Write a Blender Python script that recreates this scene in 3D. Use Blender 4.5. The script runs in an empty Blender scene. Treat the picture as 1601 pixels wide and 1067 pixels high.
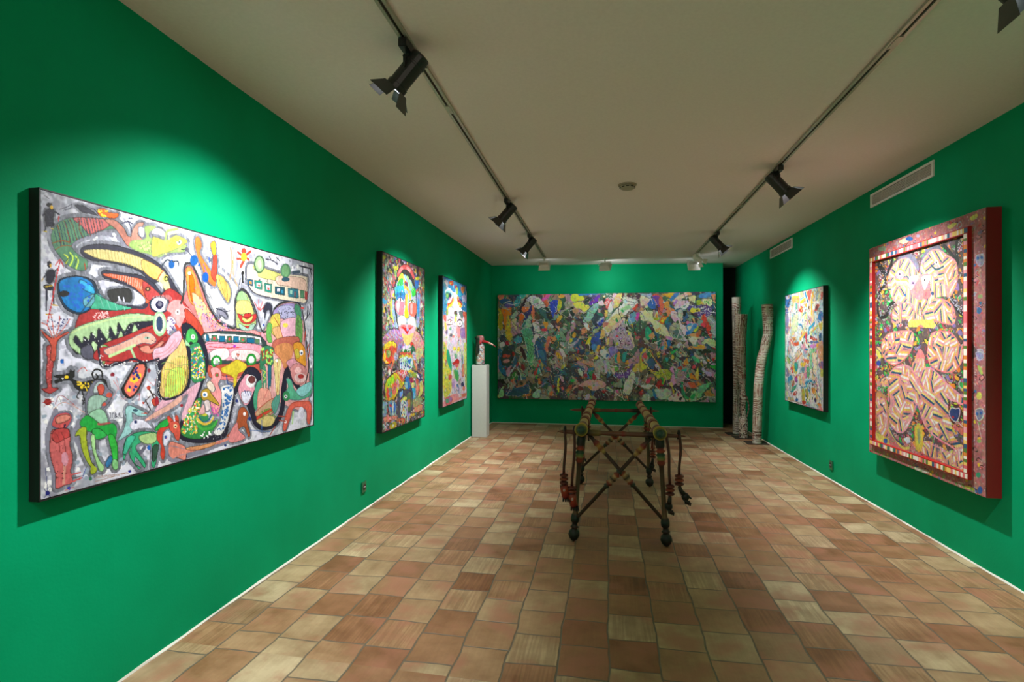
# Gallery room with green walls, paintings, carved logs and a beaded litter.
import numpy as np
ART={}
ART['p1']='''M 889 .8 110
M b0b6c4 .7 60
M eef .8 70
L 889 16.4 103,171,162,131,247,102,308,110,348,144,424,160,477,166
L 778 12.6 252,306,345,352,429,380
L 99a 14.4 151,241,194,287,252,306,313,314
L 99a 18.6 70,118,47,172,54,213,99,249
D bbc 8.3 60 7,36,97,175,108,579,10,577
D aab 5.3 60 7,36,289,-9,530,23,460,183,136,187,13,249
D fff 6.5 60 134,105,307,90,374,196,236,256,125,245
D 99a 9.8 50 478,16,1681,11,1763,696,1642,307,776,199
D fff 9.8 60 478,16,1681,11,1763,696,1642,307,776,199
D 9ab 8.6 90 6,697,263,662,620,642,627,1021,16,1040
D fff 8.0 120 6,697,263,662,620,642,627,1021,16,1040
L 889 17.7 147,814,121,849,143,904,173,962
L 889 19.1 52,763,23,846,38,935,53,1025
L 889 20.3 349,876,318,935,370,1016
L 667 18.9 368,944,404,979,430,962
L 889 24.3 510,769,492,829,437,852
L 889 21.4 542,893,544,980,583,1046,724,1043,906,1028,993,1001
L 889 25.4 992,855,967,937,1087,1024
P 586 175,225,166,252,132,257,99,244,68,218,42,182,38,140,66,96,120,68,216,49,291,39,332,64,351,91,372,111,352,130,325,107,295,75,232,93,175,122,130,149,111,174,135,199,170,213 455 3
P c66 117,71,188,54,260,45,283,48,246,82,217,98,179,115,147,90
P b76 245,50,291,40,332,64,352,91,414,90,373,126,348,130,325,107,295,75
H 245 3.1 12.4 75 69,95,216,49,232,93,129,150,84,177,47,172
H 731 3.1 28.5 75 69,95,216,49,232,93,129,150,84,177,47,172
L 852 3.6 42,176,71,161,103,160
L 852 3.0 53,195,78,178,110,173
L cd4 5.0 85,208,98,218,89,238
L ce5 5.1 104,198,117,215,105,245
L ce5 5.1 127,207,137,224,128,251
L 353 3.1 86,238,110,204
L 353 3.2 118,249,134,212
L a42 4.6 161,227,166,249
P b87 364,113,371,63,396,28,428,19,413,47,396,72,423,96,389,116
P 9b6 372,104,414,94,440,78,432,43,443,30,483,22,488,32,461,48,457,75,540,81,649,65,660,99,551,125,513,149,459,147,398,143,356,129 896 3
P eee 483,33,520,25,549,49,526,70,480,67,466,55
D cd8 4.6 40 372,105,629,73,551,132,415,140
D 785 3.0 50 372,105,629,73,551,132,415,140
P ccd 400,46,428,40,429,76,409,80
P bb5 497,68,540,71,583,48,612,36,672,50,634,81,584,109,527,133,472,153,470,77 775 3
L 9a6 11.9 544,70,553,30,612,7
L eda 6.9 563,63,568,39,622,20
E ffe 621,65,14,-3,0,11
E 356 621,65,6,-1,0,5
D ed4 4.3 25 563,59,643,40,633,77,564,104
P e60 215,16,244,5,260,15,306,11,290,32,245,37,223,37
D fd2 4.1 14 215,16,259,9,302,12,283,30,230,37
P 334 125,22,159,17,187,26,216,39,187,39,153,41,139,34
L 334 4.0 180,18,201,19,216,32
L 445 3.1 68,51,87,41,112,22
L 445 3.1 81,51,106,39,112,28
L 335 5.2 322,45,346,33,371,35
L 335 5.3 350,29,363,51,367,71
L 335 3.8 354,18,370,14
L 445 2.4 12,17,30,24
E 222 30,45,11,-3,0,8
P 223 19,66,46,57,44,93,42,118,48,105,21,123,17,94
L 223 5.5 43,63,65,70
L 223 4.8 18,72,8,87
L 223 5.4 23,101,15,136
L 223 5.4 38,98,39,125
E eb2 38,51,5,-1,0,7
L c32 3.7 65,73,62,93
L cb3 3.0 10,140,21,139
L cb3 3.0 36,125,44,125
P 223 25,274,49,274,44,304,29,318,20,301
E 223 30,251,9,-1,0,12
E da2 35,254,4,-1,0,7
L 223 4.8 25,280,8,303
L 223 4.8 46,280,55,267,61,260
P 223 12,326,39,323,42,337,18,340
L 334 5.9 21,336,20,413
L 334 6.0 42,328,46,388
L ca3 3.5 18,425,41,424
L ca3 3.6 41,391,59,392
L ca3 2.9 4,312,8,303
L ca2 3.5 15,331,39,324
L c33 4.3 68,235,56,291,40,376,22,460
L c33 3.6 52,252,68,229,80,251
P 334 144,185,176,159,255,141,348,141,450,157,524,189,572,235,633,313,634,359,554,320,498,317,475,283,417,232,342,214,249,211,178,211
P dc8 158,182,219,166,294,160,373,162,451,177,529,207,538,224,563,259,583,321,540,288,506,258,425,223,342,204,235,203,191,197
P eb6 424,174,529,207,497,251,425,221
P ed9 529,209,553,237,585,323,540,288,502,249
H a95 2.0 13.5 80 191,174,341,159,442,186,417,218,294,201,206,198
L c42 5.0 529,207,501,244
E cb5 545,238,15,-2,0,15
E 222 548,239,12,-1,0,12
E cc6 548,240,6,-1,0,6
P dde 466,284,516,257,530,296,489,307
P 334 230,251,265,242,343,242,417,243,488,274,522,323,464,371,429,373,407,347,377,328,296,282,244,274
P d64 237,257,288,252,359,254,426,260,484,293,517,323,446,358,423,324,376,293,327,275,258,267
P b44 426,263,484,293,517,323,454,343,427,309
H fba 2.8 11.2 100 258,256,376,255,418,289,402,298,296,268
E a43 448,294,18,-2,0,12
E 222 448,295,13,-1,0,9
E da7 448,295,5,-1,0,4
P ccd 222,283,297,285,368,301,428,331,433,352,403,372,354,372,298,365,238,341,216,310
E 333 289,332,28,-3,1,23
E 333 340,324,29,-3,1,25
P 333 260,319,272,358,298,359,309,341,329,356,361,357,369,322,344,304
L ccd 6.5 307,341,311,360
L ccd 6.6 329,343,331,358
P a33 124,468,143,418,183,395,254,398,346,386,429,373,467,338,517,316,563,281,633,305,808,405,810,544,659,590,468,600,259,595,230,581,258,556,349,516,448,472,465,421,347,420,226,446,171,461,125,493
L 334 11.1 446,361,420,377,346,372
D fcc 2.7 45 190,415,254,398,270,424,198,440
P 234 70,298,132,278,194,287,216,323,224,348,196,389,143,418,90,403,64,362,60,327
P 17b 72,301,132,281,183,291,205,324,203,363,183,393,142,412,96,396,72,362,66,332
P 3ad 153,292,194,312,199,338,153,323,139,299
P 6ab 181,346,216,336,238,350,210,375,169,391,155,367
D 26c 5.6 40 78,312,180,301,195,351,142,405,83,373
P 4a8 202,337,238,350,299,369,370,381,299,394,225,394,186,393,203,363
L 8cb 2.0 224,348,239,386
L 8cb 2.1 253,356,269,391
L 8cb 2.1 291,369,299,392
L 8cb 2.2 330,377,334,390
E 222 83,348,20,-2,0,11
L 245 3.9 148,411,195,351,223,316
P 223 103,518,124,474,171,467,465,421,483,442,431,479,365,512,302,526,243,549,200,542,153,561,127,561
P ac9 101,523,111,481,170,451,255,428,363,403,479,406,475,426,396,435,355,447,332,475,304,442,294,496,267,457,257,510,219,465,210,504,188,482,179,511,158,499,152,524,128,496,119,518,149,548,150,567,120,548
D fff 1.9 60 145,517,199,479,396,438,431,472,302,529,173,555
P bda 200,517,221,542,237,581,219,581,190,533
P 9b8 243,549,264,503,287,533,273,556
P ac9 295,536,317,475,333,522,326,543
P ac9 365,515,380,446,406,494,382,522
L cd9 3.8 112,487,171,461,300,426,464,410
P a33 228,537,242,609,293,597,360,580,431,601,526,584,607,504,504,443,341,493
P 8a6 225,537,260,537,253,578,238,606
P ac9 277,579,309,558,342,551,376,537,412,559,404,581,377,566,342,573,309,594
P 556 146,548,186,530,201,580,160,580
P a33 201,585,221,542,303,536,381,501,440,472,483,457,520,485,559,543,468,597,304,596
P da9 243,549,302,529,365,505,410,486,448,478,480,493,492,514,467,527,423,523,382,536,358,550,303,559,258,569 567 3
L bd9 11.1 266,575,318,556,382,532
L ac9 10.4 366,550,383,584
E 9ba 444,501,14,0,0,6
E 222 447,501,5,0,0,4
L 323 2.4 467,511,489,516
P a33 398,536,467,543,539,492,549,514,494,550,441,557
P d87 407,543,450,532,467,550,521,514,530,525,468,565,424,561
E 234 512,356,57,-4,1,38
E dde 512,356,47,-3,1,31
E 224 510,357,22,-2,0,19
E 778 512,354,11,-1,0,10
H caa 2.4 7.3 90 476,323,564,311,574,333,481,333
E 9c9 511,439,37,-1,1,54
E cdb 511,439,28,-1,1,44
E 346 510,439,18,-1,1,34
P e99 569,342,598,328,633,329,651,351,712,371,751,388,713,402,660,401,645,425,620,457,591,450,570,413,575,391,551,377 b55 3
E fee 613,382,14,-1,0,12
E 655 613,383,6,0,0,6
L e99 12.5 649,367,736,381
L e99 8.9 650,402,724,410
P dcd 556,407,600,419,601,480,553,481
D 337 3.4 30 551,407,600,419,601,488,553,489
L b43 13.8 600,442,636,479
P d9a0a0 668,260,711,287,813,360,873,415,948,448,1026,444,1196,458,1242,466,1353,326,1455,279,1584,273,1657,349,1681,499,1732,695,1682,948,1230,804,817,655,780,484
L 333 11.5 633,341,648,293,654,175,676,152,709,164,765,250,801,328,873,407,947,435,1012,432,1008,304,1051,237,1107,250,1165,319,1227,443,1265,456,1305,426,1353,321,1455,273,1603,267,1661,328,1702,499,1732,673,1682,799
P dcdcdf 812,311,776,216,797,114,1023,222,997,296,999,419,947,425,872,390
P d77 656,191,677,164,709,176,765,266,813,352,873,415,948,448,1013,449,1053,461,1196,458,1227,485,1229,673,1112,704,818,688,780,484,746,429,691,368,648,324,673,259
P e84 661,190,679,168,709,184,749,259,778,330,734,349,685,329,668,260
P e60 683,211,710,216,722,318,695,320
P db8 700,288,766,315,813,360,873,420,935,449,814,467,768,444,734,389
P e99 779,379,935,451,1167,449,1227,495,1212,551,1109,487,803,476,768,436
D f9a 6.4 60 689,289,813,360,1000,463,1197,476,898,482,757,428
D 35a 3.7 30 688,226,813,360,1000,463,1197,476,814,459
D c33 3.7 25 688,226,813,360,1000,463,1197,476,814,459
E ffd 684,198,10,-1,0,7
L 35a 2.9 790,394,814,418
L 334 2.9 802,398,804,422
P b43 659,362,746,421,780,484,794,654,783,654,747,509,671,432
P e73 723,29,745,20,762,54,751,97,809,154,858,206,852,240,810,220,764,160,727,84 a52 3
P d43 844,90,868,90,867,171,858,215,834,201,827,176,839,133
P ea3 825,34,855,20,862,70,846,90,832,67
P db6 869,179,944,213,971,263,952,312,933,301,876,238
P ea5 882,186,932,206,946,300,920,276
L c85 8.6 968,26,982,103,963,194
L bba 14.4 886,49,905,97,893,159
L dbb 10.5 936,40,943,109,931,180
L c96 7.6 995,66,989,155,1023,222
L 99a 15.3 1008,46,1022,106,1003,171
L 35a 8.9 814,103,815,128
L 35a 5.0 820,69,826,93
L 35a 4.8 775,142,804,196
L c43 13.3 1028,43,1069,58
L c43 14.0 1133,20,1090,51
L c43 13.2 1022,79,1063,73
L c43 13.8 1119,69,1098,63
L c43 17.8 1049,116,1077,80
E c43 1075,29,20,-3,0,16
E eb3 1076,60,25,-4,0,22
E 159 577,172,18,-3,0,20
L 234 6.7 523,186,551,156,570,160
L 234 6.9 585,158,615,154,620,172
L 333 5.4 634,96,665,91
E 556 667,90,13,-2,0,11
L 334 4.6 675,99,702,117
E 159 713,134,26,-4,0,26
L 159 8.5 741,155,752,145
E 15a 789,204,22,-3,0,25
L 334 4.8 788,231,783,289
L 334 4.9 799,230,834,242
E 889 832,250,12,-1,0,10
L 334 3.8 777,273,823,306
L 334 3.9 811,278,835,309
P 889 872,357,921,353,947,386,934,396,897,380,879,398
L 334 7.0 860,349,921,362,947,386
L 334 6.3 934,361,966,355
L 334 5.1 884,373,897,397
E 222 1066,148,13,-2,0,11
L 222 12.3 1066,163,1067,195
L 222 5.6 1047,179,1039,212
L 222 5.7 1089,174,1092,206
L 222 5.6 1060,196,1060,232
L 222 5.6 1074,194,1075,230
P dcd0b8 1108,98,1163,86,1255,102,1385,104,1545,94,1691,86,1717,105,1701,249,1603,262,1420,261,1225,253,1150,237,1109,195,1098,141 667 6
P cc7 1163,95,1420,110,1437,148,1224,153,1193,129
P dba 1385,124,1641,103,1701,129,1691,184,1491,173,1386,174
E 464 1211,80,50,-7,0,51
E 9b8 1211,80,37,-5,0,42
E bca 1211,80,20,-3,0,25
E 586 1468,82,54,-7,0,45
E 7a7 1468,82,40,-5,0,35
E 356 1468,134,43,-5,0,14
Q 157 1109,177,1152,173,1152,207,1109,206
Q b84 1120,183,1142,182,1142,200,1120,199
Q 287 1167,175,1233,171,1234,219,1170,216
Q cdd 1182,185,1224,184,1221,209,1182,207
Q c54 1194,193,1215,193,1215,204,1194,202
Q 287 1258,180,1327,178,1324,230,1259,226
Q dde 1271,188,1313,188,1313,217,1274,215
Q c54 1281,201,1303,201,1303,214,1284,212
Q 256 1356,189,1458,184,1459,232,1359,231
Q dde 1377,197,1411,195,1406,214,1377,215
Q 38a 1417,201,1448,200,1445,225,1417,223
Q 378 1491,185,1606,180,1610,237,1495,236
Q 9cb 1512,193,1542,193,1538,220,1513,218
Q a55 1564,197,1576,198,1576,233,1561,231
Q 586 1631,182,1677,181,1673,232,1632,231
Q a44 1685,185,1717,184,1713,237,1685,237
L 334 5.7 1106,200,1165,245,1320,260,1603,265
L 334 7.4 1270,41,1335,41,1385,54
L 334 7.6 1302,22,1318,34
L 334 6.5 1368,16,1402,31
L 456 19.6 1545,83,1621,68
L 334 10.1 1621,30,1701,30,1763,32
L 334 7.4 1661,35,1661,79
L 334 7.6 1742,24,1763,66
L 334 12.0 1722,280,1712,347,1691,369
L 334 7.6 1753,267,1742,323,1701,358
E c55 1657,295,20,-1,0,9
P ab7 1013,436,1009,339,1024,267,1058,241,1107,259,1151,320,1184,393,1166,431,1095,453,1040,448 334 8
H 897 3.3 19.7 5 1024,276,1107,259,1166,338,1166,412,1026,427
P 9c8 1017,294,1037,252,1078,248,1107,287,1065,299
P dc7 1018,365,1024,302,1121,295,1158,357,1108,360
P b33 1025,366,1066,376,1122,375,1178,358,1175,393,1109,419,1053,408
P dd7 1066,385,1108,392,1151,371,1137,399,1094,410,1066,398
P b33 1080,366,1134,360,1130,377,1087,384
P 9ba 1039,417,1095,433,1166,412,1152,445,1095,456,1046,445
P b33 1074,429,1123,430,1109,443
L c43 5.9 1165,296,1203,335
L c43 6.0 1202,279,1207,335
L c43 6.1 1241,285,1213,335
L c43 6.2 1269,302,1218,339
P 334 1249,323,1288,291,1328,308,1321,367,1304,329,1272,341,1257,380
L dde 11.0 1249,352,1242,419
E 24a 1249,418,9,0,0,7
P 98b 1353,326,1455,284,1584,277,1651,328,1642,393,1492,379,1353,365
P aac 1387,314,1438,295,1546,293,1565,354,1492,379,1421,362
D 334 3.9 40 1386,304,1565,291,1546,366,1421,372
P 486 1565,281,1622,287,1646,350,1584,343
P cb5 1321,367,1404,348,1413,422,1457,481,1388,492,1321,454
P da7 1337,435,1456,421,1492,471,1388,502
P dab 1421,392,1584,364,1603,458,1528,501,1439,482
L a43 5.1 1345,366,1404,422,1439,492
E dc5 1464,412,29,-1,0,14
P 6a5 1289,407,1329,415,1321,474,1330,513,1290,513,1273,465
P 464 1584,353,1651,371,1652,510,1584,511
H 8c6 4.2 12.7 90 1584,353,1651,371,1652,510,1584,511
P b65 1354,503,1603,479,1584,553,1355,581
P d9a 1227,457,1274,494,1274,551,1227,523
P 344 780,474,1227,482,1236,629,783,623
P eeeeec 792,478,974,476,1197,486,1221,506,1224,534,1110,521,936,517,794,517
Q 168 792,482,812,481,813,512,792,512
Q 475 829,485,871,484,874,514,829,514
Q 168 886,486,928,485,928,516,886,516
Q 364 943,486,979,486,979,517,943,517
Q 168 992,487,1035,487,1035,517,992,517
Q 575 1045,490,1090,489,1090,516,1046,517
Q 168 1101,493,1167,496,1164,521,1101,518
Q 575 1173,497,1212,501,1209,525,1173,521
E b44 850,499,10,0,0,8
E b44 961,501,9,0,0,8
E b44 1067,503,8,0,0,6
P e9a 794,518,936,519,1224,534,1216,614,1111,620,925,609,817,607,799,575
P f9a 804,526,974,526,988,543,816,555
P edd 816,567,924,543,962,578,925,607,817,604
P ecc 988,561,1168,562,1213,609,1001,609
L d33 3.9 815,539,949,547,1054,543
E 93a 1000,538,12,0,0,8
P d76 1014,578,1041,579,1028,596
E 283 866,615,39,1,0,33
E fff 866,615,24,1,0,20
E 9c9 866,615,12,0,0,10
E 283 1139,612,44,1,0,35
E dfd 1139,612,26,1,0,20
E fff 1139,612,14,0,0,11
P b54 805,632,840,642,912,628,1111,643,1198,637,1229,675,1199,702,1083,687,1003,700,901,686,818,690
P cb3 900,648,950,633,1015,609,1055,619,1097,638,1090,669,1029,684,1016,736,1004,787,990,734,990,699,938,679,907,670 a62 4
P e99 823,649,864,643,895,661,901,694,877,726,902,778,891,844,868,874,832,854,819,771,807,722,835,691
E b55 867,680,17,1,0,12
E 484 869,681,8,0,0,7
E fee 842,748,17,1,0,16
P 223 635,450,671,430,719,455,769,502,805,575,800,656,730,795,679,882,680,913,744,961,846,977,905,945,941,883,978,785,1056,694,1111,652,1184,664,1229,713,1200,785,1171,838,1171,911,1232,992,1325,986,1407,919,1424,783,1475,656,1548,730,1643,799,1702,782,1743,850,1604,817,1493,727,1476,807,1442,943,1358,1010,1232,1011,1157,963,1128,905,1030,772,967,920,930,999,823,1006,723,993,630,958,619,904,658,834,718,708,685,651,663,558
D fff 2.1 200 631,466,805,575,784,680,659,879,620,949,930,1016,1111,661,1056,694,846,994,659,910,653,573
P 4a5 672,465,703,454,730,479,738,503,720,527,693,515,673,527,662,504
P 9c9 657,504,694,535,710,527,684,550,662,535
E fff 707,493,12,0,0,12
E 322 707,493,5,0,0,6
P 385 678,546,736,519,770,559,788,624,784,688,740,709,702,699,680,636
D dd5 5.4 60 678,546,748,535,776,575,784,688,707,691
D fff 3.6 40 678,546,748,535,776,575,784,688,707,691
D d43 4.5 30 678,546,748,535,776,575,784,688,707,691
D 27a 4.5 40 678,546,748,535,776,575,784,688,707,691
P 223 499,600,527,590,673,535,690,613,682,729,607,783,521,775,497,715,510,665
P db7 537,616,631,504,668,558,673,651,656,727,597,767,540,769,510,745,515,702,523,644
P ad6 565,646,654,642,646,726,577,765,539,762
H a84 3.3 13.1 90 523,637,668,581,666,720,540,769
H dd5 3.3 13.2 90 530,637,668,581,666,720,549,770
H 795 2.5 33.0 5 532,601,668,581,665,650,528,645
P dab 480,549,535,535,572,490,621,466,636,504,602,550,536,590,481,599
L b77 2.4 481,571,545,557,601,504
L b77 2.4 481,589,554,568,621,512
P dab 539,762,607,776,676,736,740,709,751,726,679,851,643,877,638,847,677,759,597,790,487,850,486,807 878 3
H b88 1.6 11.2 70 495,808,597,782,718,723,729,732,597,797,496,844
P 384 720,794,763,790,753,860,787,912,856,906,868,924,822,966,744,977,660,956,629,921,659,879
D dc4 7.1 60 658,849,741,788,764,862,722,958,639,937
D e55 5.3 30 658,849,741,788,764,862,722,958,639,937
D 3a6 6.2 40 658,849,741,788,764,862,722,958,639,937
D ffd 4.4 40 658,849,741,788,764,862,722,958,639,937
L 4a4 12.8 721,888,765,933,833,935,868,907
L db4 11.0 732,881,776,911,821,909,844,888
L 267 11.1 748,876,776,895,810,895,827,877
E 385 784,880,27,3,0,18
E cc4 784,868,16,2,0,8
D fff 3.7 34 744,953,822,949,881,942,857,987,766,981
P b93 757,766,773,747,807,744,831,772,879,822,879,833,825,808,797,801,769,795 542 4
E fff 785,771,18,2,0,14
E 47a 783,772,10,1,0,8
P dcc 785,800,814,803,818,844,792,853,775,831
P dcb 795,721,818,706,842,724,854,749,836,764,807,742
P daa 742,859,775,815,786,852,775,863
D c5a 4.8 22 820,820,879,834,880,892,821,877
P ddd 902,741,952,736,990,747,991,794,966,869,942,934,905,978,869,981,845,961,886,926,904,862,902,778
D 26a 7.1 40 914,741,984,751,954,884,905,970,881,966,904,879
L 26a 5.1 920,755,937,746,952,757
L 26a 5.2 958,753,975,743,990,756
L 26a 5.1 921,788,937,779,952,791
L 26a 5.2 953,812,969,803,985,815
L 26a 5.1 928,831,944,822,959,834
L 26a 5.1 922,864,938,856,953,868
L 26a 5.1 910,896,926,888,941,900
L 26a 5.0 898,928,914,920,929,932
L 26a 4.9 869,956,884,949,899,961
L 248 7.2 938,688,951,731,990,734
P d9a 1030,772,1056,721,1111,688,1170,764,1156,791,1113,850,1072,846
E ddd 1137,730,47,3,0,34
E 633 1143,721,32,2,0,22
P dde 1057,783,1141,789,1113,841,1071,837
L 248 5.6 1084,776,1092,794
L 248 5.6 1105,782,1113,805
L 248 5.7 1127,788,1134,807
P a53 1031,881,1058,862,1093,875,1114,913,1100,947,1129,1013,1115,1029,1087,980,1059,967,955,1003,942,993,993,966,1019,927
E fee 1081,901,12,2,0,10
P d88 955,995,1019,936,1033,981,1087,1024,1060,1037,968,1035
E 237 1125,933,13,2,0,12
E 237 1018,825,11,1,0,9
E 923 636,807,9,1,0,8
P 497 1171,892,1156,827,1184,747,1229,731,1230,787,1200,859
P d98 1200,794,1245,770,1308,794,1324,843,1309,899,1231,918,1193,886
L b55 4.8 1246,845,1292,783
P b97 1171,911,1261,865,1340,844,1390,878,1325,929,1246,948 a43 5
P c43 1186,931,1262,912,1325,900,1325,915,1231,936,1194,950
P cb7 1186,949,1293,935,1358,962,1325,996,1262,996,1216,976
D 683 5.9 25 1231,899,1357,894,1374,954,1231,955
P 598 1324,872,1390,820,1407,860,1357,933
P 375 1228,553,1290,534,1347,554,1355,583,1339,641,1307,659,1259,639,1221,675,1213,637
D ad6 8.4 30 1228,553,1338,554,1331,651,1228,638
D a32 7.2 18 1228,553,1338,554,1331,651,1228,638
P 486 1236,657,1267,658,1276,763,1245,770
L cd5 4.8 1244,676,1267,686,1244,704,1268,719,1245,732
P 267 1291,659,1323,660,1316,775,1292,773
L dbb 15.2 1347,583,1356,681,1356,778
P dc8 1347,622,1423,624,1406,713,1398,820,1373,818,1356,710
L dba 9.7 1260,752,1260,780
L dba 9.9 1308,774,1311,794
L dba 10.1 1356,788,1360,803
L c54 5.1 1380,623,1389,712,1381,809
E fff 1375,624,13,0,0,10
P c85 1371,534,1474,514,1547,544,1529,616,1458,675,1423,624,1355,573 b55 4
P d9a 1475,635,1566,617,1585,670,1529,678
P d93 1551,524,1623,513,1682,550,1702,610,1692,669,1642,651,1585,628,1562,586 843 6
E fff 1642,581,24,0,0,17
E 457 1646,584,12,0,0,9
P cb4 1566,565,1603,555,1623,608,1585,613
P c88 1520,688,1547,653,1623,652,1702,685,1706,739,1662,779,1585,779,1539,740
E ebb 1603,691,39,2,0,21
E b43 1632,735,47,3,0,19
E dbb 1632,740,71,4,0,30
E a33 1638,731,35,2,0,15
P 5a8 1476,736,1529,750,1567,814,1643,831,1743,785,1753,698,1774,743,1763,851,1682,876,1586,878,1494,859,1458,825,1494,788 567 5
E 385 1476,842,39,4,0,30
E fff 1469,844,16,1,0,10
E 223 1469,844,7,1,0,5
P 8cc 1585,816,1743,774,1763,819,1662,864
P d65 1494,919,1548,889,1643,892,1743,904,1763,960,1743,1044,1712,1029,1702,953,1624,923,1549,925,1521,973,1495,1010,1468,1046,1442,1037,1459,975 a43 5
E fee 1466,997,14,2,0,9
E dde 1643,967,35,4,0,42
L ad8 13.7 1549,946,1540,1016
L a43 6.4 1391,952,1477,967
L a43 6.4 1399,977,1468,996
L a43 7.5 1358,1010,1310,1051
L 36a 3.4 1129,995,1310,1032
L 36a 3.6 1231,955,1232,1038
E 237 930,1042,10,2,0,7
E 237 661,1045,9,2,0,7
L b43 10.3 1691,445,1681,499
L b43 8.9 1712,564,1742,521,1732,608
L 889 18.2 1753,433,1742,543
L 889 14.7 1692,521,1702,629
P b44 21,537,45,537,46,587,39,637,40,678,63,684,31,700,4,681,23,678,18,636,23,586
D e88 1.9 30 21,537,45,537,37,674,24,674
P c54 34,581,35,530,8,493,7,484,38,507,56,503,92,485,99,489,59,518,52,582
L c65 3.6 50,506,64,464,66,428
L c65 3.6 41,507,25,466,4,455
L c65 3.6 47,503,42,459,35,424
L c65 3.6 59,500,92,457,104,438
D 237 2.9 26 18,443,104,432,93,488,8,484
L c65 2.9 8,484,-4,478
P 222 47,641,68,637,88,636,101,634,107,620,115,628,123,623,121,644,115,654,151,669,201,662,239,661,255,683,252,710,218,711,187,695,166,703,137,695,123,684,109,660,75,659,56,666,49,656,68,651
L 222 6.6 235,661,231,633,208,624,192,638,201,659,216,653,208,642
L 222 4.8 144,698,131,720,138,727
L 222 5.5 151,699,159,729,156,749
L 222 3.4 152,735,174,737
D ec3 4.0 34 115,654,158,673,232,667,248,696,159,700,130,684
E ec2 93,646,8,0,0,5
E fff 78,651,3,0,0,3
E 823 279,647,10,1,0,8
E 823 454,639,9,0,0,9
E 822 25,728,13,1,0,12
L a33 1.5 13,741,38,718
L a33 1.6 35,743,16,716
L a33 1.5 7,728,44,728
E 26b 76,589,7,0,0,9
L c43 2.7 135,629,156,613,171,627
L c98 1.9 45,756,77,735,118,752,161,782
L a66 1.6 51,738,70,709,125,752
L 9aa 1.9 63,714,77,747
L 9aa 2.0 96,711,104,744
L c88 1.9 280,741,304,700,295,657
L c88 1.9 283,671,308,708
L c88 1.9 313,733,338,746,433,665
L c88 2.1 442,673,480,705,489,675
L c32 3.2 394,736,407,734,403,759
P 222 387,611,413,602,441,612,437,657,398,722,364,748,338,739,320,709,336,681,370,632
P e76 391,618,413,610,432,619,428,657,393,718,363,741,342,728,333,706,345,682,374,639
D ec3 8.8 8 383,632,423,627,389,699,346,718
D 237 6.4 14 382,618,427,619,398,714,342,725
L 223 9.4 217,537,223,578,232,611,277,610,326,600,377,588,431,603,507,591
L 223 10.5 515,599,505,676,510,746,550,772,612,763
D fff 2.2 60 213,537,232,537,238,606,516,591,510,762,622,772,501,768,487,598,230,616
P 778 166,723,194,672,232,667,264,704,280,719,265,753,234,777,175,797,164,763
P bcc 198,696,213,673,236,673,240,689,218,714,199,714
P c54 213,690,232,681,244,696,237,719,222,720
E c54 264,726,13,1,0,10
E c54 240,758,11,1,0,8
P 9ba 174,744,188,725,218,721,257,738,234,757,227,773,197,780,175,791
P 9ca 179,791,212,775,242,785,259,828,236,839,191,836
P 2a4 142,819,168,793,190,803,236,839,283,839,300,869,292,903,302,953,278,956,260,884,199,861,170,850 364 3
P 3b5 191,853,221,850,253,882,207,889
P ab3 124,862,141,839,168,839,171,896,187,965,202,988,210,1010,192,1018,184,1004,188,992,169,961,150,912,142,865
P ad9 188,872,203,875,208,936,228,980,240,996,237,1015,221,1009,209,976,193,926
P 3b4 260,884,284,887,301,932,303,988,303,1016,286,1021,275,996,278,963
P 8c8 278,983,301,988,303,1020,283,1019
P 37a 248,991,270,961,278,983,259,1007
E ab3 198,1000,13,3,0,12
E ad9 230,1002,11,2,0,10
L a55 7.9 217,833,267,835
P 9cc 301,911,324,880,340,839,339,789,360,777,400,796,436,815,441,830,400,825,369,807,375,851,367,886,333,902
E 356 386,800,14,2,0,6
L b43 4.1 418,816,445,819
T 334 265,796,65,7,0,20 TOBAL
L 433 7.5 447,711,472,743,482,774
L 433 4.9 426,776,458,749
L 433 5.0 435,762,464,810
P b43 467,765,496,760,506,784,482,793
E b43 452,712,11,1,0,9
L 433 4.3 476,739,501,761
E b43 425,774,6,1,0,5
L 433 5.0 450,820,463,799
P da9 423,850,483,820,550,797,633,761,633,789,561,821,464,848 878 3
P dde 358,856,383,838,428,847,465,878,475,902,419,879,375,880 889 3
E 236 387,848,8,1,0,7
P 3a7 350,905,402,891,466,901,504,914,503,968,496,1012,483,1055,469,1044,472,992,462,945,412,937,386,954,413,996,436,1030,432,1047,414,1025,386,991,383,1019,409,1039,401,1044,369,1002,356,970,368,944,343,968,331,994,326,958,334,924
P ac8 402,913,438,904,494,913,485,949,430,944
P 4b9 342,911,367,900,385,910,360,942,343,968,328,965
P 354 476,963,505,968,487,1025,473,1022
P 2a4 484,896,512,870,557,856,562,884,513,897
P c43 494,921,513,893,557,891,562,876,552,852,562,845,588,868,603,846,619,864,620,908,626,949,594,936,568,901,533,911,524,948,540,997,531,1034,515,1008,519,971,500,944 843 3
E daa 595,892,11,2,0,11
E 324 597,894,6,1,0,6
P dde 533,919,573,909,564,963,534,973
E c54 545,939,8,1,0,6
E 26b 453,966,9,2,0,10
P d87 559,978,574,961,621,979,659,1003,660,1060,617,1043,565,1025,560,1001
P c55 41,800,52,779,78,771,105,779,111,799,99,820,80,831,54,823,40,812 557 3
P d87 53,789,78,779,105,786,99,801,60,808
L 324 6.5 83,827,87,815
P c66 36,836,54,826,96,831,106,859,105,897,115,931,113,963,107,987,115,1027,85,1032,53,1034,53,988,38,935,32,897
P b44 38,849,54,827,96,832,104,859,81,868,55,876
L d98 9.1 86,919,84,982,82,1025
L 833 2.5 57,845,64,865,68,910
L 833 2.6 74,842,84,869,89,914
D 422 1.6 20 49,888,101,884,92,1021,59,1026
L c55 5.9 108,1000,145,999
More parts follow.
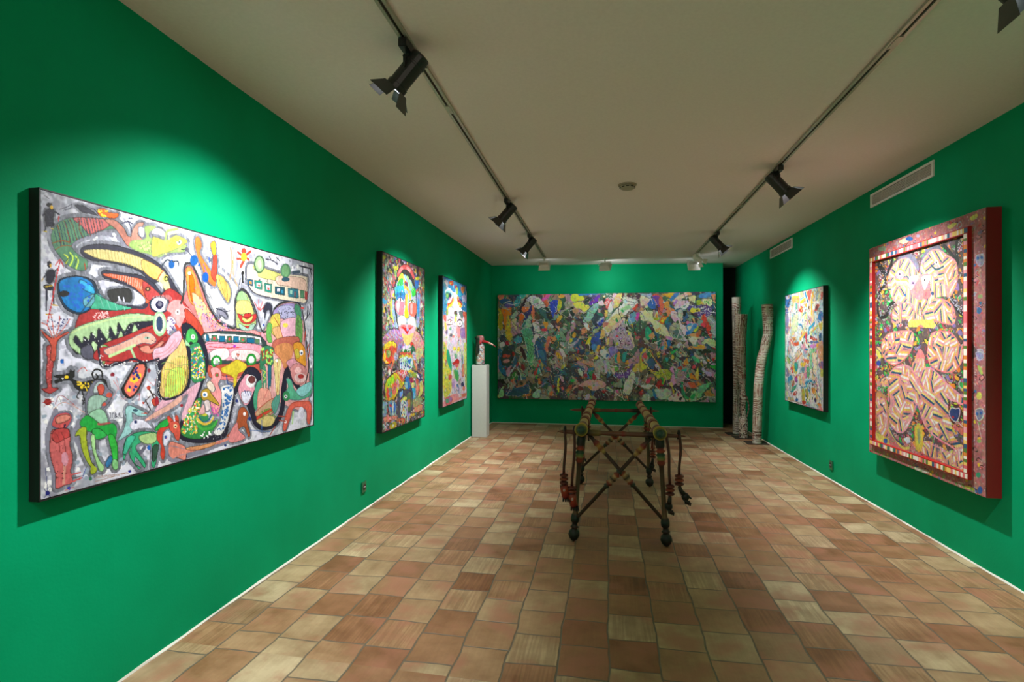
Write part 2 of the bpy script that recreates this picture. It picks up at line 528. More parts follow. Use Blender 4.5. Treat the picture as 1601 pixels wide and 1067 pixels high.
L c55 5.9 112,1026,153,1020
L 222 2.6 115,1014,156,1014
E d9a 86,938,13,3,1,25
E 228 24,1044,8,2,0,8
L 237 1.5 12,1027,36,1063
L 237 1.5 34,1032,13,1057
L 237 1.8 17,955,25,1042
E 23a 101,1047,7,2,0,6
L b55 1.6 86,1051,119,1047
E 375 185,1033,7,2,0,7
L a87 2.8 211,1030,304,1044,354,1052
L a87 2.1 196,1033,312,1050
L a87 2.1 204,1048,345,1046
E 228 358,1044,8,2,0,6
L 23a 2.0 153,1023,166,987
L 556 2.4 368,955,353,1012
P d87 561,983,591,985,661,1009,789,1012,906,1008,955,1003,943,1022,835,1028,724,1032,631,1033,583,1039,561,1012 889 3
P d96 661,1007,789,1012,858,1012,835,1028,724,1029
L b65 2.7 681,1012,745,1032
E 25a 543,936,7,1,0,7
P c54 561,881,589,870,618,882,629,921,620,964,600,953,590,930,571,912
E fda 599,896,11,2,0,9
E 324 600,897,6,1,0,5
L c54 10.0 560,867,580,888
L dde 8.5 589,848,594,871
E 923 495,772,11,1,0,19'''
ART['p2']='''Q 544 -23,7,1197,10,1197,1794,-28,1594
V 10 700 2.2 544 766 655 a98 333 88a 7a7 b66 : -23,7,1197,10,1197,1794,-28,1594
G 11 1200 13.1 43.7 80 445 766 a98 c43 558 ddc 7a8 cb4 655 333 966 : -22,23,1197,20,1197,1785,-8,1597
G 12 1600 8.7 20.4 60 ddd 222 ec5 c43 49b 8a7 dbb b87 433 : -22,23,1197,20,1197,1785,-8,1597
E bb3 49,40,38,-5,0,19
P bb4 265,98,345,80,368,102,311,131,266,123
L cc4 11.1 288,70,334,141
L cc4 10.9 243,114,380,88
L cc4 11.0 266,140,368,68
E cb3 188,149,40,-5,0,18
E 222 188,149,15,-2,0,7
L d77 15.8 123,100,187,25
L 389 12.8 22,417,126,475
P 49b 1,411,84,413,84,453,12,450
P 36a 849,145,961,124,961,181,919,241,849,238
P bb3 863,125,961,105,961,133,863,149
P cc5 190,405,234,386,224,469,257,551,314,599,269,625,202,569,180,488 333 4
P 9ac 234,419,313,413,313,514,372,647,303,649,258,584,224,502
P e9a 201,330,278,315,290,373,212,379
E ed4 267,357,32,-2,0,17
P 89b 891,281,990,282,1004,442,961,623,878,616,905,448
P 38b 919,354,967,350,975,463,919,522
P 333 289,281,346,173,487,101,611,86,768,126,849,229,905,355,877,542,769,656,515,679,372,639,302,515,279,399
P 9ab 312,278,392,194,512,137,612,144,741,184,822,268,877,357,836,525,716,639,514,661,395,613,336,513
P c55 346,173,368,119,463,56,561,30,662,26,767,62,835,119,795,151,715,105,586,80,487,101,380,178 333 6
P e88 380,144,439,76,512,76,415,131
P e99 611,46,714,60,688,90,599,69
P cd4 369,196,463,130,512,146,512,190,416,226
P 3a5 358,232,488,175,500,244,369,273
P 3ab 289,289,488,245,537,302,347,352
P 279 312,338,537,302,562,361,347,394
P 47c 370,358,513,339,513,365,370,384
P 8bc 512,146,586,129,741,193,835,249,822,287,689,253,612,179
P 9c8 586,138,663,156,795,234,822,277,715,250,637,195
P dd6 500,139,561,176,587,218,612,233,537,240
P a33 549,195,624,205,625,241,549,248
E 546 586,226,40,-4,0,20
P ea4 525,241,612,242,689,271,729,349,689,370,638,302,587,271,537,266
P 3a4 741,257,849,238,849,303,768,328
P ec4 562,326,625,321,625,410,638,498,639,538,563,537,550,485,575,413
P e84 557,344,587,342,588,448,558,432
P ed2 550,494,600,465,651,489,651,533,601,553,551,542 a73 3
P fff 342,407,429,363,525,399,429,407 222 7
E 433 431,386,21,-2,0,17
P fff 669,394,755,365,836,396,755,406 222 8
E 564 747,383,24,-2,0,18
P e78 320,413,525,401,526,469,490,532,394,528,313,481
P fbb 336,429,417,415,394,502,348,496
P d65 677,398,877,394,877,486,796,532,690,514,664,452
P e99 703,414,768,401,769,492,716,494
P cdc 371,571,418,539,514,531,576,554,563,616,466,619,395,638 676 4
P cdc 626,579,690,536,782,528,850,562,878,635,769,628,639,614 676 5
H ffe 4.2 19.7 60 371,563,576,554,563,616,395,638
H ffe 4.5 21.0 110 626,570,796,527,850,626,639,614
P eab 395,638,563,616,639,614,850,626,809,691,627,721,466,705
P e77 442,637,539,617,589,651,466,662
P e77 664,613,796,628,716,657,639,650
P c22 478,645,564,647,626,659,716,639,743,647,665,676,627,712,564,686
E 9ad 626,665,31,-1,0,14
P ec7 466,705,627,721,796,692,743,765,640,818,564,809,515,757
P 98b 45,736,171,677,349,665,466,705,515,766,564,818,373,823,5,821 322 5
H dbb 10.2 33.3 70 45,736,349,665,540,818,25,821
H c44 6.4 38.4 20 45,736,349,665,540,818,25,821
P b77 850,663,990,698,1077,763,1107,827,691,825,769,728 322 6
H ecb 9.5 31.7 100 850,663,1077,763,1107,827,717,825
P a78 25,765,467,763,515,815,373,890,46,812
P b77 717,762,1077,760,1107,846,878,862,743,816
H ecb 9.2 30.7 80 717,762,1077,760,1077,846,770,834
P d53 9,852,66,813,193,780,327,805,338,856,305,939,195,977,88,981,16,939 322 8
P ec3 35,820,172,780,327,805,316,839,193,829,129,845,46,852
P ec3 26,884,67,884,88,949,152,967,88,975,26,939
P 9a5 87,869,172,862,183,919,109,925
E d65 226,842,40,0,0,25
E a64 226,842,18,0,0,13
D 333 5.1 30 46,812,327,805,283,955,47,956
P d65 260,888,339,873,350,940,260,979,239,1028,174,1065,206,1010
P aab 282,897,362,890,373,932,316,964,271,938
L 445 4.1 282,913,362,924
L 445 4.1 282,938,350,948
P 97b 361,831,467,797,491,849,396,865
P 56a 396,823,467,814,455,849
P eb8 515,763,717,762,691,798,627,815,552,797
P c43 717,789,796,798,770,897,691,914,717,842
P 273 479,845,691,838,717,878,491,884
P dce 515,823,691,820,691,847,515,848
D fff 7.2 24 479,845,704,838,704,878,491,879
P c54 443,887,730,888,717,914,456,913
P cb4 456,917,730,916,731,946,468,945
P cdd 432,942,757,947,731,1058,456,1054
D 248 10.0 40 444,947,744,951,718,1058,456,1050
D 2a6 8.7 16 516,962,717,959,692,1030,541,1032
P 37b 628,952,717,955,705,994,640,992
P 264 756,816,851,862,770,915,730,888
P bbc 770,897,851,890,906,928,851,972,783,956
L 445 4.7 783,916,892,923
L 445 4.7 791,939,878,950
P cb8 878,853,1048,846,1092,922,962,966,878,936
H 895 8.0 25.5 80 878,853,1048,846,1077,931,934,956
L e95 18.5 757,924,878,1065
L e95 12.6 824,971,906,1075
P cb3 60,1242,49,1178,131,1111,283,1071,421,1057,517,1126,517,1195,422,1239,285,1311,176,1333,91,1292 322 9
P ad3 90,1181,174,1114,283,1088,262,1152,132,1200
P ec3 261,1070,421,1061,493,1125,517,1195,375,1126
P e76 240,1175,329,1173,307,1263,240,1266
P 7a9 132,1216,218,1215,219,1288,154,1282
P d54 90,1205,132,1216,154,1314,101,1277
P dbb 340,1141,398,1161,398,1237,341,1216
D d54 7.7 34 90,1181,468,1106,469,1209,154,1290
D 374 6.4 24 90,1181,468,1106,469,1209,154,1290
P d65 306,1055,516,1061,616,1097,541,1145,517,1178,398,1119
D dcc 9.7 24 328,1057,590,1078,591,1139,469,1132
P 37b 566,1138,641,1125,679,1162,705,1244,616,1255,542,1206,566,1173
P 8bc 541,1180,616,1185,629,1238,566,1233
P ec3 615,1071,770,1074,797,1097,666,1091
P 8a4 718,1093,879,1102,879,1148,771,1132
P a35 692,1145,797,1143,797,1197,718,1192
P ed8 744,1202,824,1208,798,1269,745,1247
P 3ac 745,1274,852,1256,852,1347,771,1357
P 236 906,1112,1048,1158,1048,1195,920,1169
P eee 879,1120,962,1134,991,1164,906,1149
P d87 906,1223,962,1227,934,1317,879,1358,879,1276
P cc6 991,1210,1092,1217,1077,1330,991,1369,934,1373,991,1285
P b54 851,1164,934,1169,934,1225,879,1221
L ddc 6.3 851,1155,879,1239,825,1344
L 333 8.0 906,1112,1107,1209,1092,1331,935,1382
P 556 375,1252,517,1247,771,1285,772,1447,719,1521,354,1484
P 8ab 133,1328,308,1338,320,1480,166,1453 322 7
P 37c 176,1349,285,1344,297,1452,187,1431
P c45 155,1355,219,1353,219,1378,165,1376
P ddd 230,1338,263,1342,264,1465,237,1461
P dd6 434,1350,567,1320,617,1334,494,1365
P 8be 410,1264,493,1262,482,1304,422,1315
P cdd 446,1369,592,1366,592,1505,447,1496
D 248 9.9 24 446,1369,592,1366,592,1505,447,1496
D ec3 11.3 10 446,1377,542,1379,543,1499,447,1496
P 675 604,1306,719,1299,745,1444,642,1468
P b85 629,1361,693,1359,693,1429,642,1424
P aac 592,1375,629,1379,630,1519,592,1514
P b97 798,1378,991,1378,1048,1459,798,1450
H 6a6 7.7 27.8 60 771,1366,1019,1381,1048,1478,798,1450
P e98 145,1466,320,1472,331,1506,199,1501,145,1498 522 4
L e98 18.2 145,1474,31,1471
L e98 18.2 145,1482,41,1488
L e98 15.7 156,1496,62,1511
L e98 15.6 134,1465,82,1442
P d97 812,1460,1048,1449,1063,1507,852,1510,798,1499 522 5
P cb3 177,1543,286,1525,332,1556,287,1591,199,1586
P d75 377,1512,543,1525,543,1568,424,1560
P 8ab -10,1329,91,1324,92,1444,11,1441
P ec4 694,1509,825,1516,825,1543,719,1539
L dde 8.8 21,1521,114,1574
L dde 8.8 22,1560,114,1534
P 99c 617,1509,693,1500,694,1562,643,1564
G 14 60 7.2 17.4 0 cb3 222 b54 eee 363 : 113,1486,1107,1522,1107,1579,-8,1594
W 9 45
N .5 22
G 15 500 5.8 13.1 80 eee 333 ec4 d44 37b 7b7 : -22,23,1197,20,1197,1785,-8,1597
L 2a2a30 6.9 289,281,346,173,487,101,611,86,768,126,849,229,905,355,877,542,769,656,589,730,395,655,302,515,279,399,289,281
P c55 346,173,368,119,463,56,561,30,662,26,767,62,835,119,795,151,715,105,586,80,487,101,380,178 333 6
P e88 380,144,439,76,512,76,415,131
P e99 611,46,714,60,688,90,599,69
P fff 342,407,429,363,525,399,429,407 222 7
E 433 431,386,21,-2,0,17
P fff 669,394,755,365,836,396,755,406 222 8
E 564 747,383,24,-2,0,18
P e78 320,413,525,401,526,469,490,532,394,528,313,481
P fbb 336,429,417,415,394,502,348,496
P d65 677,398,877,394,877,486,796,532,690,514,664,452
P e99 703,414,768,401,769,492,716,494
P cdc 371,571,418,539,514,531,576,554,563,616,466,619,395,638 676 4
P cdc 626,579,690,536,782,528,850,562,878,635,769,628,639,614 676 5
H ffe 4.2 19.7 60 371,563,576,554,563,616,395,638
H ffe 4.5 21.0 110 626,570,796,527,850,626,639,614
P eab 395,638,563,616,639,614,850,626,809,691,627,721,466,705
P e77 442,637,539,617,589,651,466,662
P e77 664,613,796,628,716,657,639,650
P c22 478,645,564,647,626,659,716,639,743,647,665,676,627,712,564,686
E 9ad 626,665,31,-1,0,14
P ec7 466,705,627,721,796,692,743,765,640,818,564,809,515,757
P ed2 550,494,600,465,651,489,651,533,601,553,551,542 a73 3
P e84 562,344,592,341,593,456,558,450
L 222 5.1 4,736,171,677,349,665
L 222 6.3 850,663,990,698,1092,773
L 222 6.4 60,1242,49,1178,131,1111,283,1071,421,1057
L 222 7.7 770,1078,962,1106,1092,1179,1107,1294,1019,1371
L 222 5.6 375,1252,517,1247,745,1292,772,1447'''
ART['p3']='''Q dcd 23,5,1188,-1,1226,1616,23,1552
G 21 500 15.9 47.8 85 ddd ebb dd8 bcd eee 9ab : 31,428,1197,374,1224,1527,22,1491
P 38b 23,12,1188,4,1196,338,967,350,634,153,333,193,167,452,31,458
G 22 90 19.0 47.6 70 27b 4ac 9cd ddd 26a 6b9 : 24,20,1188,4,1196,338,30,398
P c42 272,41,432,9,478,45,374,78,287,63
E ec4 344,53,41,-4,0,8
L fff 20.1 78,52,245,129
P ccc 105,42,215,31,245,106,189,126
P c23 555,70,632,38,665,85,587,104
P ac6 602,82,696,74,682,149,603,156
P d85 859,42,1046,17,1030,87,962,119,877,100
E 3ac 795,148,86,-7,1,28
P aac 895,158,1155,130,1139,227,964,230
P 8cc 80,197,134,154,274,134,420,154,511,195,497,228,333,200,163,213
L fff 23.1 107,179,217,139,390,140,542,185
P 386 135,192,303,171,333,216,220,263,136,246
P 9c5 163,206,232,193,233,239,177,243
P 235 275,181,376,181,377,229,291,251
P d6a 262,245,334,232,334,264,262,276
L fff 35.6 234,294,349,263,421,202
L c52 32.6 221,333,364,293,466,223
L ec3 38.3 194,405,235,356,394,315,497,245
P 9a3 166,383,236,379,223,450,153,453
P fff 620,195,698,173,733,312,932,300,950,342,767,360,653,300
P e93 651,189,731,183,897,251,932,283,865,321,782,326,701,281,652,234
P a33 683,207,764,201,880,252,898,285,782,301,716,263
P 258 747,203,896,217,880,261,797,241
P ec4 732,254,847,280,831,306,749,294
P 27a 882,312,1070,301,1106,343,899,353
P 543 500,398,639,375,671,415,609,467,531,437
E 6a4 608,441,50,-2,0,15
L 58a 16.1 624,400,671,415
P dd6 532,469,641,465,642,515,548,518
L 98a 15.1 324,469,457,488
E fff 324,532,100,-3,1,27
L 533 11.9 225,528,324,505,412,522
E b65 347,531,35,-1,0,17
L 433 5.9 197,575,458,561
E fdd 786,535,120,-3,1,37
L 434 16.2 674,514,802,484,920,506
E 667 803,543,40,-1,0,17
L 433 9.8 707,579,804,585,921,557
P 5a7 297,612,370,595,371,643,298,644
E d54 714,641,71,-1,1,33
P e99 643,589,804,585,807,712,678,712
P 97a 821,610,1112,596,1115,727,874,737
L 556 6.4 612,581,615,729
P 667 299,699,430,682,402,722,314,730
P e88 431,706,521,697,522,738,432,738
P 677 735,387,968,367,969,453,801,434
P c54 968,384,1143,367,1145,446,1004,452
P d65 31,466,140,469,141,546,46,518
P ec5 73,563,155,561,171,638,102,639
P 768 116,654,199,645,199,692,130,685
E cd8 172,730,45,0,0,15
P c76 1039,468,1181,462,1188,780,1117,780
G 23 120 12.4 30.9 80 ec4 d54 cd7 3a5 333 e98 : 21,807,207,808,350,1242,385,1462,32,1461
P cc4 21,823,134,832,224,939,347,1092,380,1211,353,1409,31,1429
G 24 120 10.8 27.8 80 ec4 d54 cd5 3a5 644 e98 bcb : 21,807,163,808,348,1159,384,1429,32,1445
P 2a7 179,889,268,907,393,1069,394,1161,317,1124,196,1020
L 366 8.1 405,894,423,1020,379,1177
E ed4 530,878,71,1,1,26
E ed4 728,886,75,1,1,30
E 333 556,887,19,0,0,9
E 333 701,885,20,0,0,9
P 7b8 532,947,662,942,664,994,565,1008
P c22 423,1062,534,1041,664,1011,766,1041,749,1075,599,1069,503,1082
P d66 535,1075,732,1079,666,1124,567,1102
P 5ba 536,1135,734,1180,701,1213,569,1188
P 4a5 504,1150,735,1215,703,1300,587,1275
P cc9 456,1148,536,1169,587,1275,490,1251
P bca 849,919,955,904,976,1048,870,1062
P 79a 885,974,956,967,959,1084,888,1081
P d86 941,1101,1049,1078,1095,1135,1034,1233,927,1262,925,1172 b43 11
P cd7 989,850,1155,843,1168,1389,1093,1401,1053,1252
D d54 10.9 16 1007,832,1155,833,1163,1203,1052,1197
P c54 244,1211,395,1203,396,1254,289,1263
L b56 19.4 406,1263,421,1415
P b9c 443,1265,571,1291,508,1372,429,1365
P 236 858,1347,964,1337,1020,1395,877,1393
P 37a 621,1346,704,1344,739,1391,655,1384
L 67b 20.7 739,1391,758,1480
P e86 948,1399,1056,1398,1058,1462,967,1454
P a98 737,1285,857,1284,807,1361,738,1347
P e99 400,1464,707,1475,776,1535,1133,1497,1164,1546,34,1573,33,1509
P c66 89,1483,233,1464,385,1488,417,1558,148,1570
P 597 117,1494,234,1489,265,1542,147,1545
P 97a 264,1484,385,1496,386,1538,295,1537
P d75 879,1500,1096,1502,1134,1534,951,1543
G 25 90 5.0 13.3 70 333 d43 47a 3a5 ec3 : 48,791,1153,760,1172,1556,61,1528
G 26 60 6.8 15.3 80 fff dcd eee : 221,792,1043,796,1058,1471,385,1462
W 8 45
N .35 20
G 27 420 6.4 17.5 85 eee 333 ec4 d44 37b 7b7 fff eec : 24,20,1170,14,1208,1615,36,1539
E fff 324,532,100,-3,0,24
L 533 11.9 225,528,324,505,412,522
E b65 347,531,29,-1,0,16
E 222 347,531,12,0,0,7
L 433 5.9 197,575,458,561
E fee 787,539,120,-3,1,30
L 434 16.2 674,514,802,484,920,506
E 556 803,543,36,-1,0,17
L 433 9.8 707,579,804,585,921,557
L 556 6.4 612,581,615,729
E ed4 530,878,65,1,0,24
E ed4 728,886,68,1,1,26
E 222 556,887,19,0,0,9
E 222 701,885,20,0,0,9
P c22 423,1062,534,1041,664,1011,766,1041,749,1075,599,1069,503,1082 722 5
P d66 535,1079,732,1082,666,1124,567,1106
P 2a7 179,889,268,907,393,1069,394,1161,317,1124,196,1020
P 4a5 504,1150,735,1215,703,1300,587,1275'''
ART['p4']='''Q e2ddd8 -50,1,1163,5,1131,1287,-3,1268
V 30 160 1.2 fff e8e4d8 cdd edc bdd ec9 ddd d9a 9bc : -3,-3,1155,18,1124,1224,-3,1246
G 31 500 16.5 51.8 85 eee fff e8e4d8 ddd cdd edc ee9 : -3,-3,1155,18,1124,1224,-3,1246
P 37b 9,14,203,23,157,143,9,133
E dde 89,32,59,5,0,19
L 235 18.3 203,31,90,123
P ea6 247,27,481,40,480,114,397,115,246,88
L ec5 18.2 247,35,460,45
P ec3 501,123,562,91,681,86,661,113,581,129
L 6bb 17.1 521,80,622,67
L 39c 35.7 662,20,738,119
L 48b 18.8 720,75,738,127
P d65 740,12,862,10,853,37,814,118,776,115,739,55
L ebb 25.4 786,109,803,181
E 535 793,191,30,2,0,18
L ec3 38.4 908,42,869,123,857,276
L e93 18.2 871,32,925,79
L 36a 21.9 1032,88,996,133
P 9bb 980,49,1051,49,1050,83,978,132
L b97 19.9 998,51,925,100
P d54 1111,61,1167,53,1161,119,1118,129
L eb8 17.2 1118,109,1065,193
P b43 977,180,1056,172,1047,219,975,255,949,240
E 733 1002,208,21,1,-1,25
L 49b 11.1 949,253,993,263,1046,239
P 27b 1080,262,1157,266,1147,339,1078,376,1026,346
P 7a9 1029,224,1099,209,1097,263,1046,253
P cb4 1060,375,1154,366,1144,458,1076,442
P 257 1057,502,1134,491,1124,563,1065,562
L d93 23.7 146,150,124,179
P 56a 9,140,89,154,112,240,9,250
H ddd 6.8 29.8 5 9,140,89,154,112,333,9,328
P 88a 20,251,112,256,112,448,20,469
L b65 13.1 180,198,168,305,157,411
L c66 15.7 157,304,190,412
L 6a6 10.2 300,236,245,354,211,534
P 5a9 365,127,428,132,427,229,385,226
L 68b 10.0 418,131,406,213
P d43 500,174,561,157,610,211,540,235,479,210
E ec4 530,176,24,2,0,10
L 9b8 14.4 601,188,560,208
L 3a6 25.8 708,174,726,254,716,310
P ea4 650,156,719,139,737,176,679,172
L 7a9 24.0 580,267,678,244
P cda 245,339,438,229,436,421,373,448,223,459
L 445 4.9 519,307,436,355
L 9cc 29.5 457,370,558,382,617,441
L 38b 19.6 477,371,568,389,607,434
L 2ac 28.7 946,370,790,433,779,481
L 267 8.8 946,383,864,428
L 9b4 26.0 1025,400,863,463
L ec4 13.1 990,412,881,450
P 9cc 881,456,1024,447,1014,508,899,498
E 47a 961,486,28,1,0,14
P c54 816,503,880,505,969,534,1013,535,1004,561,897,553,816,538
P 536 825,503,862,504,862,525,825,524
P ec5 496,532,557,490,675,457,713,479,636,499,556,540,516,554
P d45 675,478,723,487,721,571,740,599,702,595,674,535
P d53 211,541,287,580,455,567,475,596,392,618,297,617
P ea5 244,519,351,507,372,551,287,557
E b85 319,535,42,1,0,18
L d54 12.9 200,534,287,580
L eb4 14.6 455,596,475,567
E 333 591,583,24,0,0,14
P 67a 768,571,1021,561,1021,588,787,586
P d8c 805,600,968,594,967,628,841,634
E 565 776,626,26,0,0,12
P ea3 994,601,1047,589,1045,648,1002,648
P 38b 663,647,748,648,748,668,672,668
P 8c9 860,641,967,635,931,682,859,682
L 4ac 26.2 111,562,66,684
L 789 18.0 189,571,243,684
P c97 1055,589,1149,577,1146,686,1070,686
P c96 1050,640,1157,619,1171,749,1100,770,1048,723
L 6bb 27.4 101,612,78,707
L a99 18.8 195,613,171,723
P fff 240,738,374,629,504,622,439,675,329,737
L 445 6.3 546,615,217,785
L 445 5.3 240,792,395,751
L e95 30.9 384,782,565,705
P edc 438,781,565,712,667,763,564,794
P 9b6 54,755,148,762,194,793,171,840,77,811
L 444 8.3 54,743,228,808
L 445 6.9 30,875,239,947,350,980
P fff 54,851,171,864,284,953,239,954
P 39b 101,1007,193,964,261,992,147,1067,89,1062
P 88a 30,899,124,912,147,973,30,986
P dc4 262,846,329,821,416,865,415,932,328,943
P 3a9 318,821,416,812,437,879,372,919,328,875
L d53 16.0 217,839,284,953
P d54 194,879,262,869,284,922,239,947
E eee 220,912,27,-1,0,12
P ec3 522,817,605,800,706,813,686,835,543,854
P e74 606,764,746,769,785,790,686,813
P 69a 563,868,645,851,624,925,563,912
P 6b8 725,856,803,847,801,961,723,964
L 267 9.6 715,856,704,965
L 267 16.2 879,852,897,915,933,955
P 8c9 806,675,864,660,880,831,822,853
L 3a9 11.3 1012,702,1027,827,1076,1030
P edb 901,724,975,709,1009,848,935,885
P b4a 328,989,415,970,414,1045,349,1041
P c43 350,980,436,962,436,1006
P ec8 479,975,521,965,561,1045,520,1061
P eb9 562,978,644,953,663,1010,602,1057
L 7b6 15.6 294,983,216,1048,192,1141
P b64 249,1054,316,1027,316,1080,238,1115
P 3a8 215,1147,371,1077,392,1106,260,1167
P 38b 170,1158,260,1145,237,1184
P d43 271,1182,392,1143,413,1172,304,1210
P fff 435,1096,519,1076,559,1220,475,1263,444,1214
L 29b 28.8 663,1032,820,1002,951,1010
L 29b 26.2 702,1037,741,1092,818,1108
L 9bd 9.6 673,1017,820,988,987,1008
L 568 9.9 499,1070,662,1082
L 69a 12.4 519,1091,702,1073
P cb4 560,1110,642,1098,660,1219,579,1240
L 267 16.8 672,1089,681,1167,739,1191
P ba4 681,1110,741,1099,778,1174,720,1193
L ee9 16.2 837,1100,816,1172,719,1236
E 655 885,1034,34,-2,0,14
P e94 856,1078,949,1065,966,1133,893,1131
P eb7 949,1072,1020,1136,1037,1189,984,1173
L 267 11.2 968,1050,1073,1152
L 5a9 13.3 1043,943,1143,1161
P 435 938,1169,992,1179,992,1220,946,1217
P c43 569,1241,680,1225,679,1260,589,1268
P 6b9 719,1243,777,1224,777,1259,738,1255
P e94 1018,1224,1107,1210,1123,1249,1053,1255
P e88 1053,1248,1149,1247,1157,1286,1070,1274
P dc8 100,1240,282,1234,304,1270,123,1277
P 27b 369,1235,434,1222,433,1259,369,1265
L c88 10.6 169,1266,599,1274,1140,1287
L 69b 9.5 699,1266,981,1282
P 769 1046,806,1153,776,1151,844,1081,846
P bb5 1098,859,1168,851,1166,931,1105,934
G 33 120 4.8 13.3 80 333 38b d54 ec4 6b9 ddd 97a : 6,627,1174,633,1157,1266,30,1285
G 34 120 4.7 13.0 80 333 38b d54 ec4 6b9 ddd 97a : 9,14,1163,19,1146,681,20,638
W 8 50
N .3 20
G 35 900 7.0 18.8 88 bcc 356 ec4 48b 9a7 c86 d54 49b 7b7 fff eec c97 : 20,15,1155,18,1124,1224,20,1244'''
